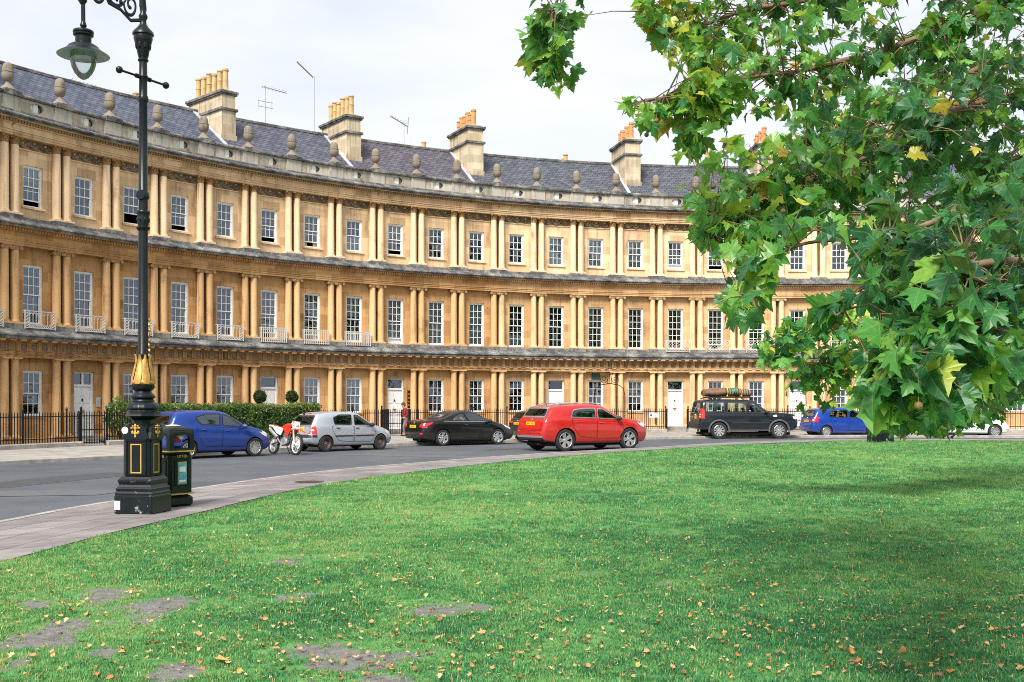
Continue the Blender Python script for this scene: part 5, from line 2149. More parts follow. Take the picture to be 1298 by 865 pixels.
def hedge():
    a0, a1 = HEDGE
    am = (a0 + a1) / 2
    base = Vector((CX + R_RAIL * math.cos(am), CY + R_RAIL * math.sin(am), .12))
    t = thing('hedge', 'clipped green hedge with browning leaf tips behind the blue and silver cars', 'hedge', base)
    pts = []
    def sh(th): return 1.52 + .10 * noise.noise(Vector((th * 30, 0, 2))) + .07 * noise.noise(Vector((th * 110, 0, 5)))
    for _ in range(17000):
        th = random.uniform(a1, a0)
        H = sh(th)
        if random.random() < .62:
            r = R_RAIL - .45 + .10 * noise.noise(Vector((th * 40, random.random() * .3, 1))) + random.uniform(0, .18)
            z = random.uniform(.05, H + .04)
            nn = (-math.cos(th), -math.sin(th), .25)
        else:
            r = R_RAIL + random.uniform(-.45, .55)
            z = H - random.uniform(-.03, .34) - .25 * max(0, abs(r - R_RAIL - .05) - .35)
            nn = (0, 0, 1)
        p = Vector((CX + r * math.cos(th), CY + r * math.sin(th), .12 + z))
        p += Vector(nn) * .09 * noise.noise(p * 3.1)
        pts.append((p - base, nn))
    leaf_cloud('hedge_foliage', M['hedge_leaf'], pts, .085, t, tintf=lambda p: .28 + .30 * max(0, (p.z - .9)) + .5 * noise.noise(p * 1.7))
    b = MB()
    n = 40
    for i in range(n):
        th = a1 + (a0 - a1) * (i + .5) / n
        p = Vector((CX + (R_RAIL - .02) * math.cos(th), CY + (R_RAIL - .02) * math.sin(th), 0)) - base
        b.tube([(p.x, p.y, 0), (p.x + random.uniform(-.1, .1), p.y, .7), (p.x + random.uniform(-.2, .2), p.y + .1, 1.25)], [.025, .018, .008], 5)
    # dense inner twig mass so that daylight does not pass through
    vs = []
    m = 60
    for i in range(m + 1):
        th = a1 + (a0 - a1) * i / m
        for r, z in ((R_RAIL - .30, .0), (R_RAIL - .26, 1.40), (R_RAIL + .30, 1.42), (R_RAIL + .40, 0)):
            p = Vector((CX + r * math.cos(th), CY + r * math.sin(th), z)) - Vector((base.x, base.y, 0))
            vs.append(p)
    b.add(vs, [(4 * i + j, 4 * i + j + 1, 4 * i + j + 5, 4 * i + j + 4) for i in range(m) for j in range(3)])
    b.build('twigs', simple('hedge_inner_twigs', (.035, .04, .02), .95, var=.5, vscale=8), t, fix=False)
hedge()


def topiary(px, label):
    c = on_ring(px, R_RAIL + 3.2, .12)
    t = thing('topiary_ball', label, 'topiary', c, 0, 'topiary balls beside the white door')
    zc = 1.90
    pts = []
    for _ in range(1500):
        d = Vector((random.gauss(0, 1), random.gauss(0, 1), random.gauss(0, 1))).normalized()
        r = .285 * (1 + .14 * noise.noise(d * 3)) * random.uniform(.8, 1)
        pts.append((d * r + Vector((0, 0, zc)), d))
    leaf_cloud('topiary_foliage', M['topiary_leaf'], pts, .075, t, tintf=lambda p: .35 + .4 * (p.z - zc))
    b = MB()
    b.tube([(0, 0, .4), (.01, 0, 1.1), (0, 0, 1.88)], .03, 6)
    b.ball((0, 0, zc), .22, 10, 6)
    b.build('stem', M['twig'], t)
    b = MB()
    b.lathe([(.18, 0), (.22, .05), (.27, .42), (.30, .44), (.30, .5), (.26, .5), (.25, .44)], 14)
    b.build('planter', M['lead'], t, smooth=40)
topiary(329.5, 'clipped ball tree left of the white door, above the hedge')
topiary(370, 'clipped ball tree right of the white door, above the hedge')


def bush(px, r, h, label):
    c = on_ring(px, r, .12)
    t = thing('bush', label, 'bush', c)
    pts = []
    for _ in range(1400):
        d = Vector((random.gauss(0, 1), random.gauss(0, 1), random.gauss(0, .8))).normalized()
        q = (1 + .3 * noise.noise(d * 2.2)) * random.uniform(.6, 1)
        p = Vector((d.x * .62 * q, d.y * .5 * q, h * .62 + d.z * h * .42 * q))
        pts.append((p, d))
    leaf_cloud('bush_foliage', M['hedge_leaf'], pts, .12, t, tintf=lambda p: .42)
    b = MB()
    for k in range(7):
        b.tube([(0, 0, 0), (random.uniform(-.2, .2), random.uniform(-.2, .2), h * .5), (random.uniform(-.45, .45), random.uniform(-.3, .3), h * .85)], [.03, .02, .008], 5)
    b.build('stems', M['twig'], t)
bush(153, R_RAIL + .75, 1.75, 'loose green bush behind the railing, just left of the lamp post')


# ---- person on the pavement
def person():
    c = on_ring(514, R_RAIL - .75, .12)
    t = thing('person', 'person in a dark red jacket and grey trousers walking with head bowed by the railings', 'person', (c.x, c.y, .12), R_(-60), scale=.93)
    skin = simple('skin', (.50, .29, .20), .55, var=.08)
    red = simple('dark_red_jacket', (.20, .015, .025), .85, var=.25, vscale=9)
    gr = simple('grey_trousers', (.16, .15, .15), .9, var=.2, vscale=9)
    hair = simple('brown_hair', (.06, .03, .018), .6, var=.3, vscale=30)
    shoe = simple('dark_shoes', (.03, .028, .028), .5)
    # forward is -y; joints of a walking figure looking down
    J = {'pel': (0, 0, .92), 'waist': (0, -.01, 1.06), 'chest': (0, -.03, 1.26), 'neck': (0, -.06, 1.45), 'head0': (0, -.10, 1.53), 'head': (0, -.15, 1.62), 'crown': (0, -.15, 1.71),
         'hl': (.085, -.02, .78), 'kl': (.10, -.16, .52), 'al': (.10, -.12, .10), 'tl': (.10, -.28, .04),
         'hr': (-.085, .01, .78), 'kr': (-.10, .04, .50), 'ar': (-.10, .24, .13), 'tr': (-.10, .14, .04),
         'sl': (.18, -.03, 1.38), 'el': (.23, .02, 1.12), 'wl': (.19, -.16, .97), 'fl': (.17, -.25, .95),
         'sr': (-.18, -.03, 1.38), 'er': (-.23, -.02, 1.12), 'wr': (-.15, -.24, 1.10), 'fr': (-.11, -.31, 1.14)}
    rad = {'pel': .125, 'waist': .115, 'chest': .135, 'neck': .055, 'head0': .075, 'head': .10, 'crown': .06, 'hl': .088, 'kl': .058, 'al': .04, 'tl': .04, 'hr': .088, 'kr': .058, 'ar': .04, 'tr': .04,
           'sl': .062, 'el': .042, 'wl': .03, 'fl': .03, 'sr': .062, 'er': .042, 'wr': .03, 'fr': .03}
    E = [('pel', 'waist'), ('waist', 'chest'), ('chest', 'neck'), ('neck', 'head0'), ('head0', 'head'), ('head', 'crown'), ('pel', 'hl'), ('hl', 'kl'), ('kl', 'al'), ('al', 'tl'), ('pel', 'hr'), ('hr', 'kr'), ('kr', 'ar'), ('ar', 'tr'),
         ('chest', 'sl'), ('sl', 'el'), ('el', 'wl'), ('wl', 'fl'), ('chest', 'sr'), ('sr', 'er'), ('er', 'wr'), ('wr', 'fr')]

    def skinned(name, keys, edges, grow, mat, root):
        ks = list(keys)
        me = bpy.data.meshes.new(name + '_chain')
        me.from_pydata([J[k] for k in ks], [(ks.index(a), ks.index(b2)) for a, b2 in edges], [])
        o = bpy.data.objects.new(name, me)
        COL.objects.link(o)
        sk = o.modifiers.new('skin', 'SKIN')
        for i, k in enumerate(ks):
            v = me.skin_vertices[0].data[i]
            v.radius = (rad[k] * grow,) * 2
            v.use_root = (k == root)
        o.modifiers.new('sub', 'SUBSURF').levels = 2
        dg = bpy.context.evaluated_depsgraph_get()
        nm = bpy.data.meshes.new_from_object(o.evaluated_get(dg))
        bpy.data.objects.remove(o)
        nm.name = name
        nm.materials.clear(); nm.materials.append(mat)
        nm.polygons.foreach_set('use_smooth', [True] * len(nm.polygons))
        return inst(name, nm, t)
    body = skinned('body', J.keys(), E, 1.0, skin, 'pel')
    # face and hands
    b = MB()
    b.ball((0, -.255, 1.60), (.014, .022, .024), 6, 4)
    for s in (-1, 1):
        b.ball((s * .098, -.13, 1.62), (.012, .022, .03), 6, 4)
        for hx_, sg in ((('fl'), 1), (('fr'), -1)):
            pass
    for key in ('fl', 'fr'):
        f = Vector(J[key])
        for k in range(4):
            q = f + Vector(((k - 1.5) * .017, -.02, .0))
            b.tube([q, q + Vector((0, -.035, -.012)), q + Vector((0, -.05, -.035))], [.0095, .009, .007], 6)
        sg = 1 if key == 'fr' else -1
        b.tube([f + Vector((sg * .025, .015, .01)), f + Vector((sg * .045, -.01, .012)), f + Vector((sg * .045, -.035, .0))], [.011, .010, .008], 6)
    b.build('face_and_fingers', skin, t, smooth=60)
    b = MB()
    for s in (-1, 1): b.ball((s * .036, -.243, 1.632), (.013, .008, .009), 6, 4)
    b.ball((0, -.240, 1.555), (.026, .008, .006), 6, 4)
    b.build('eyes_and_mouth', hair, t, smooth=60)
    b = MB()
    b.ball((0, -.125, 1.665), (.112, .118, .10), 14, 9, 0, .05)
    b.ball((0, -.085, 1.62), (.108, .088, .10), 12, 8, 0, .05)
    b.build('hair', hair, t, smooth=60)
    J['hem'] = (0, -.005, .80); rad['hem'] = .128
    skinned('jacket', ['hem', 'pel', 'waist', 'chest', 'neck', 'sl', 'el', 'wl', 'sr', 'er', 'wr'],
            [('hem', 'pel'), ('pel', 'waist'), ('waist', 'chest'), ('chest', 'neck'), ('chest', 'sl'), ('sl', 'el'), ('el', 'wl'), ('chest', 'sr'), ('sr', 'er'), ('er', 'wr')], 1.18, red, 'hem')
    J['waistband'] = (0, -.005, .99); rad['waistband'] = .115
    skinned('trousers', ['waistband', 'pel', 'hl', 'kl', 'al', 'hr', 'kr', 'ar'], [('waistband', 'pel'), ('pel', 'hl'), ('hl', 'kl'), ('kl', 'al'), ('pel', 'hr'), ('hr', 'kr'), ('kr', 'ar')], 1.13, gr, 'pel')
    b = MB()
    for k, y in (('tl', -.05), ('tr', -.02)):
        x, yy, z = J[k]
        b.ball((x, yy + .07, .05), (.052, .145, .05), 10, 6)
    b.build('shoes', shoe, t, smooth=60)
person()
# ------------------------------------------------------------------ vehicles
def paint(name, col, metal=.25, rough=.32, coat=.6):
    t = NT(name)
    c = t.coord('Object')
    f = t.noise(c, 3.0, 5, .6)
    z = t.n('ShaderNodeSeparateXYZ'); t.l(c, z.inputs[0])
    dust = t.math('MULTIPLY', t.math('SUBTRACT', .75, z.outputs[2], clamp=True), t.math('MULTIPLY', f, .5), clamp=True)
    cc = t.mix(dust, col, (.22, .20, .17))
    return t.done(t.prin(cc, t.math('ADD', rough, t.math('MULTIPLY', dust, .5)), metal, spec=.35, coat=coat))


M['tyre'] = simple('tyre_rubber', (.018, .018, .019), .85, var=.3)
M['arch'] = simple('wheel_arch_black', (.006, .006, .006), .95)
M['alloy'] = simple('alloy_wheel', (.55, .56, .58), .32, metal=.75, var=.1)
M['steelrim'] = simple('rusty_steel_wheel', (.16, .13, .12), .6, metal=.4, var=.5, vscale=12)
M['trim'] = simple('black_plastic_trim', (.02, .021, .023), .6, var=.2)
M['chrome'] = simple('bright_trim', (.70, .71, .73), .2, metal=.9, var=.05)
M['redlens'] = simple('red_lamp_lens', (.62, .012, .012), .12, coat=1.0, var=.3, vscale=14)
M['clearlens'] = simple('clear_lamp_lens', (.62, .65, .68), .12, coat=1.0, var=.2, vscale=14)
M['amber'] = simple('amber_reflector', (.75, .22, .02), .2, coat=1.0)
M['plate'] = simple('yellow_number_plate', (.80, .52, .01), .4, var=.06)
M['plateink'] = simple('number_plate_black', (.012, .012, .012), .5)


M['seatcloth'] = simple('dark_seat_cloth', (.035, .036, .04), .9, var=.3)


def window_glass():
    """lightly tinted see-through car glass"""
    t = NT('tinted_car_window')
    tr = t.n('ShaderNodeBsdfTransparent'); tr.inputs[0].default_value = (.66, .74, .74, 1)
    g = t.n('ShaderNodeBsdfGlossy'); g.inputs['Roughness'].default_value = .02; g.inputs['Color'].default_value = (.84, .93, 1.0, 1)
    fr = t.n('ShaderNodeFresnel'); fr.inputs[0].default_value = 1.75
    mx = t.n('ShaderNodeMixShader')
    t.l(t.math('ADD', fr.outputs[0], .08, clamp=True), mx.inputs[0])
    t.l(tr.outputs[0], mx.inputs[1]); t.l(g.outputs[0], mx.inputs[2])
    return t.done(mx)


M['window'] = window_glass()


def rim_mesh(r, w, style, mat):
    """wheel disc facing +y"""
    b = MB()
    Mx = Matrix.Rotation(-PI / 2, 4, 'X')
    b.lathe([(r, -w), (r, w * .9), (r * .94, w), (r * .90, w * .85), (r * .88, 0), (r * .88, -w * .2)], 32, M=Mx, mi=0, cap=False)
    b.lathe([(r * .88, -w * .1), (0, -w * .1)], 32, M=Mx, mi=1, cap=False)
    b.lathe([(r * .2, -.02), (r * .2, w * .62), (r * .15, w * .72), (0, w * .72)], 14, M=Mx, mi=0)
    if style in ('five', 'ten', 'multi', 'twin'):
        n = {'five': 5, 'ten': 10, 'multi': 14, 'twin': 10}[style]
        for k in range(n):
            a = 2 * PI * k / n
            if style == 'twin': a += (.13 if k % 2 else -.13) - (0 if k % 2 == 0 else 0)
            hw0, hw1 = {'five': (.075, .125), 'ten': (.05, .055), 'multi': (.03, .05), 'twin': (.04, .05)}[style]
            R2 = Matrix.Rotation(a, 4, 'Y')
            y0, y1 = w * .35, w * .80
            vs = [(-hw0 * r / .32 * .9, y0, r * .15), (hw0 * r / .32 * .9, y0, r * .15), (hw1 * r / .32, y0 + .01, r * .92), (-hw1 * r / .32, y0 + .01, r * .92),
                  (-hw0 * r / .32 * .6, y1 * .85, r * .15), (hw0 * r / .32 * .6, y1 * .85, r * .15), (hw1 * r / .32 * .7, y1 * 1.1, r * .92), (-hw1 * r / .32 * .7, y1 * 1.1, r * .92)]
            b.add([R2 @ Vector(v) for v in vs], [(0, 1, 2, 3), (4, 7, 6, 5), (0, 4, 5, 1), (1, 5, 6, 2), (2, 6, 7, 3), (3, 7, 4, 0)], 0)
    else:      # pressed steel
        b.lathe([(r * .9, w * .15), (r * .74, w * .55), (r * .6, w * .3), (r * .45, w * .6), (r * .2, w * .62)], 28, M=Mx, mi=0, cap=False)
        for k in range(8):
            a = 2 * PI * k / 8
            b.ball((r * .68 * math.cos(a), w * .47, r * .68 * math.sin(a)), (.02, .006, .02), 6, 4, 1)
    return b.mesh('rim', [mat, M['arch']], 35)


def tyre_mesh(r, rr, w):
    b = MB()
    Mx = Matrix.Rotation(-PI / 2, 4, 'X')
    b.lathe([(rr, -w), (rr + .02, -w * 1.05), (r * .9, -w * 1.08), (r * .975, -w * .95), (r, -w * .7), (r, w * .7), (r * .975, w * .95), (r * .9, w * 1.08), (rr + .02, w * 1.05), (rr, w), (rr, -w)], 40, M=Mx, cap=False)
    return b.mesh('wheel', M['tyre'], 40)


def smooth_interp(tab, win):
    xs = np.array([p[0] for p in tab], float); zs = np.array([p[1] for p in tab], float)
    g = np.linspace(xs[0], xs[-1], 600)
    z = np.interp(g, xs, zs)
    k = max(1, int(win / (g[1] - g[0])))
    if k > 1:
        pad = np.concatenate([2 * z[0] - z[1:k + 1][::-1], z, 2 * z[-1] - z[-k - 1:-1][::-1]])
        ker = np.hanning(2 * k + 1); ker /= ker.sum()
        z = np.convolve(pad, ker, 'same')[k:-k]
    return lambda x: float(np.interp(x, g, z))


def make_car(sp, label, loc, heading, cat='car', scale=1.0, group='cars parked along the kerb'):
    L, W = sp['L'], sp['W']
    root = thing(sp['name'], label, cat, loc, heading, group, scale)
    zt = smooth_interp(sp['top'], sp.get('sm', .10)); zb = smooth_interp(sp['belt'], .15)
    xr = smooth_interp([(z, x) for x, z in sp['rear']], .05); xf = smooth_interp([(z, x) for x, z in sp['front']], .05)
    zbot = smooth_interp(sp['bottom'], .1)
    tum = sp.get('tum', .26)
    us = [0, .003, .009, .018, .03, .05] + list(np.linspace(.075, .925, 54)) + [.95, .97, .982, .991, .997, 1.0]
    cr, cf = sp.get('cr', .13), sp.get('cf', .22)

    def plan(u):
        f = 1.0
        t0, t1 = u * L, (1 - u) * L
        if t0 < .9: f -= cr * ((.9 - t0) / .9) ** 2.6
        if t1 < 1.1: f -= cf * ((1.1 - t1) / 1.1) ** 2.6
        if t0 < .12: f -= .09 * ((.12 - t0) / .12) ** 3
        if t1 < .12: f -= .09 * ((.12 - t1) / .12) ** 3
        return f

    K = None
    verts = []
    cab = []
    for u in us:
        xn = -L / 2 + u * L
        Wd = W / 2 * plan(u)
        b0, t_, be = zbot(xn), zt(xn), zb(xn)
        e = min(u * L, (1 - u) * L)
        if e < .10:
            b0 += .05 * (1 - e / .10) ** 2
            if sp.get('round_top', True): t_ -= .03 * (1 - e / .10) ** 2
        be = min(be, t_ - .05)
        h = t_ - be
        y0 = Wd * .955
        q = min(1, h / .35)
        tt = tum * h * .72
        crv = .02 + .10 * q
        sec = [(Wd * .88, b0), (Wd * .955, b0 + .05), (Wd * .985, b0 + .17), (Wd, b0 + (be - b0) * .48), (Wd * .998, b0 + (be - b0) * .62), (Wd * .985, be - .12 * min(1, (be - b0) / .6)), (Wd * .972, be - .04), (y0, be),
               (y0 - .25 * tt - .004, be + .25 * h), (y0 - .55 * tt - .008, be + .55 * h), (y0 - .82 * tt - .016, be + .80 * h), (y0 - tt - .035 - .02 * q, be + .91 * h), (y0 - tt - .07 - .05 * q, be + .965 * h),
               (.70 * (y0 - tt - .07), be + .99 * h + .0), (.36 * (y0 - tt), be + .998 * h), (0, t_)]
        K = len(sec)
        ring = [(y, z) for y, z in sec] + [(-y, z) for y, z in sec[-2::-1]]
        for y, z in ring:
            a, c = xr(z), xf(z)
            verts.append((a + u * (c - a), -y, z))
        if h > .22:
            w_ = .055
            cs = [(0, be - .30), (max(.1, y0 - .10), be - .30)] + [(max(.06, yy - w_ * 1.1), zz) for yy, zz in sec[7:11]] + [(max(.04, sec[12][0] - .05), be + .955 * h - w_), (max(.02, sec[13][0] - .03), t_ - w_ * 1.0 - .012 * 1), (0, t_ - w_)]
            cring = cs + [(-y, z) for y, z in cs[-2:0:-1]]
            cab.append([((xr(z) + u * (xf(z) - xr(z))), -y, z) for y, z in cring])
    n = 2 * K - 1
    faces = []
    for i in range(len(us) - 1):
        for k in range(n - 1):
            faces.append((i * n + k, (i + 1) * n + k, (i + 1) * n + k + 1, i * n + k + 1))
        faces.append((i * n + n - 1, (i + 1) * n + n - 1, (i + 1) * n, i * n))
    for i, flip in ((0, False), (len(us) - 1, True)):
        for k in range(K - 1):
            a, b_, c, d = i * n + k, i * n + k + 1, i * n + n - 2 - k, i * n + n - 1 - k
            f = (a, b_, d) if b_ == c else (a, b_, c, d)
            faces.append(f[::-1] if flip else f)
    bm_v = [Vector(v) for v in verts]
    bvh = BVHTree.FromPolygons(bm_v, faces)
    me = bpy.data.meshes.new('body')
    me.from_pydata(verts, [], faces)
    me.materials.append(sp['paint']); me.materials.append(M['arch']); me.materials.append(sp.get('lower', sp['paint']))
    bm = bmesh.new(); bm.from_mesh(me)
    bmesh.ops.remove_doubles(bm, verts=bm.verts, dist=1e-5)
    bmesh.ops.recalc_face_normals(bm, faces=bm.faces)
    for f in bm.faces:
        if f.calc_center_median().z < sp.get('lowz', 0): f.material_index = 2
    bm.to_mesh(me); bm.free()
    o = bpy.data.objects.new('body', me); COL.objects.link(o)
    # wheel arches
    r, xrw, xfw = sp['r'], sp['xr'], sp['xf']
    cb = MB()
    Mx = Matrix.Rotation(PI / 2, 4, 'X')
    for x in (xrw, xfw):
        for s in (-1, 1):
            yc = s * (W / 2 - .02)
            cb.lathe([(r * 1.13, -.26), (r * 1.13, .26)], 36, (x, yc, r * 1.02), 1, Mx)
    cm = cb.mesh('arch_cutter', [sp['paint'], M['arch']])
    co = bpy.data.objects.new('arch_cutter', cm); COL.objects.link(co)
    md = o.modifiers.new('cut', 'BOOLEAN'); md.operation = 'DIFFERENCE'; md.object = co; md.solver = 'EXACT'
    # hollow cabin, then the window openings cut into it
    cutters = [co]
    def cutter(mb, nm_):
        me_ = mb.mesh(nm_, [sp['paint'], M['arch']])
        c_ = bpy.data.objects.new(nm_, me_); COL.objects.link(c_)
        md_ = o.modifiers.new(nm_, 'BOOLEAN'); md_.operation = 'DIFFERENCE'; md_.object = c_; md_.solver = 'EXACT'
        cutters.append(c_)
    mb = MB()
    nn_ = len(cab[0])
    # keep the ends of the cabin a little inside the glass
    mb.add([v for r_ in cab for v in r_], [(i * nn_ + k, i * nn_ + (k + 1) % nn_, (i + 1) * nn_ + (k + 1) % nn_, (i + 1) * nn_ + k) for i in range(len(cab) - 1) for k in range(nn_)]
           + [tuple(range(nn_ - 1, -1, -1)), tuple((len(cab) - 1) * nn_ + k for k in range(nn_))], 1)
    sx = (L - .16) / L
    mb.v = [((x - .02) * sx, y, z) for x, y, z in mb.v]
    cutter(mb, 'cabin')
    def inset0(poly, d):
        c0 = Vector((sum(p[0] for p in poly) / len(poly), sum(p[1] for p in poly) / len(poly)))
        return [tuple(Vector(p) + (c0 - Vector(p)).normalized() * d) for p in poly]
    mb = MB()
    for wp in sp['side_windows']:
        for s in (-1, 1):
            mb.prism(inset0(wp, .03), s * .42, s * 1.6, 'y', 1)
    cutter(mb, 'side_openings')
    mb = MB()
    mb.prism(inset0(sp['windscreen'], .045), .25, 3.2, 'x', 1)
    mb.prism(inset0(sp['rear_window'], .045), sp.get('rear_cut', -1.0), -3.2, 'x', 1)
    cutter(mb, 'end_openings')
    dg = bpy.context.evaluated_depsgraph_get()
    nm = bpy.data.meshes.new_from_object(o.evaluated_get(dg))
    bpy.data.objects.remove(o)
    for c_ in cutters: bpy.data.objects.remove(c_)
    nm.name = 'body'
    nm.polygons.foreach_set('use_smooth', [True] * len(nm.polygons))
    nm.set_sharp_from_angle(angle=R_(32))
    inst('body', nm, root)

    def cast(view, p):
        a, b_ = p
        if view in ('R', 'L'):
            s = -1 if view == 'R' else 1
            for k in range(12):
                hit = bvh.ray_cast(Vector((a, s * 3, b_ - .012 * k)), Vector((0, -s, 0)))
                if hit[0] is not None: return hit[0], hit[1]
        elif view == 'rear':
            for k in range(12):
                hit = bvh.ray_cast(Vector((-6, a * (1 - .01 * k), b_ - .01 * k)), Vector((1, 0, 0)))
                if hit[0] is not None: return hit[0], hit[1]
        elif view == 'front':
            for k in range(12):
                hit = bvh.ray_cast(Vector((6, a * (1 - .01 * k), b_ - .01 * k)), Vector((-1, 0, 0)))
                if hit[0] is not None: return hit[0], hit[1]
        else:
            hit = bvh.ray_cast(Vector((a, b_, 5)), Vector((0, 0, -1)))
            if hit[0] is not None: return hit[0], hit[1]
        return None, None

    def inset(poly, d):
        n_ = len(poly)
        ar = sum(poly[i][0] * poly[(i + 1) % n_][1] - poly[(i + 1) % n_][0] * poly[i][1] for i in range(n_))
        sg = 1 if ar > 0 else -1
        out = []
        for i in range(n_):
            p0, p1, p2_ = Vector(poly[i - 1]), Vector(poly[i]), Vector(poly[(i + 1) % n_])
            e1, e2 = (p1 - p0).normalized(), (p2_ - p1).normalized()
            n1, n2 = Vector((-e1.y, e1.x)) * sg, Vector((-e2.y, e2.x)) * sg
            m = (n1 + n2)
            m = m / max(m.length_squared, .25) * 2 if m.length > 1e-6 else n1
            out.append(tuple(p1 + m * d))
        return out

    def rounded(poly, rad):
        out = []
        n_ = len(poly)
        for i in range(n_):
            p0, p1, p2_ = Vector(poly[i - 1]), Vector(poly[i]), Vector(poly[(i + 1) % n_])
            a = min(rad, (p0 - p1).length * .4); c = min(rad, (p2_ - p1).length * .4)
            s_, e_ = p1 + (p0 - p1).normalized() * a, p1 + (p2_ - p1).normalized() * c
            for k in range(5):
                q = k / 4
                out.append(tuple((s_ * (1 - q) ** 2) + p1 * (2 * q * (1 - q)) + e_ * q * q))
        return out

    def panel(view, poly, off, b, mi=0, rad=.03, res=.06):
        loops = [poly]
        if isinstance(mi, tuple):            # (material, inset): a ring, open in the middle
            mi, dd = mi
            loops.append(inset(poly, dd))
        pts, edges = [], []
        for lp in loops:
            lp = rounded(lp, rad) if rad else list(lp)
            n_ = len(lp)
            s0 = len(pts)
            for i in range(n_):
                p, q = Vector(lp[i]), Vector(lp[(i + 1) % n_])
                m = max(1, int((q - p).length / res))
                for k in range(m): pts.append(p + (q - p) * k / m)
            nb = len(pts) - s0
            edges += [(s0 + i, s0 + (i + 1) % nb) for i in range(nb)]
        ring_only = len(loops) > 1
        xs = [p.x for p in pts]; ys = [p.y for p in pts]
        x = min(xs) + res / 2
        while x < max(xs) and not ring_only:
            y = min(ys) + res / 2
            while y < max(ys):
                pts.append(Vector((x, y))); y += res
            x += res
        v, e, f, *_ = delaunay_2d_cdt(pts, edges, [], 1, 1e-5)
        if ring_only:
            hole = [tuple(p) for p in pts[s0:]]
            f = [t_ for t_ in f if not inpoly(sum(v[i].x for i in t_) / len(t_), sum(v[i].y for i in t_) / len(t_), hole)]
        out, bad = [], set()
        for i, p in enumerate(v):
            h_, nn = cast(view, (p.x, p.y))
            if h_ is None:
                bad.add(i); out.append(Vector((0, 0, 0))); continue
            d = {'R': Vector((0, -1, 0)), 'L': Vector((0, 1, 0)), 'rear': Vector((-1, 0, 0)), 'front': Vector((1, 0, 0)), 'top': Vector((0, 0, 1))}[view]
            if nn.dot(d) < 0: nn = -nn
            out.append(h_ + (nn * .6 + d * .4) * off)
        fs = [tuple(t_) for t_ in f if not any(i in bad for i in t_)]
        fix = []
        for t_ in fs:
            p0, p1, p2_ = (out[i] for i in t_[:3])
            nrm = (p1 - p0).cross(p2_ - p0)
            fix.append(t_ if nrm.dot(d) > 0 else t_[::-1])
        if fix: b.add(out, fix, mi)

    def part(name, mats, items, rad=.03, res=.06, smooth=50):
        b = MB()
        for view, poly, off, mi in items: panel(view, poly, off, b, mi, rad, res)
        return b.build(name, mats, root, smooth=smooth, fix=False)

    gl, tr = M['window'], sp.get('winframe', M['trim'])
    for s in ('R', 'L'):
        for d in sp['doors']:
            part('door', [sp['paint'], M['arch']], [(s, d, .0025, 1), (s, inset(d, .012), .0055, 0)], .05, .07)
        for wp in sp['side_windows']:
            part('side_window', [gl, tr], [(s, wp, .0085, (1, sp.get('frame_w', .03))), (s, inset(wp, .008), .005, 0)], sp.get('wr', .05))
        for hp in sp['handles']:
            x, z = hp
            h_, nn = cast(s, (x, z))
            sg = -1 if s == 'R' else 1
            b = MB()
            b.bbox(-.085, .085, -.012, .022, -.018, .018, .01)
            b.build('door_handle', sp.get('handle_mat', sp['paint']), root, (h_.x, h_.y + sg * .004 - (0 if sg > 0 else 0), h_.z), (0, 0, 0 if sg > 0 else PI))
        # mirror
        x, z = sp['mirror']
        h_, nn = cast(s, (x, z))
        sg = -1 if s == 'R' else 1
        b = MB()
        b.ball((.02, 0, .06), (.085, .115, .075), 12, 8)
        b.box(-.03, .05, -.16 * 1, .0, .0, .05)
        b.build('mirror', sp.get('mirror_mat', sp['paint']), root, (h_.x, h_.y + sg * .13, h_.z), (0, 0, 0 if sg > 0 else PI), smooth=50)
        for nm_, mat, poly in sp.get('side_trim', []):
            part(nm_, [mat], [(s, poly, .012, 0)], .015, .08)
    part('windscreen', [gl, tr], [('front', sp['windscreen'], .009, (1, .05)), ('front', inset(sp['windscreen'], .01), .005, 0)], .06)
    part('rear_window', [gl, tr], [('rear', sp['rear_window'], .010, (1, .05)), ('rear', inset(sp['rear_window'], .01), .0065, 0)], .06)
    for s in (1, -1):
        mir = lambda poly: [(s * x, z) for x, z in poly]
        part('tail_light', [M['redlens'], M['clearlens']], [('rear', mir(sp['tail']), .010, 0)] + [('R' if s < 0 else 'L', p, .010, 0) for p in sp.get('tail_side', [])] + [('rear', mir(p), .014, 1) for p in sp.get('tail_clear', [])], .02, .03)
        part('headlight', [M['clearlens'], M['trim']], [('front', mir(sp['head']), .010, 0)] + [('R' if s < 0 else 'L', p, .010, 0) for p in sp.get('head_side', [])], .03, .04)
    part('grille', [M['trim']], [('front', sp['grille'], .008, 0)], .03)
    for nm_, mat, poly in sp.get('rear_trim', []):
        part(nm_, [mat], [('rear', poly, .012, 0)], .02, .05)
    # boot lid seam
    if 'lid' in sp:
        zl = min(z for y, z in sp['rear_window']) - .025
        sp = dict(sp, lid=[(y, min(z, zl)) for y, z in sp['lid']])
        part('boot_lid', [sp['paint'], M['arch']], [('rear', sp['lid'], .0022, 1), ('rear', inset(sp['lid'], .011), .0048, 0)], .06, .05)
    # plates
    for view, (y, z) in (('rear', sp['plate']), ('front', (0, .42))):
        h_, nn = cast(view, (y, z))
        sg = -1 if view == 'rear' else 1
        b = MB(); b.bbox(-.26, .26, -.008, .004, -.057, .057, .004)
        tilt = math.atan2(nn.z, abs(nn.x)) if view == 'rear' else 0
        pw = sp.get('plate_w', 1.0) if view == 'rear' else 1.0
        po = b.build('number_plate', M['plate'] if view == 'rear' else M['sticker'], root, (h_.x + sg * .018, y, z), (0, 0, -PI / 2 if view == 'rear' else PI / 2), smooth=30)
        if pw != 1.0: po.scale = (pw, 1, 1.75)
        if view == 'rear':
            inst('lettering', text_mesh(sp['reg'], .085 if pw == 1.0 else .075, M['plateink'], .001), po, (0, -.0095, 0), (PI / 2, 0, 0))
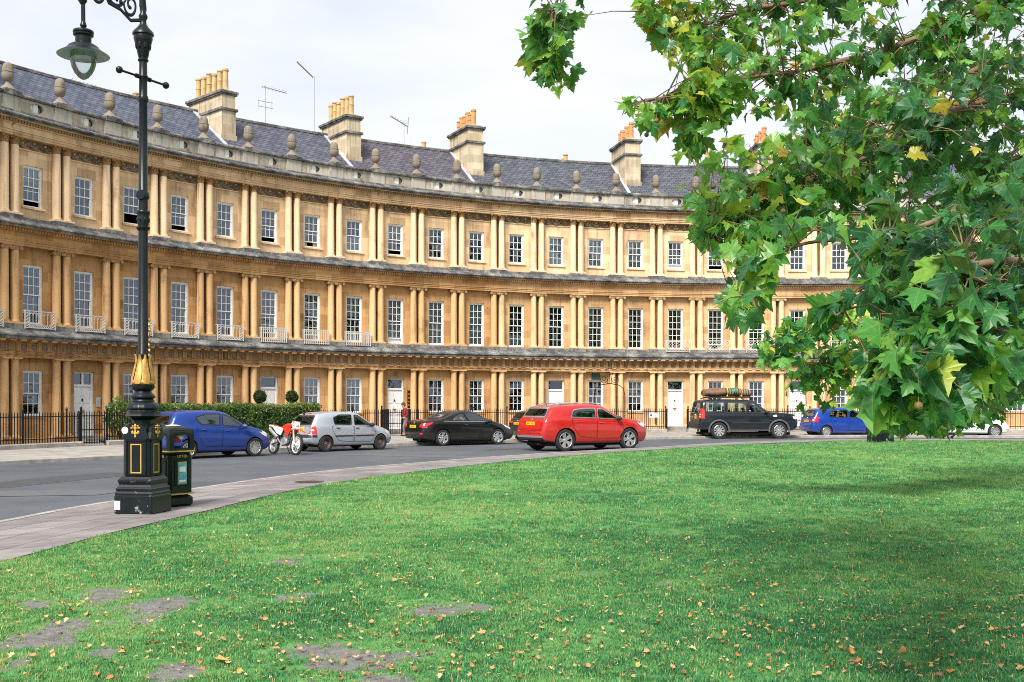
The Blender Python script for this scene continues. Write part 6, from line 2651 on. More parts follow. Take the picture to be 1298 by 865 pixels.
    # badge
    if 'badge' in sp:
        h_, nn = cast('rear', (0, sp['badge']))
        b = MB(); b.lathe([(.05, 0), (.045, .012), (.02, .016), (0, .016)], 16, M=Matrix.Rotation(-PI / 2, 4, 'Y'))
        b.build('badge', M['chrome'], root, (h_.x - .012, 0, h_.z), smooth=40)
    # wheels
    wm = tyre_mesh(r, sp['rim_r'], sp.get('tw', .10))
    rm = rim_mesh(sp['rim_r'], sp.get('tw', .10), sp['rim'], sp['rim_mat'])
    for x in (xrw, xfw):
        for s in (-1, 1):
            wo = inst('wheel', wm, root, (x, s * (W / 2 - .115), r), (0, random.uniform(0, 1.2), 0 if s > 0 else PI))
            wo.rotation_mode = 'ZYX'
            inst('rim', rm, wo)
    # seats in the cabin
    zb0 = zb(.2)
    for x, rows_ in ((.22, (-.36, .36)), (-.72, (-.42, 0, .42))):
        if x < 0 and sp.get('two_door'): continue
        b = MB()
        for y in rows_:
            hw = .23 if x > 0 else .19
            Mt = Matrix.Translation((x, y, zb0 - .28)) @ Matrix.Rotation(R_(-12), 4, 'Y')
            b.bbox(-.06, .06, -hw, hw, 0, .42 if x > 0 else .34, .04, 0, Mt)
            b.bbox(-.045, .045, -.12, .12, .45 if x > 0 else .37, .60 if x > 0 else .50, .03, 0, Mt)
        b.build('seat', M['seatcloth'], root, smooth=35)
    # underside shadow pan and exhaust
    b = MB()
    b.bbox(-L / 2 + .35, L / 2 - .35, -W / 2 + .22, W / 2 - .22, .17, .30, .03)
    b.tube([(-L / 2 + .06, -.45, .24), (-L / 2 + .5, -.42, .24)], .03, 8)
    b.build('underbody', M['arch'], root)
    # dark cabin bits seen through nothing else: wiper and aerial
    b = MB()
    if 'wiper' in sp:
        y, z = sp['wiper']
        h0, _ = cast('rear', (.0, z)); h1, _ = cast('rear', (y, z + .06))
        b.tube([h0 + Vector((-.03, 0, 0)), h1 + Vector((-.025, 0, 0))], .012, 5)
        b.build('rear_wiper', M['arch'], root)
    b = MB()
    xa = sp.get('aerial')
    if xa is not None:
        h_, _ = cast('top', (xa, 0))
        b.tube([h_ - Vector((0, 0, .01)), h_ + Vector((-.10, 0, .12))], [.014, .006], 6)
        b.build('roof_aerial', M['arch'], root)
    return root, cast, part


P_BLUE = paint('royal_blue_paint', (.006, .040, .25), .25)
P_BLUE2 = paint('bright_blue_paint', (.007, .048, .32), .2)
P_SILV = paint('silver_paint', (.46, .50, .55), .55, .36)
P_BLACK = paint('black_paint', (.003, .0035, .0045), .0, .25, .5)
P_RED = paint('bright_red_paint', (.45, .010, .008), .0, .28, 1.0)
P_NAVY = paint('dark_blue_black_paint', (.007, .011, .017), .0, .3, .5)
P_WHITE = paint('white_paint', (.78, .79, .80), 0, .35)

SWIFT = dict(name='hatchback_car', L=3.85, W=1.70, paint=P_BLUE, r=.30, rim_r=.215, xr=-1.24, xf=1.19, rim='multi', rim_mat=M['alloy'], reg='LV11 KBE',
             top=[(-1.925, 1.43), (-1.5, 1.485), (-.8, 1.51), (-.2, 1.50), (.15, 1.44), (.95, 1.04), (1.15, .985), (1.6, .90), (1.8, .80), (1.925, .70)],
             belt=[(-1.925, 1.03), (-1, .99), (.9, .90), (1.2, .84), (1.925, .62)], bottom=[(-1.925, .28), (-1.5, .22), (1.4, .20), (1.925, .24)],
             rear=[(-1.84, .2), (-1.91, .35), (-1.925, .55), (-1.86, .8), (-1.80, 1.0), (-1.70, 1.2), (-1.58, 1.42), (-1.55, 1.5)], front=[(1.84, .2), (1.92, .38), (1.925, .55), (1.86, .72), (1.74, .9), (1.72, 1.5)],
             doors=[[(.75, .34), (.98, .60), (.95, .92), (-.02, .97), (-.05, .34)], [(-.07, .34), (-.05, .97), (-.95, 1.0), (-.93, .75), (-.72, .40)]],
             side_windows=[[(.80, .96), (.18, 1.36), (.02, 1.39), (-.02, 1.01)], [(-.10, 1.015), (-.05, 1.40), (-.55, 1.40), (-.98, 1.30), (-.80, 1.06)]],
             handles=[(.14, .86), (-.72, .90)], mirror=(.74, .93), windscreen=[(-.62, 1.02), (.62, 1.02), (.52, 1.40), (-.52, 1.40)], rear_window=[(-.56, 1.04), (.56, 1.04), (.48, 1.37), (-.48, 1.37)],
             tail=[(.62, .82), (.76, .82), (.70, 1.10), (.62, 1.08)], tail_side=[[(-1.80, .84), (-1.62, .92), (-1.62, 1.08), (-1.70, 1.06)]], head=[(.48, .70), (.74, .72), (.68, .86), (.5, .80)], head_side=[[(1.38, .80), (1.72, .72), (1.72, .62), (1.55, .68)]],
             grille=[(-.45, .36), (.45, .36), (.4, .60), (-.4, .60)], plate=(0, .80), wiper=(.3, 1.07), aerial=-1.2, lid=[(-.62, .60), (.62, .60), (.60, 1.40), (-.60, 1.40)],
             side_trim=[('sill_highlight', P_BLUE, [(-.72, .40), (.72, .40), (.72, .43), (-.72, .43)])])  # raised strip along the sill in plain body paint
CLIO = dict(name='hatchback_car', L=3.81, W=1.64, paint=P_SILV, r=.285, rim_r=.18, xr=-1.24, xf=1.23, rim='steel', rim_mat=M['steelrim'], reg='EO52 VHN',
            top=[(-1.905, 1.33), (-1.5, 1.40), (-.8, 1.425), (-.1, 1.42), (.25, 1.36), (.98, .98), (1.12, .935), (1.6, .83), (1.8, .72), (1.905, .60)],
            belt=[(-1.905, .95), (-.5, .90), (.95, .86), (1.2, .80), (1.905, .55)], bottom=[(-1.905, .30), (-1.4, .22), (1.4, .20), (1.905, .24)],
            rear=[(-1.85, .2), (-1.905, .38), (-1.90, .56), (-1.82, .70), (-1.74, .95), (-1.58, 1.2), (-1.46, 1.38), (-1.44, 1.45)], front=[(1.83, .2), (1.90, .36), (1.905, .5), (1.82, .70), (1.70, .85), (1.68, 1.45)],
            doors=[[(.78, .32), (.98, .55), (.96, .86), (.0, .90), (-.02, .32)], [(-.04, .32), (-.02, .90), (-.98, .92), (-.97, .72), (-.70, .38)]],
            side_windows=[[(.86, .91), (.22, 1.29), (.04, 1.31), (.02, .93)], [(-.10, .935), (-.06, 1.315), (-.60, 1.32), (-.90, 1.22), (-.88, .96)]],
            handles=[(.14, .82), (-.72, .83)], handle_mat=M['trim'], mirror=(.76, .88), mirror_mat=M['trim'], windscreen=[(-.60, .98), (.60, .98), (.50, 1.33), (-.50, 1.33)], rear_window=[(-.60, .94), (.60, .94), (.52, 1.29), (-.52, 1.29)],
            tail=[(.60, .64), (.78, .62), (.70, .93), (.66, .93)], tail_side=[[(-1.80, .64), (-1.64, .64), (-1.62, .82), (-1.66, .92), (-1.72, .92)]], tail_clear=[[(.64, .74), (.74, .74), (.72, .80), (.65, .80)]], head=[(.42, .62), (.72, .64), (.66, .78), (.46, .72)],
            head_side=[[(1.45, .70), (1.68, .64), (1.68, .56), (1.55, .60)]], grille=[(-.3, .55), (.3, .55), (.3, .64), (-.3, .64)], plate=(0, .80), badge=.90, wiper=(.28, .97), aerial=.1, lid=[(-.58, .62), (.58, .62), (.60, 1.34), (-.60, 1.34)],
            side_trim=[('rubbing_strip', M['trim'], [(.02, .525), (.90, .525), (.90, .575), (.02, .575)]), ('rubbing_strip', M['trim'], [(-.86, .525), (-.06, .525), (-.06, .575), (-.86, .575)]),
                       ('bumper_strip', M['trim'], [(-1.80, .52), (-1.62, .52), (-1.62, .60), (-1.80, .60)])],
            rear_trim=[('bumper_strip', M['trim'], [(-.72, .51), (.72, .51), (.72, .60), (-.72, .60)]), ('brake_light', M['redlens'], [(-.16, 1.335), (.16, 1.335), (.16, 1.36), (-.16, 1.36)])])
COUPE = dict(name='coupe_car', rear_cut=-.5, two_door=True, L=4.44, W=1.82, paint=P_BLACK, r=.325, rim_r=.235, xr=-1.30, xf=1.305, rim='five', rim_mat=M['alloy'], reg='KP60 XLM', sm=.16, tum=.34,
             top=[(-2.22, .99), (-1.9, 1.03), (-1.45, 1.06), (-1.15, 1.16), (-.75, 1.32), (-.35, 1.41), (.05, 1.43), (.4, 1.38), (1.15, 1.03), (1.35, .985), (1.8, .88), (2.05, .76), (2.22, .64)],
             belt=[(-2.22, .90), (-1.5, .97), (-.5, .95), (1.0, .90), (1.4, .84), (2.22, .58)], bottom=[(-2.22, .30), (-1.7, .20), (1.6, .19), (2.22, .22)],
             rear=[(-2.12, .2), (-2.20, .36), (-2.22, .55), (-2.19, .8), (-2.10, 1.0), (-2.05, 1.4)], front=[(2.12, .2), (2.22, .36), (2.20, .55), (2.08, .75), (1.9, .9), (1.9, 1.5)],
             doors=[[(.90, .30), (1.08, .55), (1.03, .90), (-.42, .96), (-.45, .70), (-.30, .30)]],
             side_windows=[[(.98, .955), (.35, 1.30), (.0, 1.34), (-.28, 1.33), (-.08, .985)], [(-.14, .99), (-.34, 1.31), (-.66, 1.22), (-.92, 1.01)]],
             handles=[(-.22, .84)], mirror=(.86, .93), mirror_mat=M['trim'], windscreen=[(-.66, 1.02), (.66, 1.02), (.52, 1.35), (-.52, 1.35)], rear_window=[(-.52, 1.09), (.52, 1.09), (.44, 1.33), (-.44, 1.33)],
             tail=[(.50, .77), (.85, .72), (.80, .92), (.62, .90)], tail_side=[[(-2.12, .74), (-1.86, .86), (-1.72, .95), (-1.80, .955), (-2.10, .90)]], head=[(.50, .66), (.80, .70), (.70, .86), (.55, .80)], head_side=[[(1.55, .86), (2.02, .70), (2.0, .62), (1.75, .72)]],
             grille=[(-.5, .30), (.5, .30), (.42, .55), (-.42, .55)], plate=(0, .78), badge=.93, aerial=None, lid=[(-.60, .68), (.60, .68), (.62, .98), (-.62, .98)],
             side_trim=[('chrome_strip', M['chrome'], [(-1.25, .985), (1.0, .945), (1.0, .957), (-1.25, 1.003)]), ('sill', M['trim'], [(-.85, .22), (.9, .22), (.9, .27), (-.85, .27)])],
             rear_trim=[('diffuser', M['trim'], [(-.70, .30), (.70, .30), (.66, .46), (-.66, .46)]), ('rear_reflector', M['redlens'], [(.62, .47), (.78, .47), (.78, .53), (.62, .53)]), ('rear_reflector', M['redlens'], [(-.62, .47), (-.78, .47), (-.78, .53), (-.62, .53)])])
SUV = dict(name='suv_car', L=4.48, W=1.86, paint=P_RED, lower=P_RED, r=.37, rim_r=.268, xr=-1.36, xf=1.32, rim='twin', rim_mat=M['alloy'], reg='WX19 HZD', tum=.30, cr=.10,
           top=[(-2.24, 1.50), (-1.8, 1.55), (-1.0, 1.585), (-.2, 1.58), (.2, 1.53), (1.0, 1.15), (1.2, 1.11), (1.75, 1.05), (2.08, .98), (2.24, .88)],
           belt=[(-2.24, 1.10), (-1.2, 1.08), (.9, 1.0), (1.3, .98), (2.24, .80)], bottom=[(-2.24, .36), (-1.7, .27), (1.6, .25), (2.24, .28)],
           rear=[(-2.13, .3), (-2.22, .42), (-2.24, .62), (-2.19, .85), (-2.13, 1.05), (-2.03, 1.15), (-1.86, 1.40), (-1.76, 1.56)], front=[(2.14, .25), (2.23, .42), (2.245, .65), (2.20, .90), (2.1, 1.02), (2.05, 1.6)],
           doors=[[(.85, .42), (1.05, .65), (1.02, 1.02), (-.06, 1.06), (-.09, .42)], [(-.11, .42), (-.08, 1.06), (-1.10, 1.10), (-1.10, .85), (-.82, .50)]],
           side_windows=[[(.93, 1.055), (.22, 1.43), (.0, 1.45), (-.05, 1.09)], [(-.11, 1.095), (-.06, 1.455), (-.55, 1.45), (-1.0, 1.40), (-1.15, 1.13)]], winframe=M['chrome'], frame_w=.028,
           handles=[(.08, .94), (-.92, .97)], mirror=(.82, 1.03), mirror_mat=M['trim'], windscreen=[(-.68, 1.10), (.68, 1.10), (.56, 1.50), (-.56, 1.50)], rear_window=[(-.70, 1.13), (.70, 1.13), (.60, 1.47), (-.60, 1.47)],
           tail=[(.38, .955), (.86, .93), (.84, 1.06), (.60, 1.03), (.38, 1.02)], tail_side=[[(-2.12, .95), (-1.92, 1.0), (-1.82, 1.06), (-2.05, 1.07)]], head=[(.50, .80), (.82, .84), (.76, .96), (.55, .90)], head_side=[[(1.70, .95), (2.05, .86), (2.05, .76), (1.85, .82)]],
           grille=[(-.45, .42), (.45, .42), (.5, .80), (-.5, .80)], plate=(0, .93), badge=1.06, wiper=(.3, 1.19), aerial=-1.5, lid=[(-.66, .70), (.66, .70), (.68, 1.50), (-.68, 1.50)], lowz=0,
           side_trim=[('sill', P_RED, [(-.95, .34), (.95, .34), (.95, .40), (-.95, .40)])],
           rear_trim=[('silver_skid_plate', M['alloy'], [(-.74, .46), (.74, .46), (.80, .53), (-.80, .53)]), ('lower_bumper', M['trim'], [(-.76, .36), (.76, .36), (.78, .45), (-.78, .45)]), ('rear_reflector', M['redlens'], [(-.8, .60), (.8, .60), (.8, .625), (-.8, .625)])])
DISCO = dict(name='off_road_car', L=4.83, W=1.98, paint=P_NAVY, r=.385, rim_r=.265, xr=-1.44, xf=1.445, rim='ten', rim_mat=M['alloy'], reg='L10', tum=.20, cr=.05, cf=.14, sm=.07,
             top=[(-2.415, 1.80), (-1.9, 1.84), (-.9, 1.85), (.0, 1.82), (.30, 1.78), (.92, 1.29), (1.05, 1.25), (1.9, 1.20), (2.28, 1.15), (2.415, 1.07)],
             belt=[(-2.415, 1.16), (.9, 1.14), (1.3, 1.12), (2.415, .98)], bottom=[(-2.415, .46), (-1.8, .36), (1.8, .36), (2.415, .42)],
             rear=[(-2.33, .4), (-2.41, .52), (-2.415, .74), (-2.33, .80), (-2.31, 1.16), (-2.25, 1.5), (-2.19, 1.82)], front=[(2.30, .4), (2.40, .55), (2.415, .8), (2.395, 1.0), (2.34, 1.16), (2.3, 1.8)],
             doors=[[(.82, .50), (.98, .74), (.96, 1.16), (-.06, 1.18), (-.08, .50)], [(-.10, .50), (-.08, 1.18), (-1.12, 1.18), (-1.12, 1.0), (-.88, .60)]],
             side_windows=[[(.86, 1.20), (.30, 1.66), (.02, 1.69), (-.02, 1.21)], [(-.10, 1.215), (-.06, 1.70), (-1.02, 1.72), (-1.05, 1.22)], [(-1.16, 1.24), (-1.14, 1.72), (-2.04, 1.74), (-2.08, 1.24)]],
             handles=[(.08, 1.06), (-.92, 1.06)], handle_mat=M['trim'], mirror=(.84, 1.19), mirror_mat=M['trim'], windscreen=[(-.76, 1.26), (.76, 1.26), (.68, 1.72), (-.68, 1.72)], rear_window=[(-.70, 1.14), (.70, 1.14), (.66, 1.72), (-.66, 1.72)],
             tail=[(.74, .95), (.90, .95), (.86, 1.42), (.73, 1.42)], tail_side=[[(-2.30, .95), (-2.12, .95), (-2.12, 1.38), (-2.24, 1.38)]], tail_clear=[[(.75, 1.0), (.88, 1.0), (.88, 1.06), (.75, 1.06)], [(.75, 1.10), (.87, 1.10), (.87, 1.16), (.75, 1.16)]],
             head=[(.62, .92), (.86, .92), (.84, 1.08), (.62, 1.08)], head_side=[[(2.12, 1.06), (2.32, 1.0), (2.32, .9), (2.16, .92)]], grille=[(-.5, .88), (.5, .88), (.5, 1.08), (-.5, 1.08)],
             plate=(-.12, 1.03), plate_w=.52, badge=1.12, aerial=-1.0, lid=[(-.72, .82), (.72, .82), (.70, 1.78), (-.70, 1.78)],
             side_trim=[('side_vent', M['clearlens'], [(1.16, 1.02), (1.34, 1.02), (1.33, 1.12), (1.15, 1.10)]), ('rubbing_strip', M['trim'], [(-.85, .72), (.95, .72), (.95, .78), (-.85, .78)]), ('side_step', M['chrome'], [(-.98, .375), (.98, .375), (.98, .43), (-.98, .43)])],
             rear_trim=[('lower_bumper', M['trim'], [(-.88, .50), (.88, .50), (.88, .80), (-.88, .80)]), ('rear_reflector', M['redlens'], [(.55, .72), (.75, .72), (.75, .76), (.55, .76)]), ('rear_reflector', M['redlens'], [(-.55, .72), (-.75, .72), (-.75, .76), (-.55, .76)])])
FABIA = dict(SWIFT, L=3.99, W=1.65, paint=P_BLUE2, reg='RO61 ZYF', rim='multi', xr=-1.23, xf=1.22, cr=.08,
             top=[(-1.995, 1.42), (-1.5, 1.475), (-.7, 1.50), (.0, 1.49), (.30, 1.42), (1.05, 1.04), (1.2, .99), (1.65, .91), (1.88, .80), (1.995, .68)], belt=[(-1.995, .98), (-.9, .95), (.95, .90), (1.3, .85), (1.995, .62)],
             bottom=[(-1.995, .30), (-1.5, .22), (1.4, .20), (1.995, .24)],
             rear=[(-1.90, .2), (-1.98, .36), (-1.995, .56), (-1.93, .78), (-1.87, .98), (-1.74, 1.2), (-1.64, 1.40), (-1.62, 1.5)], front=[(1.90, .2), (1.98, .38), (1.995, .55), (1.93, .72), (1.8, .92), (1.8, 1.5)],
             doors=[[(.78, .34), (1.0, .58), (.98, .92), (.0, .95), (-.03, .34)], [(-.05, .34), (-.02, .95), (-.98, .97), (-.97, .75), (-.72, .40)]],
             side_windows=[[(.88, .965), (.24, 1.35), (.04, 1.37), (.0, .985)], [(-.08, .985), (-.04, 1.38), (-.60, 1.37), (-1.02, 1.30), (-1.08, 1.01)]], handles=[(.12, .85), (-.76, .87)],
             tail=[(.60, .78), (.80, .76), (.76, 1.02), (.62, 1.0)], tail_side=[[(-1.90, .80), (-1.70, .88), (-1.62, 1.02), (-1.78, 1.03)]], tail_clear=[[(.64, .84), (.76, .84), (.74, .90), (.65, .90)]], rear_window=[(-.58, 1.02), (.58, 1.02), (.50, 1.36), (-.50, 1.36)],
             mirror=(.82, .94), plate=(0, .82), badge=.95, wiper=(.28, 1.05), side_trim=[])
WHITE = dict(CLIO, L=4.1, W=1.72, paint=P_WHITE, rim='multi', rim_mat=M['alloy'], r=.31, rim_r=.22, reg='GN08 TUE', xr=-1.29, xf=1.31,
             top=[(x * 1.076, z * 1.05) for x, z in CLIO['top']], belt=[(x * 1.076, z * 1.05) for x, z in CLIO['belt']], bottom=[(x * 1.076, z) for x, z in CLIO['bottom']],
             rear=[(x * 1.076, z * 1.03) for x, z in CLIO['rear']], front=[(x * 1.076, z * 1.03) for x, z in CLIO['front']], side_trim=[], rear_trim=[])


def near_side(px, py, W):
    """ground point under the middle of the near side"""
    return ground_at(px, py, 0.0)


def put(sp, px, py, hd_deg_from_y, label, scale=1.0, group='cars parked along the kerb', dy=0.0):
    a = R_(90 - hd_deg_from_y)          # heading as a world angle
    p = ground_at(px, py, 0)
    left = Vector((-math.sin(a), math.cos(a), 0))
    c = p + left * (sp['W'] / 2 * scale)
    f = Vector((math.cos(a), math.sin(a), 0))
    mid = (sp['xr'] + sp['xf']) / 2 * scale
    c = c - f * mid
    return make_car(sp, label, (c.x, c.y, 0), a, 'car', scale, group)


put(SWIFT, 283, 580.6, 42, 'royal blue hatchback with silver multi-spoke wheels parked left of the red and white motorbike')
put(CLIO, 449.5, 571.6, 44, 'old silver hatchback with black steel wheels and black side strips')
put(COUPE, 597.5, 564.6, 57, 'black coupe-convertible with red tail lights and five-spoke wheels')
suv, cast, part = put(SUV, 759, 571.4, 58, 'bright red SUV with silver roof rails, twin-spoke wheels and a yellow plate', 1.07, 'cars parked along the kerb')
b = MB()
for s in (-1, 1):
    pts = []
    for k in range(13):
        x = -1.55 + 1.85 * k / 12
        h_, _ = cast('top', (x, s * .58))
        pts.append(h_ + Vector((0, 0, .045 if 0 < k < 12 else -.005)))
    b.tube(pts, .020, 6)
b.build('roof_rail', M['chrome'], suv, smooth=50)
disco, cast, part = put(DISCO, 950, 556.4, 84, 'tall black off-roader with a strapped load on its roof', 1.03)
b = MB()
for s in ('R', 'L'):
    sg = -1 if s == 'R' else 1
    for x in (DISCO['xr'], DISCO['xf']):
        pts = [(x + .475 * math.cos(a), sg * (.965 + .01), .39 + .475 * math.sin(a)) for a in [PI * (-.06 + 1.12 * k / 16) for k in range(17)]]
        b.tube(pts, .045, 6)
b.build('wheel_arch_flare', simple('grey_arch_flare', (.10, .105, .11), .5, var=.3), disco, smooth=50)
b = MB()
for s in (-1, 1):
    b.tube([(-1.9, s * .66, 1.86), (-1.7, s * .68, 1.93), (.1, s * .68, 1.93), (.25, s * .66, 1.84)], .025, 6)
for x in (-1.5, -.8, -.1):
    b.tube([(x, -.7, 1.93), (x, .7, 1.93)], .022, 6)
b.build('roof_rack', M['trim'], disco, smooth=40)

# the load is a thing of its own, lying on the rack
def roof_load():
    m = disco.matrix_basis
    loc = Matrix.Translation(disco.location) @ Matrix.Rotation(disco.rotation_euler.z, 4, 'Z') @ Matrix.Scale(disco.scale.x, 4)
    p = loc @ Vector((-.85, -.12, 1.955))
    t = thing('roof_load', 'brown tarpaulin bundles strapped with yellow ties on the roof of the black off-roader', 'luggage', p, disco.rotation_euler.z)
    tarp = simple('brown_tarpaulin', (.17, .095, .05), .8, var=.4, vscale=5, bump=.5, bscale=9)
    stripe = NT('striped_blanket')
    wv = stripe.n('ShaderNodeTexWave'); wv.inputs['Scale'].default_value = 3.2; wv.inputs['Distortion'].default_value = 2.5
    stripe.l(stripe.mapping(stripe.coord('Object'), (.8, .3, .9)), wv.inputs['Vector'])
    stripe = stripe.done(stripe.prin(stripe.ramp(wv.outputs['Fac'], [(.4, (.05, .028, .018)), (.6, (.26, .16, .10))]), .85))
    b = MB()
    def roll(x0, x1, y, z, rx, rz, mi, sag=.02, taper=.8):
        n, m_ = 22, 14
        vs, fs = [], []
        for i in range(n + 1):
            q = i / n
            x = x0 + (x1 - x0) * q
            s = taper + (1 - taper) * math.sin(PI * q) ** .5
            for k in range(m_):
                a = 2 * PI * k / m_
                w = 1 + .10 * noise.noise(Vector((x * 4, math.cos(a) * 1.5, math.sin(a) * 1.5 + mi)))
                vs.append((x, y + rx * s * w * math.cos(a), max(.01, z + rz * s * w * math.sin(a))))
        for i in range(n):
            for k in range(m_):
                fs.append((i * m_ + k, i * m_ + (k + 1) % m_, (i + 1) * m_ + (k + 1) % m_, (i + 1) * m_ + k))
        fs.append(tuple(range(m_ - 1, -1, -1))); fs.append(tuple(n * m_ + k for k in range(m_)))
        b.add(vs, fs, mi)
    roll(-1.15, -.10, 0, .20, .52, .20, 0)
    roll(-.85, .05, .1, .27, .40, .19, 0)
    b.build('tarpaulin', tarp, t, smooth=60)
    b = MB()
    roll(-.22, .86, -.05, .22, .48, .23, 0, taper=.62)
    roll(-.4, 1.05, .15, .20, .38, .20, 0, taper=.8)
    roll(.60, 1.12, -.2, .18, .30, .19, 0, taper=.9)
    b.build('blanket_roll', stripe, t, smooth=60)
    b = MB()
    for x in (-.08, .62):
        b.tube([(x, .55 * math.cos(a) - .02, max(-.02, .24 + .285 * math.sin(a))) for a in [2 * PI * k / 20 for k in range(20)]], .016, 5, closed=True)
        b.ball((x, -.46, .06), .045, 6, 4)
    b.build('strap', simple('yellow_strap', (.80, .62, .02), .6), t, smooth=40)
    b = MB(); b.ball((.28, -.50, .27), (.16, .05, .10), 12, 6, 0); b.ball((.30, -.535, .30), (.05, .02, .05), 8, 5, 1)
    b.build('patch', [simple('green_patch', (.01, .30, .14), .6), simple('blue_patch', (.03, .12, .55), .6)], t, smooth=60)
roof_load()
put(FABIA, 1077, 554.6, 80, 'bright blue small hatchback parked right of the black off-roader', 1.0)
put(WHITE, 1226, 555.2, 93, 'white hatchback mostly hidden behind hanging leaves at right', 1.05)
DARK = dict(SUV, paint=paint('dark_grey_paint', (.02, .022, .026), .2), name='estate_car', reg='AV14 RJK', side_trim=[], rear_trim=[], winframe=M['trim'])
p = on_ring(704, 27.6, 0)
make_car(DARK, 'dark grey estate car almost hidden behind the red SUV', (p.x, p.y, 0), R_(90 - 62), 'car', .90, 'cars parked along the kerb')


# ------------------------------------------------------------------ motorbike
def motorbike():
    c = ground_at(359, 576.2, 0)
    t = thing('motorbike', 'red and white trail motorbike on its stand between the blue and silver cars', 'motorbike', (c.x, c.y, 0), R_(-47))
    t.rotation_euler = (R_(-8), 0, R_(-47))
    red = simple('red_plastic', (.66, .03, .015), .35, var=.1)
    wht = simple('white_plastic', (.78, .78, .77), .4, var=.08)
    blk = M['trim']
    steel = M['alloy']
    xr, xf, rr, rf = -.66, .76, .32, .345
    for x, r in ((xr, rr), (xf, rf)):
        b = MB()
        b.tube([(x + (r - .03) * math.cos(a), 0, r + (r - .03) * math.sin(a)) for a in [2 * PI * k / 40 for k in range(40)]], .045, 8, closed=True)
        for k in range(40):
            a = 2 * PI * k / 40
            b.ball((x + (r + .012) * math.cos(a), .0, r + (r + .012) * math.sin(a)), (.014, .04, .014), 6, 4)
        w = b.build('wheel', M['tyre'], t, smooth=50)
        b = MB()
        b.tube([(x + (r - .075) * math.cos(a), 0, r + (r - .075) * math.sin(a)) for a in [2 * PI * k / 40 for k in range(40)]], .020, 6, closed=True)
        for k in range(18):
            a = 2 * PI * k / 18
            b.tube([(x + .04 * math.cos(a + .5), .03 * (-1) ** k, r + .04 * math.sin(a + .5)), (x + (r - .08) * math.cos(a), 0, r + (r - .08) * math.sin(a))], .004, 4)
        b.lathe([(.045, -.06), (.05, 0), (.045, .06)], 10, (x, 0, r), M=Matrix.Rotation(PI / 2, 4, 'X'))
        b.lathe([(.13, -.052), (.13, -.046), (.07, -.046)], 20, (x, 0, r), M=Matrix.Rotation(PI / 2, 4, 'X'), cap=False)
        b.build('rim', wht if x == xf else steel, w, smooth=50)
    b = MB()
    for s in (-1, 1):
        b.tube([(xf, s * .10, rf), (xf - .11, s * .10, .70)], .030, 8, 0)
        b.tube([(xf - .11, s * .10, .70), (xf - .25, s * .10, 1.12)], .024, 8, 0)
    b.box(xf - .30, xf - .18, -.13, .13, 1.02, 1.06)
    b.box(xf - .24, xf - .12, -.13, .13, .84, .88)
    b.build('front_fork', simple('gold_white_fork', (.74, .68, .52), .35, metal=.3), t, smooth=40)
    b = MB()
    b.tube([(xf - .28, -.40, 1.20), (xf - .25, -.28, 1.19), (xf - .24, -.12, 1.11), (xf - .24, .12, 1.11), (xf - .25, .28, 1.19), (xf - .28, .40, 1.20)], .013, 6)
    for s in (-1, 1):
        b.tube([(xf - .29, s * .42, 1.20), (xf - .265, s * .30, 1.195)], .020, 6)
        b.tube([(xf - .25, s * .25, 1.19), (xf - .27, s * .30, 1.38)], .007, 5)
        b.ball((xf - .27, s * .31, 1.43), (.02, .06, .045), 8, 6)
    b.build('handlebar', blk, t, smooth=40)
    b = MB()
    vs = []
    for i in range(9):      # front mudguard
        q = i / 8
        x = xf - .30 + .82 * q
        z = .80 + .10 * math.sin(PI * (.25 + .6 * q)) - .10 * q
        w = .085 - .04 * q
        vs += [(x, -w, z - .02), (x, 0, z + .012), (x, w, z - .02)]
    fs = []
    for i in range(8):
        for j in (0, 1):
            fs.append((i * 3 + j, i * 3 + j + 1, i * 3 + j + 4, i * 3 + j + 3))
    b.add(vs, fs)
    b.build('front_mudguard', red, t, smooth=60)
    b = MB()
    b.ball((xf - .16, 0, .98), (.06, .11, .13), 12, 8)
    b.box(xf - .14, xf - .10, -.10, .10, .88, 1.12)
    hl = b.build('headlamp_cowl', wht, t, smooth=50)
    b = MB(); b.ball((xf - .105, 0, .99), (.025, .07, .055), 10, 6)
    b.build('headlight', M['clearlens'], hl, smooth=50)
    b = MB()
    for s in (-1, 1):
        b.prism([(.02, .98), (.42, .98), (.52, .80), (.36, .62), (.22, .66), (.10, .84)], s * .13 - .02, s * .13 + .02)
    b.ball((.14, 0, .95), (.24, .12, .10), 12, 8)
    b.build('fuel_tank_shroud', red, t, smooth=40)
    b = MB()
    vs = []
    for i in range(11):
        q = i / 10
        x = -.72 + .80 * q
        z = .97 - .07 * math.sin(PI * q) + .02
        vs += [(x, -.085, z - .05), (x, -.06, z), (x, .06, z), (x, .085, z - .05)]
    b.add(vs, [(i * 4 + j, i * 4 + j + 1, i * 4 + j + 5, i * 4 + j + 4) for i in range(10) for j in range(3)])
    b.build('seat', red, t, smooth=60)
    b = MB()
    for s in (-1, 1):
        b.prism([(-.78, .96), (-.20, .90), (-.02, .86), (-.14, .64), (-.40, .70)], s * .095 - .014, s * .095 + .014)
    b.prism([(-1.05, .98), (-.70, .98), (-.66, .91), (-.98, .94)], -.07, .07)
    b.build('side_panel', wht, t, smooth=40)
    b = MB()
    b.lathe([(.13, -.11), (.15, -.08), (.15, .08), (.13, .11)], 14, (.06, 0, .44), M=Matrix.Rotation(PI / 2, 4, 'X'))
    b.bbox(.02, .24, -.08, .08, .50, .74, .02)
    for k in range(5): b.box(.0, .26, -.10, .10, .56 + .035 * k, .57 + .035 * k)
    b.bbox(-.16, .12, -.09, .09, .34, .52, .03)
    b.build('engine', steel, t, smooth=35)
    b = MB()
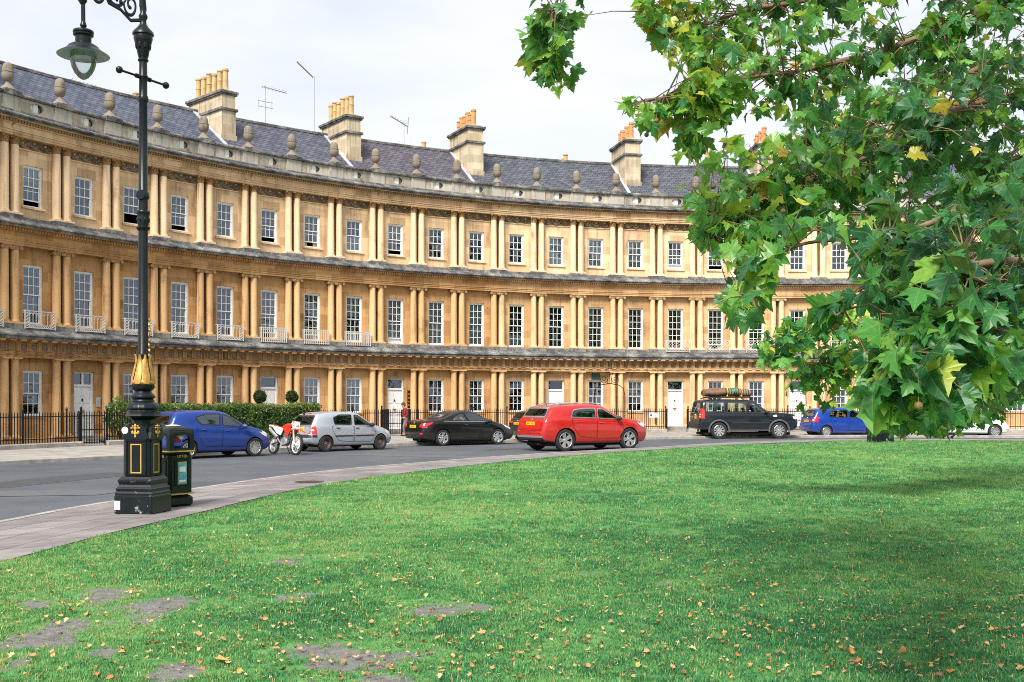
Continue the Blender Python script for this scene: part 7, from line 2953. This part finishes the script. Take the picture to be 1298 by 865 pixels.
    b.tube([(.50, 0, .95), (.34, 0, .55), (.25, 0, .32), (-.15, 0, .30), (-.22, 0, .55), (-.10, 0, .88), (.46, 0, .98)], .024, 6)
    b.tube([(-.20, .09, .40), (xr, .09, rr)], .025, 6)
    b.tube([(-.20, -.09, .40), (xr, -.09, rr)], .025, 6)
    b.tube([(-.15, 0, .80), (-.30, 0, .42)], .035, 8)
    b.build('frame', blk, t, smooth=40)
    b = MB()
    b.tube([(.22, -.06, .52), (.30, -.10, .38), (.05, -.13, .30), (-.25, -.14, .52)], .022, 8)
    b.tube([(-.28, -.14, .56), (-.80, -.14, .82)], .055, 10)
    b.build('exhaust', M['alloy'], t, smooth=40)
    b = MB()
    b.tube([(-.04, .10, .34), (-.06, .30, .02)], .014, 6)
    b.box(-.10, -.02, .27, .33, .0, .02)
    b.build('side_stand', blk, t)
    b = MB(); b.bbox(-1.03, -1.0, -.06, .06, .80, .92, .005)
    b.build('number_plate', M['plate'], t)
motorbike()
# ------------------------------------------------------------------ plane trees
LEAFRAMP = [(0.0, (.006, .060, .036)), (.30, (.018, .135, .050)), (.52, (.062, .28, .056)), (.76, (.26, .48, .055)), (.93, (.50, .52, .06)), (1.0, (.56, .36, .04))]
M['plane_leaf'] = leaf_mat('plane_leaf', LEAFRAMP, .46, .34, vein=True)
M['far_leaf'] = leaf_mat('plane_leaf_small', LEAFRAMP, .40, .5)


def bark():
    t = NT('plane_bark')
    c = t.coord('Object')
    f = t.noise(t.mapping(c, (1, 1, .5)), 3.4, 5, .6, .6)
    col = t.ramp(f, [(.38, (.10, .08, .055)), (.5, (.22, .19, .13)), (.6, (.36, .33, .22))])
    return t.done(t.prin(col, .85, normal=t.bump(f, .4, .02)))


M['bark'] = bark()
M['branch'] = simple('young_branch_bark', (.17, .11, .065), .8, var=.4, vscale=12)
M['seed'] = simple('plane_seed_ball', (.20, .13, .04), .9, var=.3, vscale=40, bump=.6, bscale=120)

HALF = [(0, 0), (.10, -.06), (.22, -.07), (.43, -.05), (.40, .06), (.47, .10), (.40, .20), (.52, .26), (.56, .40), (.74, .50), (.56, .50), (.47, .58), (.34, .50), (.24, .50), (.27, .62), (.33, .72), (.19, .76), (.13, .88), (0, 1.06)]


def leaf_template(seed):
    """five-lobed plane leaf, base at origin, tip along +y; folded along the veins and drooping"""
    rs = random.Random(seed)
    fold = rs.uniform(.2, 1.0)
    droop = rs.uniform(.15, .95)
    curl = rs.uniform(-.2, .8)
    tw = rs.uniform(-.25, .25)
    V, F = [], []
    def z(x, y):
        return fold * abs(x) * .55 - droop * y * y * .5 - curl * x * x * .8 + tw * x * y + .03 * math.sin(7 * x + 5 * y + seed)
    mid = [(0, 0), (0, .30), (0, .58), (0, 1.06)]
    for sgn in (1, -1):
        pts = [(x * sgn * rs.uniform(.93, 1.07), y * rs.uniform(.96, 1.04)) for x, y in HALF]
        c1, c2 = (0, .30), (0, .58)
        b0 = len(V)
        allp = [c1, c2] + pts
        for p in allp: V.append((p[0], p[1], z(*p)))
        n = len(pts)
        for i in range(n - 1):
            c = 0 if i < 13 else 1
            f = (b0 + c, b0 + 2 + i, b0 + 3 + i)
            F.append(f if sgn > 0 else f[::-1])
        f = (b0, b0 + 2 + 13, b0 + 1)
        F.append(f if sgn > 0 else f[::-1])
    UV = [(v[0], v[1]) for v in V]
    # petiole: two crossing thin strips
    b0 = len(V)
    for (x, y, zz) in ((-.012, 0, z(0, 0)), (.012, 0, z(0, 0)), (.010, -.30, .10), (-.010, -.30, .10)):
        V.append((x, y, zz)); UV.append((.0, .2))
    F.append((b0, b0 + 1, b0 + 2, b0 + 3))
    return np.array(V), F, UV


LEAVES = [leaf_template(k) for k in range(10)]


class Crown:
    def __init__(s): s.V, s.F, s.UV, s.T, s.n = [], [], [], [], 0

    def leaf(s, p, tip, nrm, size, tint):
        V, F, UV = LEAVES[random.randrange(len(LEAVES))]
        y = Vector(tip).normalized()
        zv = Vector(nrm)
        zv = (zv - y * zv.dot(y))
        if zv.length < 1e-4: zv = y.orthogonal()
        zv.normalize()
        x = y.cross(zv)
        Mx = np.array([[x.x, y.x, zv.x], [x.y, y.y, zv.y], [x.z, y.z, zv.z]])
        W = (V * size) @ Mx.T + np.array(p)
        s.V.append(W)
        s.F += [tuple(i + s.n for i in f) for f in F]
        s.UV.append(UV)
        s.T.append(np.full(len(V), tint))
        s.n += len(V)

    def build(s, name, mat, parent, origin):
        V = np.concatenate(s.V) - np.array(origin)
        me = bpy.data.meshes.new(name)
        me.from_pydata(V.tolist(), [], s.F)
        a = me.attributes.new('tint', 'FLOAT', 'POINT')
        a.data.foreach_set('value', np.clip(np.concatenate(s.T), 0, 1))
        uvv = np.concatenate([np.array(u) for u in s.UV])
        uvl = me.uv_layers.new(name='UVMap')
        li = np.zeros(len(me.loops), np.int32)
        me.loops.foreach_get('vertex_index', li)
        uvl.data.foreach_set('uv', uvv[li].astype(np.float32).ravel())
        me.materials.append(mat)
        return inst(name, me, parent)


def spline(P, n):
    P = [Vector(p) for p in P]
    out = []
    m = len(P)
    for i in range(m - 1):
        p0, p1, p2, p3 = P[max(i - 1, 0)], P[i], P[i + 1], P[min(i + 2, m - 1)]
        for k in range(n):
            t = k / n
            out.append(.5 * ((2 * p1) + (p2 - p0) * t + (2 * p0 - 5 * p1 + 4 * p2 - p3) * t * t + (3 * p1 - p0 - 3 * p2 + p3) * t ** 3))
    out.append(P[-1])
    return out


def project(p):
    return MIDX + FPX * p.x / p.y, HORY - FPX * (p.z - EYE) / p.y


# the outer limits of the boughs (where twigs end)
SHAPES = [
    [(795, -80), (800, -5), (812, 40), (845, 78), (876, 98), (862, 120), (830, 128), (779, 122), (775, 134), (800, 152), (836, 188), (862, 206), (846, 232), (872, 270), (884, 312), (915, 330), (934, 352), (905, 378), (915, 402), (940, 428),
     (962, 414), (985, 345), (1005, 330), (1012, 296), (1050, 300), (1090, 330), (1090, 372), (1058, 415), (1022, 425), (1010, 408), (1060, 380), (1100, 360), (1120, 420), (1085, 470), (1085, 505), (1112, 556), (1140, 545), (1180, 545), (1300, 530), (1460, 560), (1460, -200), (790, -200)],
    [(645, -200), (648, 8), (664, 26), (654, 60), (672, 112), (700, 108), (712, 128), (735, 106), (728, 60), (748, 20), (748, -200)],
]


def allowed(p, margin=0):
    if p.y < 1.5: return True
    x, y = project(p)
    if x > 1310 or y < -40 or y > 900: return True
    return any(inpoly(x, y, s) for s in SHAPES)


def near_tree():
    base = Vector((8.4, 6.5, .1))
    t = thing('plane_tree', 'leafy plane tree reaching in from the right edge, its large lobed leaves close by', 'tree', base, 0, 'plane trees on the lawn')
    W = lambda px, py, y: ray_at(px, py, y)
    wood, twigw = MB(), MB()
    crown = Crown()
    trunk = spline([base, base + Vector((.1, 0, 1.6)), base + Vector((-.1, .1, 3.2)), base + Vector((.1, .1, 5.0)), base + Vector((.3, .2, 7.5))], 6)
    wood.tube([p - base for p in trunk], [.42 - .26 * i / (len(trunk) - 1) for i in range(len(trunk))], 14)
    hub = lambda z: base + Vector((0, .05, z))
    boughs = [
        # (start height on trunk, pixel path with depth, radius, leaf spread px, leaves)
        (4.9, [(1330, -10, 9.0), (1230, 20, 9.0), (1120, 62, 9.0), (1010, 92, 8.8), (900, 110, 8.6), (800, 134, 8.6)], .085, 58, 880),
        (4.5, [(1330, 110, 8.2), (1220, 140, 8.0), (1120, 190, 7.8), (1010, 240, 7.7), (930, 262, 7.6), (890, 292, 7.6)], .075, 66, 860),
        (3.4, [(1340, 250, 6.4), (1240, 262, 6.2), (1150, 288, 6.0), (1070, 300, 5.9), (990, 320, 5.8), (948, 385, 5.6)], .055, 46, 240),
        (2.6, [(1340, 330, 5.3), (1270, 372, 5.1), (1215, 400, 5.0), (1160, 430, 4.9), (1120, 486, 4.9)], .05, 66, 420),
        (3.0, [(1340, 300, 5.8), (1250, 330, 5.6), (1175, 350, 5.5), (1110, 370, 5.4), (1060, 398, 5.3)], .045, 52, 250),
        (5.6, [(1330, -120, 10.5), (1180, -60, 10.3), (1040, -10, 10.2), (920, 20, 10.0), (850, 42, 9.8), (815, 20, 9.8)], .09, 60, 900),
        (5.0, [(1340, 60, 10.8), (1240, 90, 10.6), (1150, 130, 10.5), (1080, 180, 10.4), (1040, 250, 10.2)], .08, 72, 860),
        (4.2, [(1340, 190, 9.2), (1260, 220, 9.0), (1200, 280, 8.9), (1160, 340, 8.8)], .06, 75, 620),
        (2.4, [(1340, 430, 7.4), (1270, 450, 7.2), (1210, 490, 7.1), (1160, 520, 7.0)], .045, 52, 360),
        (3.1, [(1345, 330, 8.2), (1290, 380, 8.0), (1250, 430, 7.8)], .045, 66, 330),
        (6.4, [(1100, -260, 9.4), (860, -250, 9.3), (745, -190, 9.2), (716, -70, 9.2), (706, 20, 9.2), (704, 100, 9.2)], .06, 38, 520),
        (5.5, [(1200, -200, 6.2), (1000, -190, 6.0), (800, -240, 5.9), (600, -330, 5.8), (400, -420, 5.6)], .06, 110, 300),
    ]
    for hz, path, rad, spread, count in boughs:
        P = [hub(hz)] + [W(*q) for q in path]
        sp_ = spline(P, 7)
        m = len(sp_)
        # gentle irregular bends
        sp_ = [p + Vector((noise.noise(p * 1.3), noise.noise(p * 1.3 + Vector((5, 0, 0))), noise.noise(p * 1.3 + Vector((0, 9, 0))))) * .06 for p in sp_]
        wood.tube([p - base for p in sp_], [max(.006, rad * .5 * (1 - .88 * i / (m - 1))) for i in range(m)], 7, 1)
        first = 7
        placed = tries = 0
        while placed < count and tries < count * 6:
            tries += 1
            i = random.randrange(first, m) if random.random() < .8 else random.randrange(max(first, m - 9), m)
            a = sp_[i]
            sc = a.y / FPX
            d = Vector((random.gauss(-.25, 1), random.gauss(0, 1), random.gauss(-.15, .8)))
            d = d.normalized() * spread * sc * random.uniform(.25, 1.6)
            tip = a + d
            if not allowed(tip): continue
            bend_ = (a + tip) / 2 + Vector((0, 0, .05 * random.random()))
            tw = [a, bend_, tip]
            n0 = placed
            k = random.choice((2, 3, 3, 4))
            for j in range(k):
                q = 1 - j * .28
                p = (bend_ * (1 - q) + tip * q) if q > 0 else a
                out = (d.normalized() * .5 + Vector((random.gauss(-.15, .55), random.gauss(0, .6), random.gauss(-.7, .45))))
                nr = Vector((random.gauss(-.2, .85), random.gauss(-.25, .8), random.gauss(.75, .5)))
                size = random.choice((1, .8, .7, .6, .5)) * random.uniform(.095, .185) * (1.05 if path[0][2] < 7 else 1.0)
                pet = out.normalized() * size * .25
                tp = p + pet + out.normalized() * size * .8
                if not allowed(tp): continue
                # outer twigs carry yellower leaves
                ti = .31 + .17 * random.gauss(0, 1) + .30 * noise.noise(p * 1.1) + .18 * (i / m)
                qx, qy = project(p)
                ti += .10 * max(-1, min(1, (1030 - qx) / 200)) + .05 * max(-1, min(1, (250 - qy) / 150))  # upper-left highlights and deep shadow at right painted into the leaf tint
                if random.random() < .07: ti += .26
                if random.random() < .007: ti = .97
                crown.leaf(p + pet, out, nr, size, max(.02, ti))
                placed += 1
            if placed > n0: twigw.tube([p - base for p in tw], [.0055, .004, .0022], 4, cap=False)
            else: continue
            if random.random() < .045:
                q = tip + Vector((0, 0, -.10))
                if allowed(q):
                    twigw.tube([tip - base, q - base], .002, 4, cap=False)
                    twigw.ball(q - base + Vector((0, 0, -.018)), .019, 10, 7, 1)
    wood.build('trunk', [M['bark'], M['branch']], t, smooth=60)
    twigw.build('twigs', [M['branch'], M['seed']], t, smooth=60)
    crown.build('crown', M['plane_leaf'], t, base)
    print('near leaves', len(crown.V))


near_tree()

FAR_SHAPE = [(962, 432), (985, 418), (1005, 398), (1040, 385), (1065, 392), (1100, 385), (1200, 380), (1320, 360), (1320, 545), (1270, 530), (1200, 552), (1165, 542), (1140, 548), (1120, 520), (1080, 500), (1040, 520), (1000, 508), (1010, 480), (985, 462), (962, 446)]


def far_tree():
    base = Vector((20.2, 28.5, .1))
    t = thing('plane_tree', 'more distant plane tree with small leaves low in front of the terrace at right', 'tree', base, 0, 'plane trees on the lawn')
    W = lambda px, py, y: ray_at(px, py, y)
    wood = MB()
    crown = Crown()
    trunk = spline([base, base + Vector((.1, 0, 2)), base + Vector((0, .2, 4.5)), base + Vector((.3, 0, 8)), base + Vector((.2, .2, 12))], 5)
    wood.tube([p - base for p in trunk], [.5 - .4 * i / (len(trunk) - 1) for i in range(len(trunk))], 14)
    for hz, path, rad, spread, count in (
            (3.6, [(1320, 400, 23), (1230, 405, 21), (1150, 408, 19.5), (1070, 414, 18.5), (1000, 432, 18), (968, 442, 18)], .10, 30, 640),
            (3.2, [(1320, 430, 22), (1220, 440, 20.5), (1130, 450, 19.5), (1050, 470, 19), (1012, 490, 19)], .09, 32, 600),
            (2.8, [(1320, 470, 21), (1250, 485, 20), (1180, 500, 19.5), (1130, 520, 19), (1150, 538, 19)], .07, 28, 460),
            (2.8, [(1320, 480, 24), (1270, 505, 23), (1220, 525, 22.5), (1190, 542, 22)], .06, 22, 360),
            (3.4, [(1330, 420, 26), (1260, 440, 25), (1190, 470, 24)], .08, 40, 420)):
        P = [base + Vector((0, 0, hz))] + [W(*q) for q in path]
        sp_ = spline(P, 6)
        m = len(sp_)
        wood.tube([p - base for p in sp_], [max(.012, rad * (1 - .88 * i / (m - 1))) for i in range(m)], 6)
        placed = tries = 0
        while placed < count and tries < count * 8:
            tries += 1
            i = random.randrange(5, m)
            a = sp_[i]
            d = Vector((random.gauss(-.2, 1), random.gauss(0, 1.3), random.gauss(0, .8))).normalized() * spread * a.y / FPX * random.uniform(.2, 1.6)
            tip = a + d
            x, y = project(tip)
            if x < 1300 and not inpoly(x, y, FAR_SHAPE): continue
            wood.tube([a - base, tip - base], [.010, .004], 4, cap=False)
            for j in range(3):
                out = d.normalized() * .4 + Vector((random.gauss(0, .6), random.gauss(0, .6), random.gauss(-.5, .5)))
                nr = Vector((random.gauss(-.2, .6), random.gauss(-.3, .6), random.gauss(.7, .5)))
                p = tip + Vector((random.gauss(0, .09), random.gauss(0, .09), random.gauss(0, .07)))
                crown.leaf(p, out, nr, random.uniform(.11, .20), max(.02, .55 + .2 * random.gauss(0, 1) + .25 * noise.noise(p * .9)))
                placed += 1
    # the main crown, just outside the frame, throws the shade at right
    for k in range(34):
        a = random.uniform(0, 2 * PI)
        r = random.uniform(1.5, 6.2)
        tip = base + Vector((1.8 + r * math.cos(a), r * math.sin(a), random.uniform(4.2, 12.5)))
        if tip.x < .47 * tip.y + 1.0: continue
        st = base + Vector((0, 0, random.uniform(3, 8)))
        mid = (st + tip) / 2 + Vector((0, 0, .5))
        wood.tube([p - base for p in spline([st, mid, tip], 5)], [.12 - .01 * i for i in range(11)], 5)
        for j in range(85):
            p = tip + Vector((random.gauss(0, .75), random.gauss(0, .75), random.gauss(0, .5)))
            if p.x < .47 * p.y + .3: continue
            crown.leaf(p, (random.gauss(0, 1), random.gauss(0, 1), random.gauss(-.4, .5)), (random.gauss(0, .5), random.gauss(0, .5), 1), random.uniform(.26, .40), max(.02, .4 + .2 * random.gauss(0, 1)))
    wood.build('trunk', M['bark'], t, smooth=60)
    crown.build('crown', M['far_leaf'], t, base)
    print('far leaves', len(crown.V))


far_tree()


def lawn_tree(x, y, h, rad, label):
    """big plane trees standing on the lawn beyond the right edge; they shade the turf and darken the window reflections"""
    base = Vector((x, y, .1))
    t = thing('plane_tree', label, 'tree', base, 0, 'plane trees on the lawn')
    wood, crown = MB(), Crown()
    trunk = spline([base, base + Vector((.1, 0, h * .2)), base + Vector((0, .2, h * .45)), base + Vector((.3, 0, h * .85))], 5)
    wood.tube([p - base for p in trunk], [.6 - .5 * i / (len(trunk) - 1) for i in range(len(trunk))], 12)
    for k in range(46):
        a = random.uniform(0, 2 * PI)
        q = random.random()
        zz = h * (.25 + .75 * q)
        r = rad * math.sin(PI * min(1, .25 + .75 * q) ** 1.2) ** .6 * random.uniform(.4, 1)
        tip = base + Vector((r * math.cos(a), r * math.sin(a), zz))
        st = base + Vector((0, 0, max(2.5, zz * .6)))
        wood.tube([p - base for p in spline([st, (st + tip) / 2 + Vector((0, 0, .6)), tip], 4)], [.16 - .016 * i for i in range(9)], 5)
        for j in range(60):
            p = tip + Vector((random.gauss(0, 1), random.gauss(0, 1), random.gauss(0, .7)))
            if p.x < .47 * p.y + .4: continue
            crown.leaf(p, (random.gauss(0, 1), random.gauss(0, 1), random.gauss(-.4, .5)), (random.gauss(0, .6), random.gauss(0, .6), 1), random.uniform(.4, .65), max(.02, .35 + .2 * random.gauss(0, 1)))
    wood.build('trunk', M['bark'], t, smooth=60)
    crown.build('crown', M['far_leaf'], t, base)


lawn_tree(31, 37, 15.5, 6.5, 'tall plane tree on the lawn outside the right edge, nearest the terrace')
lawn_tree(34, 22, 17, 7, 'tall plane tree on the middle of the lawn outside the right edge')
# ------------------------------------------------------------------ sky, sun, camera
SUN_EL, SUN_AZ = 46.0, 200.0       # azimuth: clockwise from +Y, where the sun stands (behind the viewer, a little to the left)
w = bpy.data.worlds.new('World')
scene.world = w
w.use_nodes = True
nt = w.node_tree
nt.nodes.clear()
out = nt.nodes.new('ShaderNodeOutputWorld')
bg = nt.nodes.new('ShaderNodeBackground')
sky = nt.nodes.new('ShaderNodeTexSky')
sky.sky_type = 'NISHITA'
sky.sun_disc = False
sky.sun_elevation = R_(SUN_EL)
sky.sun_rotation = R_(SUN_AZ)
sky.air_density = 1.0
sky.dust_density = 2.0
tc = nt.nodes.new('ShaderNodeTexCoord')
mp = nt.nodes.new('ShaderNodeMapping')
mp.inputs['Scale'].default_value = (1.0, 1.0, 2.6)
nt.links.new(tc.outputs['Generated'], mp.inputs[0])
nz = nt.nodes.new('ShaderNodeTexNoise')
nz.inputs['Scale'].default_value = 2.6
nz.inputs['Detail'].default_value = 7
nz.inputs['Roughness'].default_value = .55
nz.inputs['Distortion'].default_value = .4
nt.links.new(mp.outputs[0], nz.inputs['Vector'])
rp = nt.nodes.new('ShaderNodeValToRGB')
e = rp.color_ramp.elements
e[0].position, e[0].color = .36, (.70, .70, .70, 1)
e[1].position, e[1].color = .62, (.98, .98, .98, 1)
nt.links.new(nz.outputs['Fac'], rp.inputs[0])
mx = nt.nodes.new('ShaderNodeMix')
mx.data_type = 'RGBA'
nt.links.new(rp.outputs[0], mx.inputs[0])
nt.links.new(sky.outputs[0], mx.inputs[6])
CLOUD = 5.95
mx.inputs[7].default_value = (CLOUD * .965, CLOUD * .99, CLOUD * 1.02, 1)
nt.links.new(mx.outputs[2], bg.inputs[0])
bg.inputs[1].default_value = .12
nt.links.new(bg.outputs[0], out.inputs[0])

sd = bpy.data.lights.new('sun', 'SUN')
sd.energy = 4.4
sd.angle = R_(22)
sd.color = (1.0, .945, .86)
so = bpy.data.objects.new('sun', sd)
COL.objects.link(so)
az = R_(SUN_AZ)
to_sun = Vector((math.sin(az) * math.cos(R_(SUN_EL)), math.cos(az) * math.cos(R_(SUN_EL)), math.sin(R_(SUN_EL))))
so.rotation_euler = (-to_sun).to_track_quat('-Z', 'Y').to_euler()

cd = bpy.data.cameras.new('camera')
co = bpy.data.objects.new('camera', cd)
COL.objects.link(co)
co.location = (0, 0, EYE)
co.rotation_euler = (PI / 2, 0, 0)
cd.sensor_width = 36
cd.lens = FPX / 1298 * 36
cd.shift_y = (HORY - 432.5) / 1298
cd.clip_start = .05
cd.clip_end = 3000
scene.camera = co

vs = scene.view_settings
vs.view_transform = 'Standard'
vs.look = 'None'
vs.gamma = 1
vs.use_curve_mapping = False
vs.exposure = 0.55
scene.render.engine = 'CYCLES'
scene.cycles.max_bounces = 8
scene.cycles.transparent_max_bounces = 12
scene.cycles.use_denoising = False
scene.cycles.filter_width = 1.0
scene.cycles.sample_clamp_indirect = 6.0
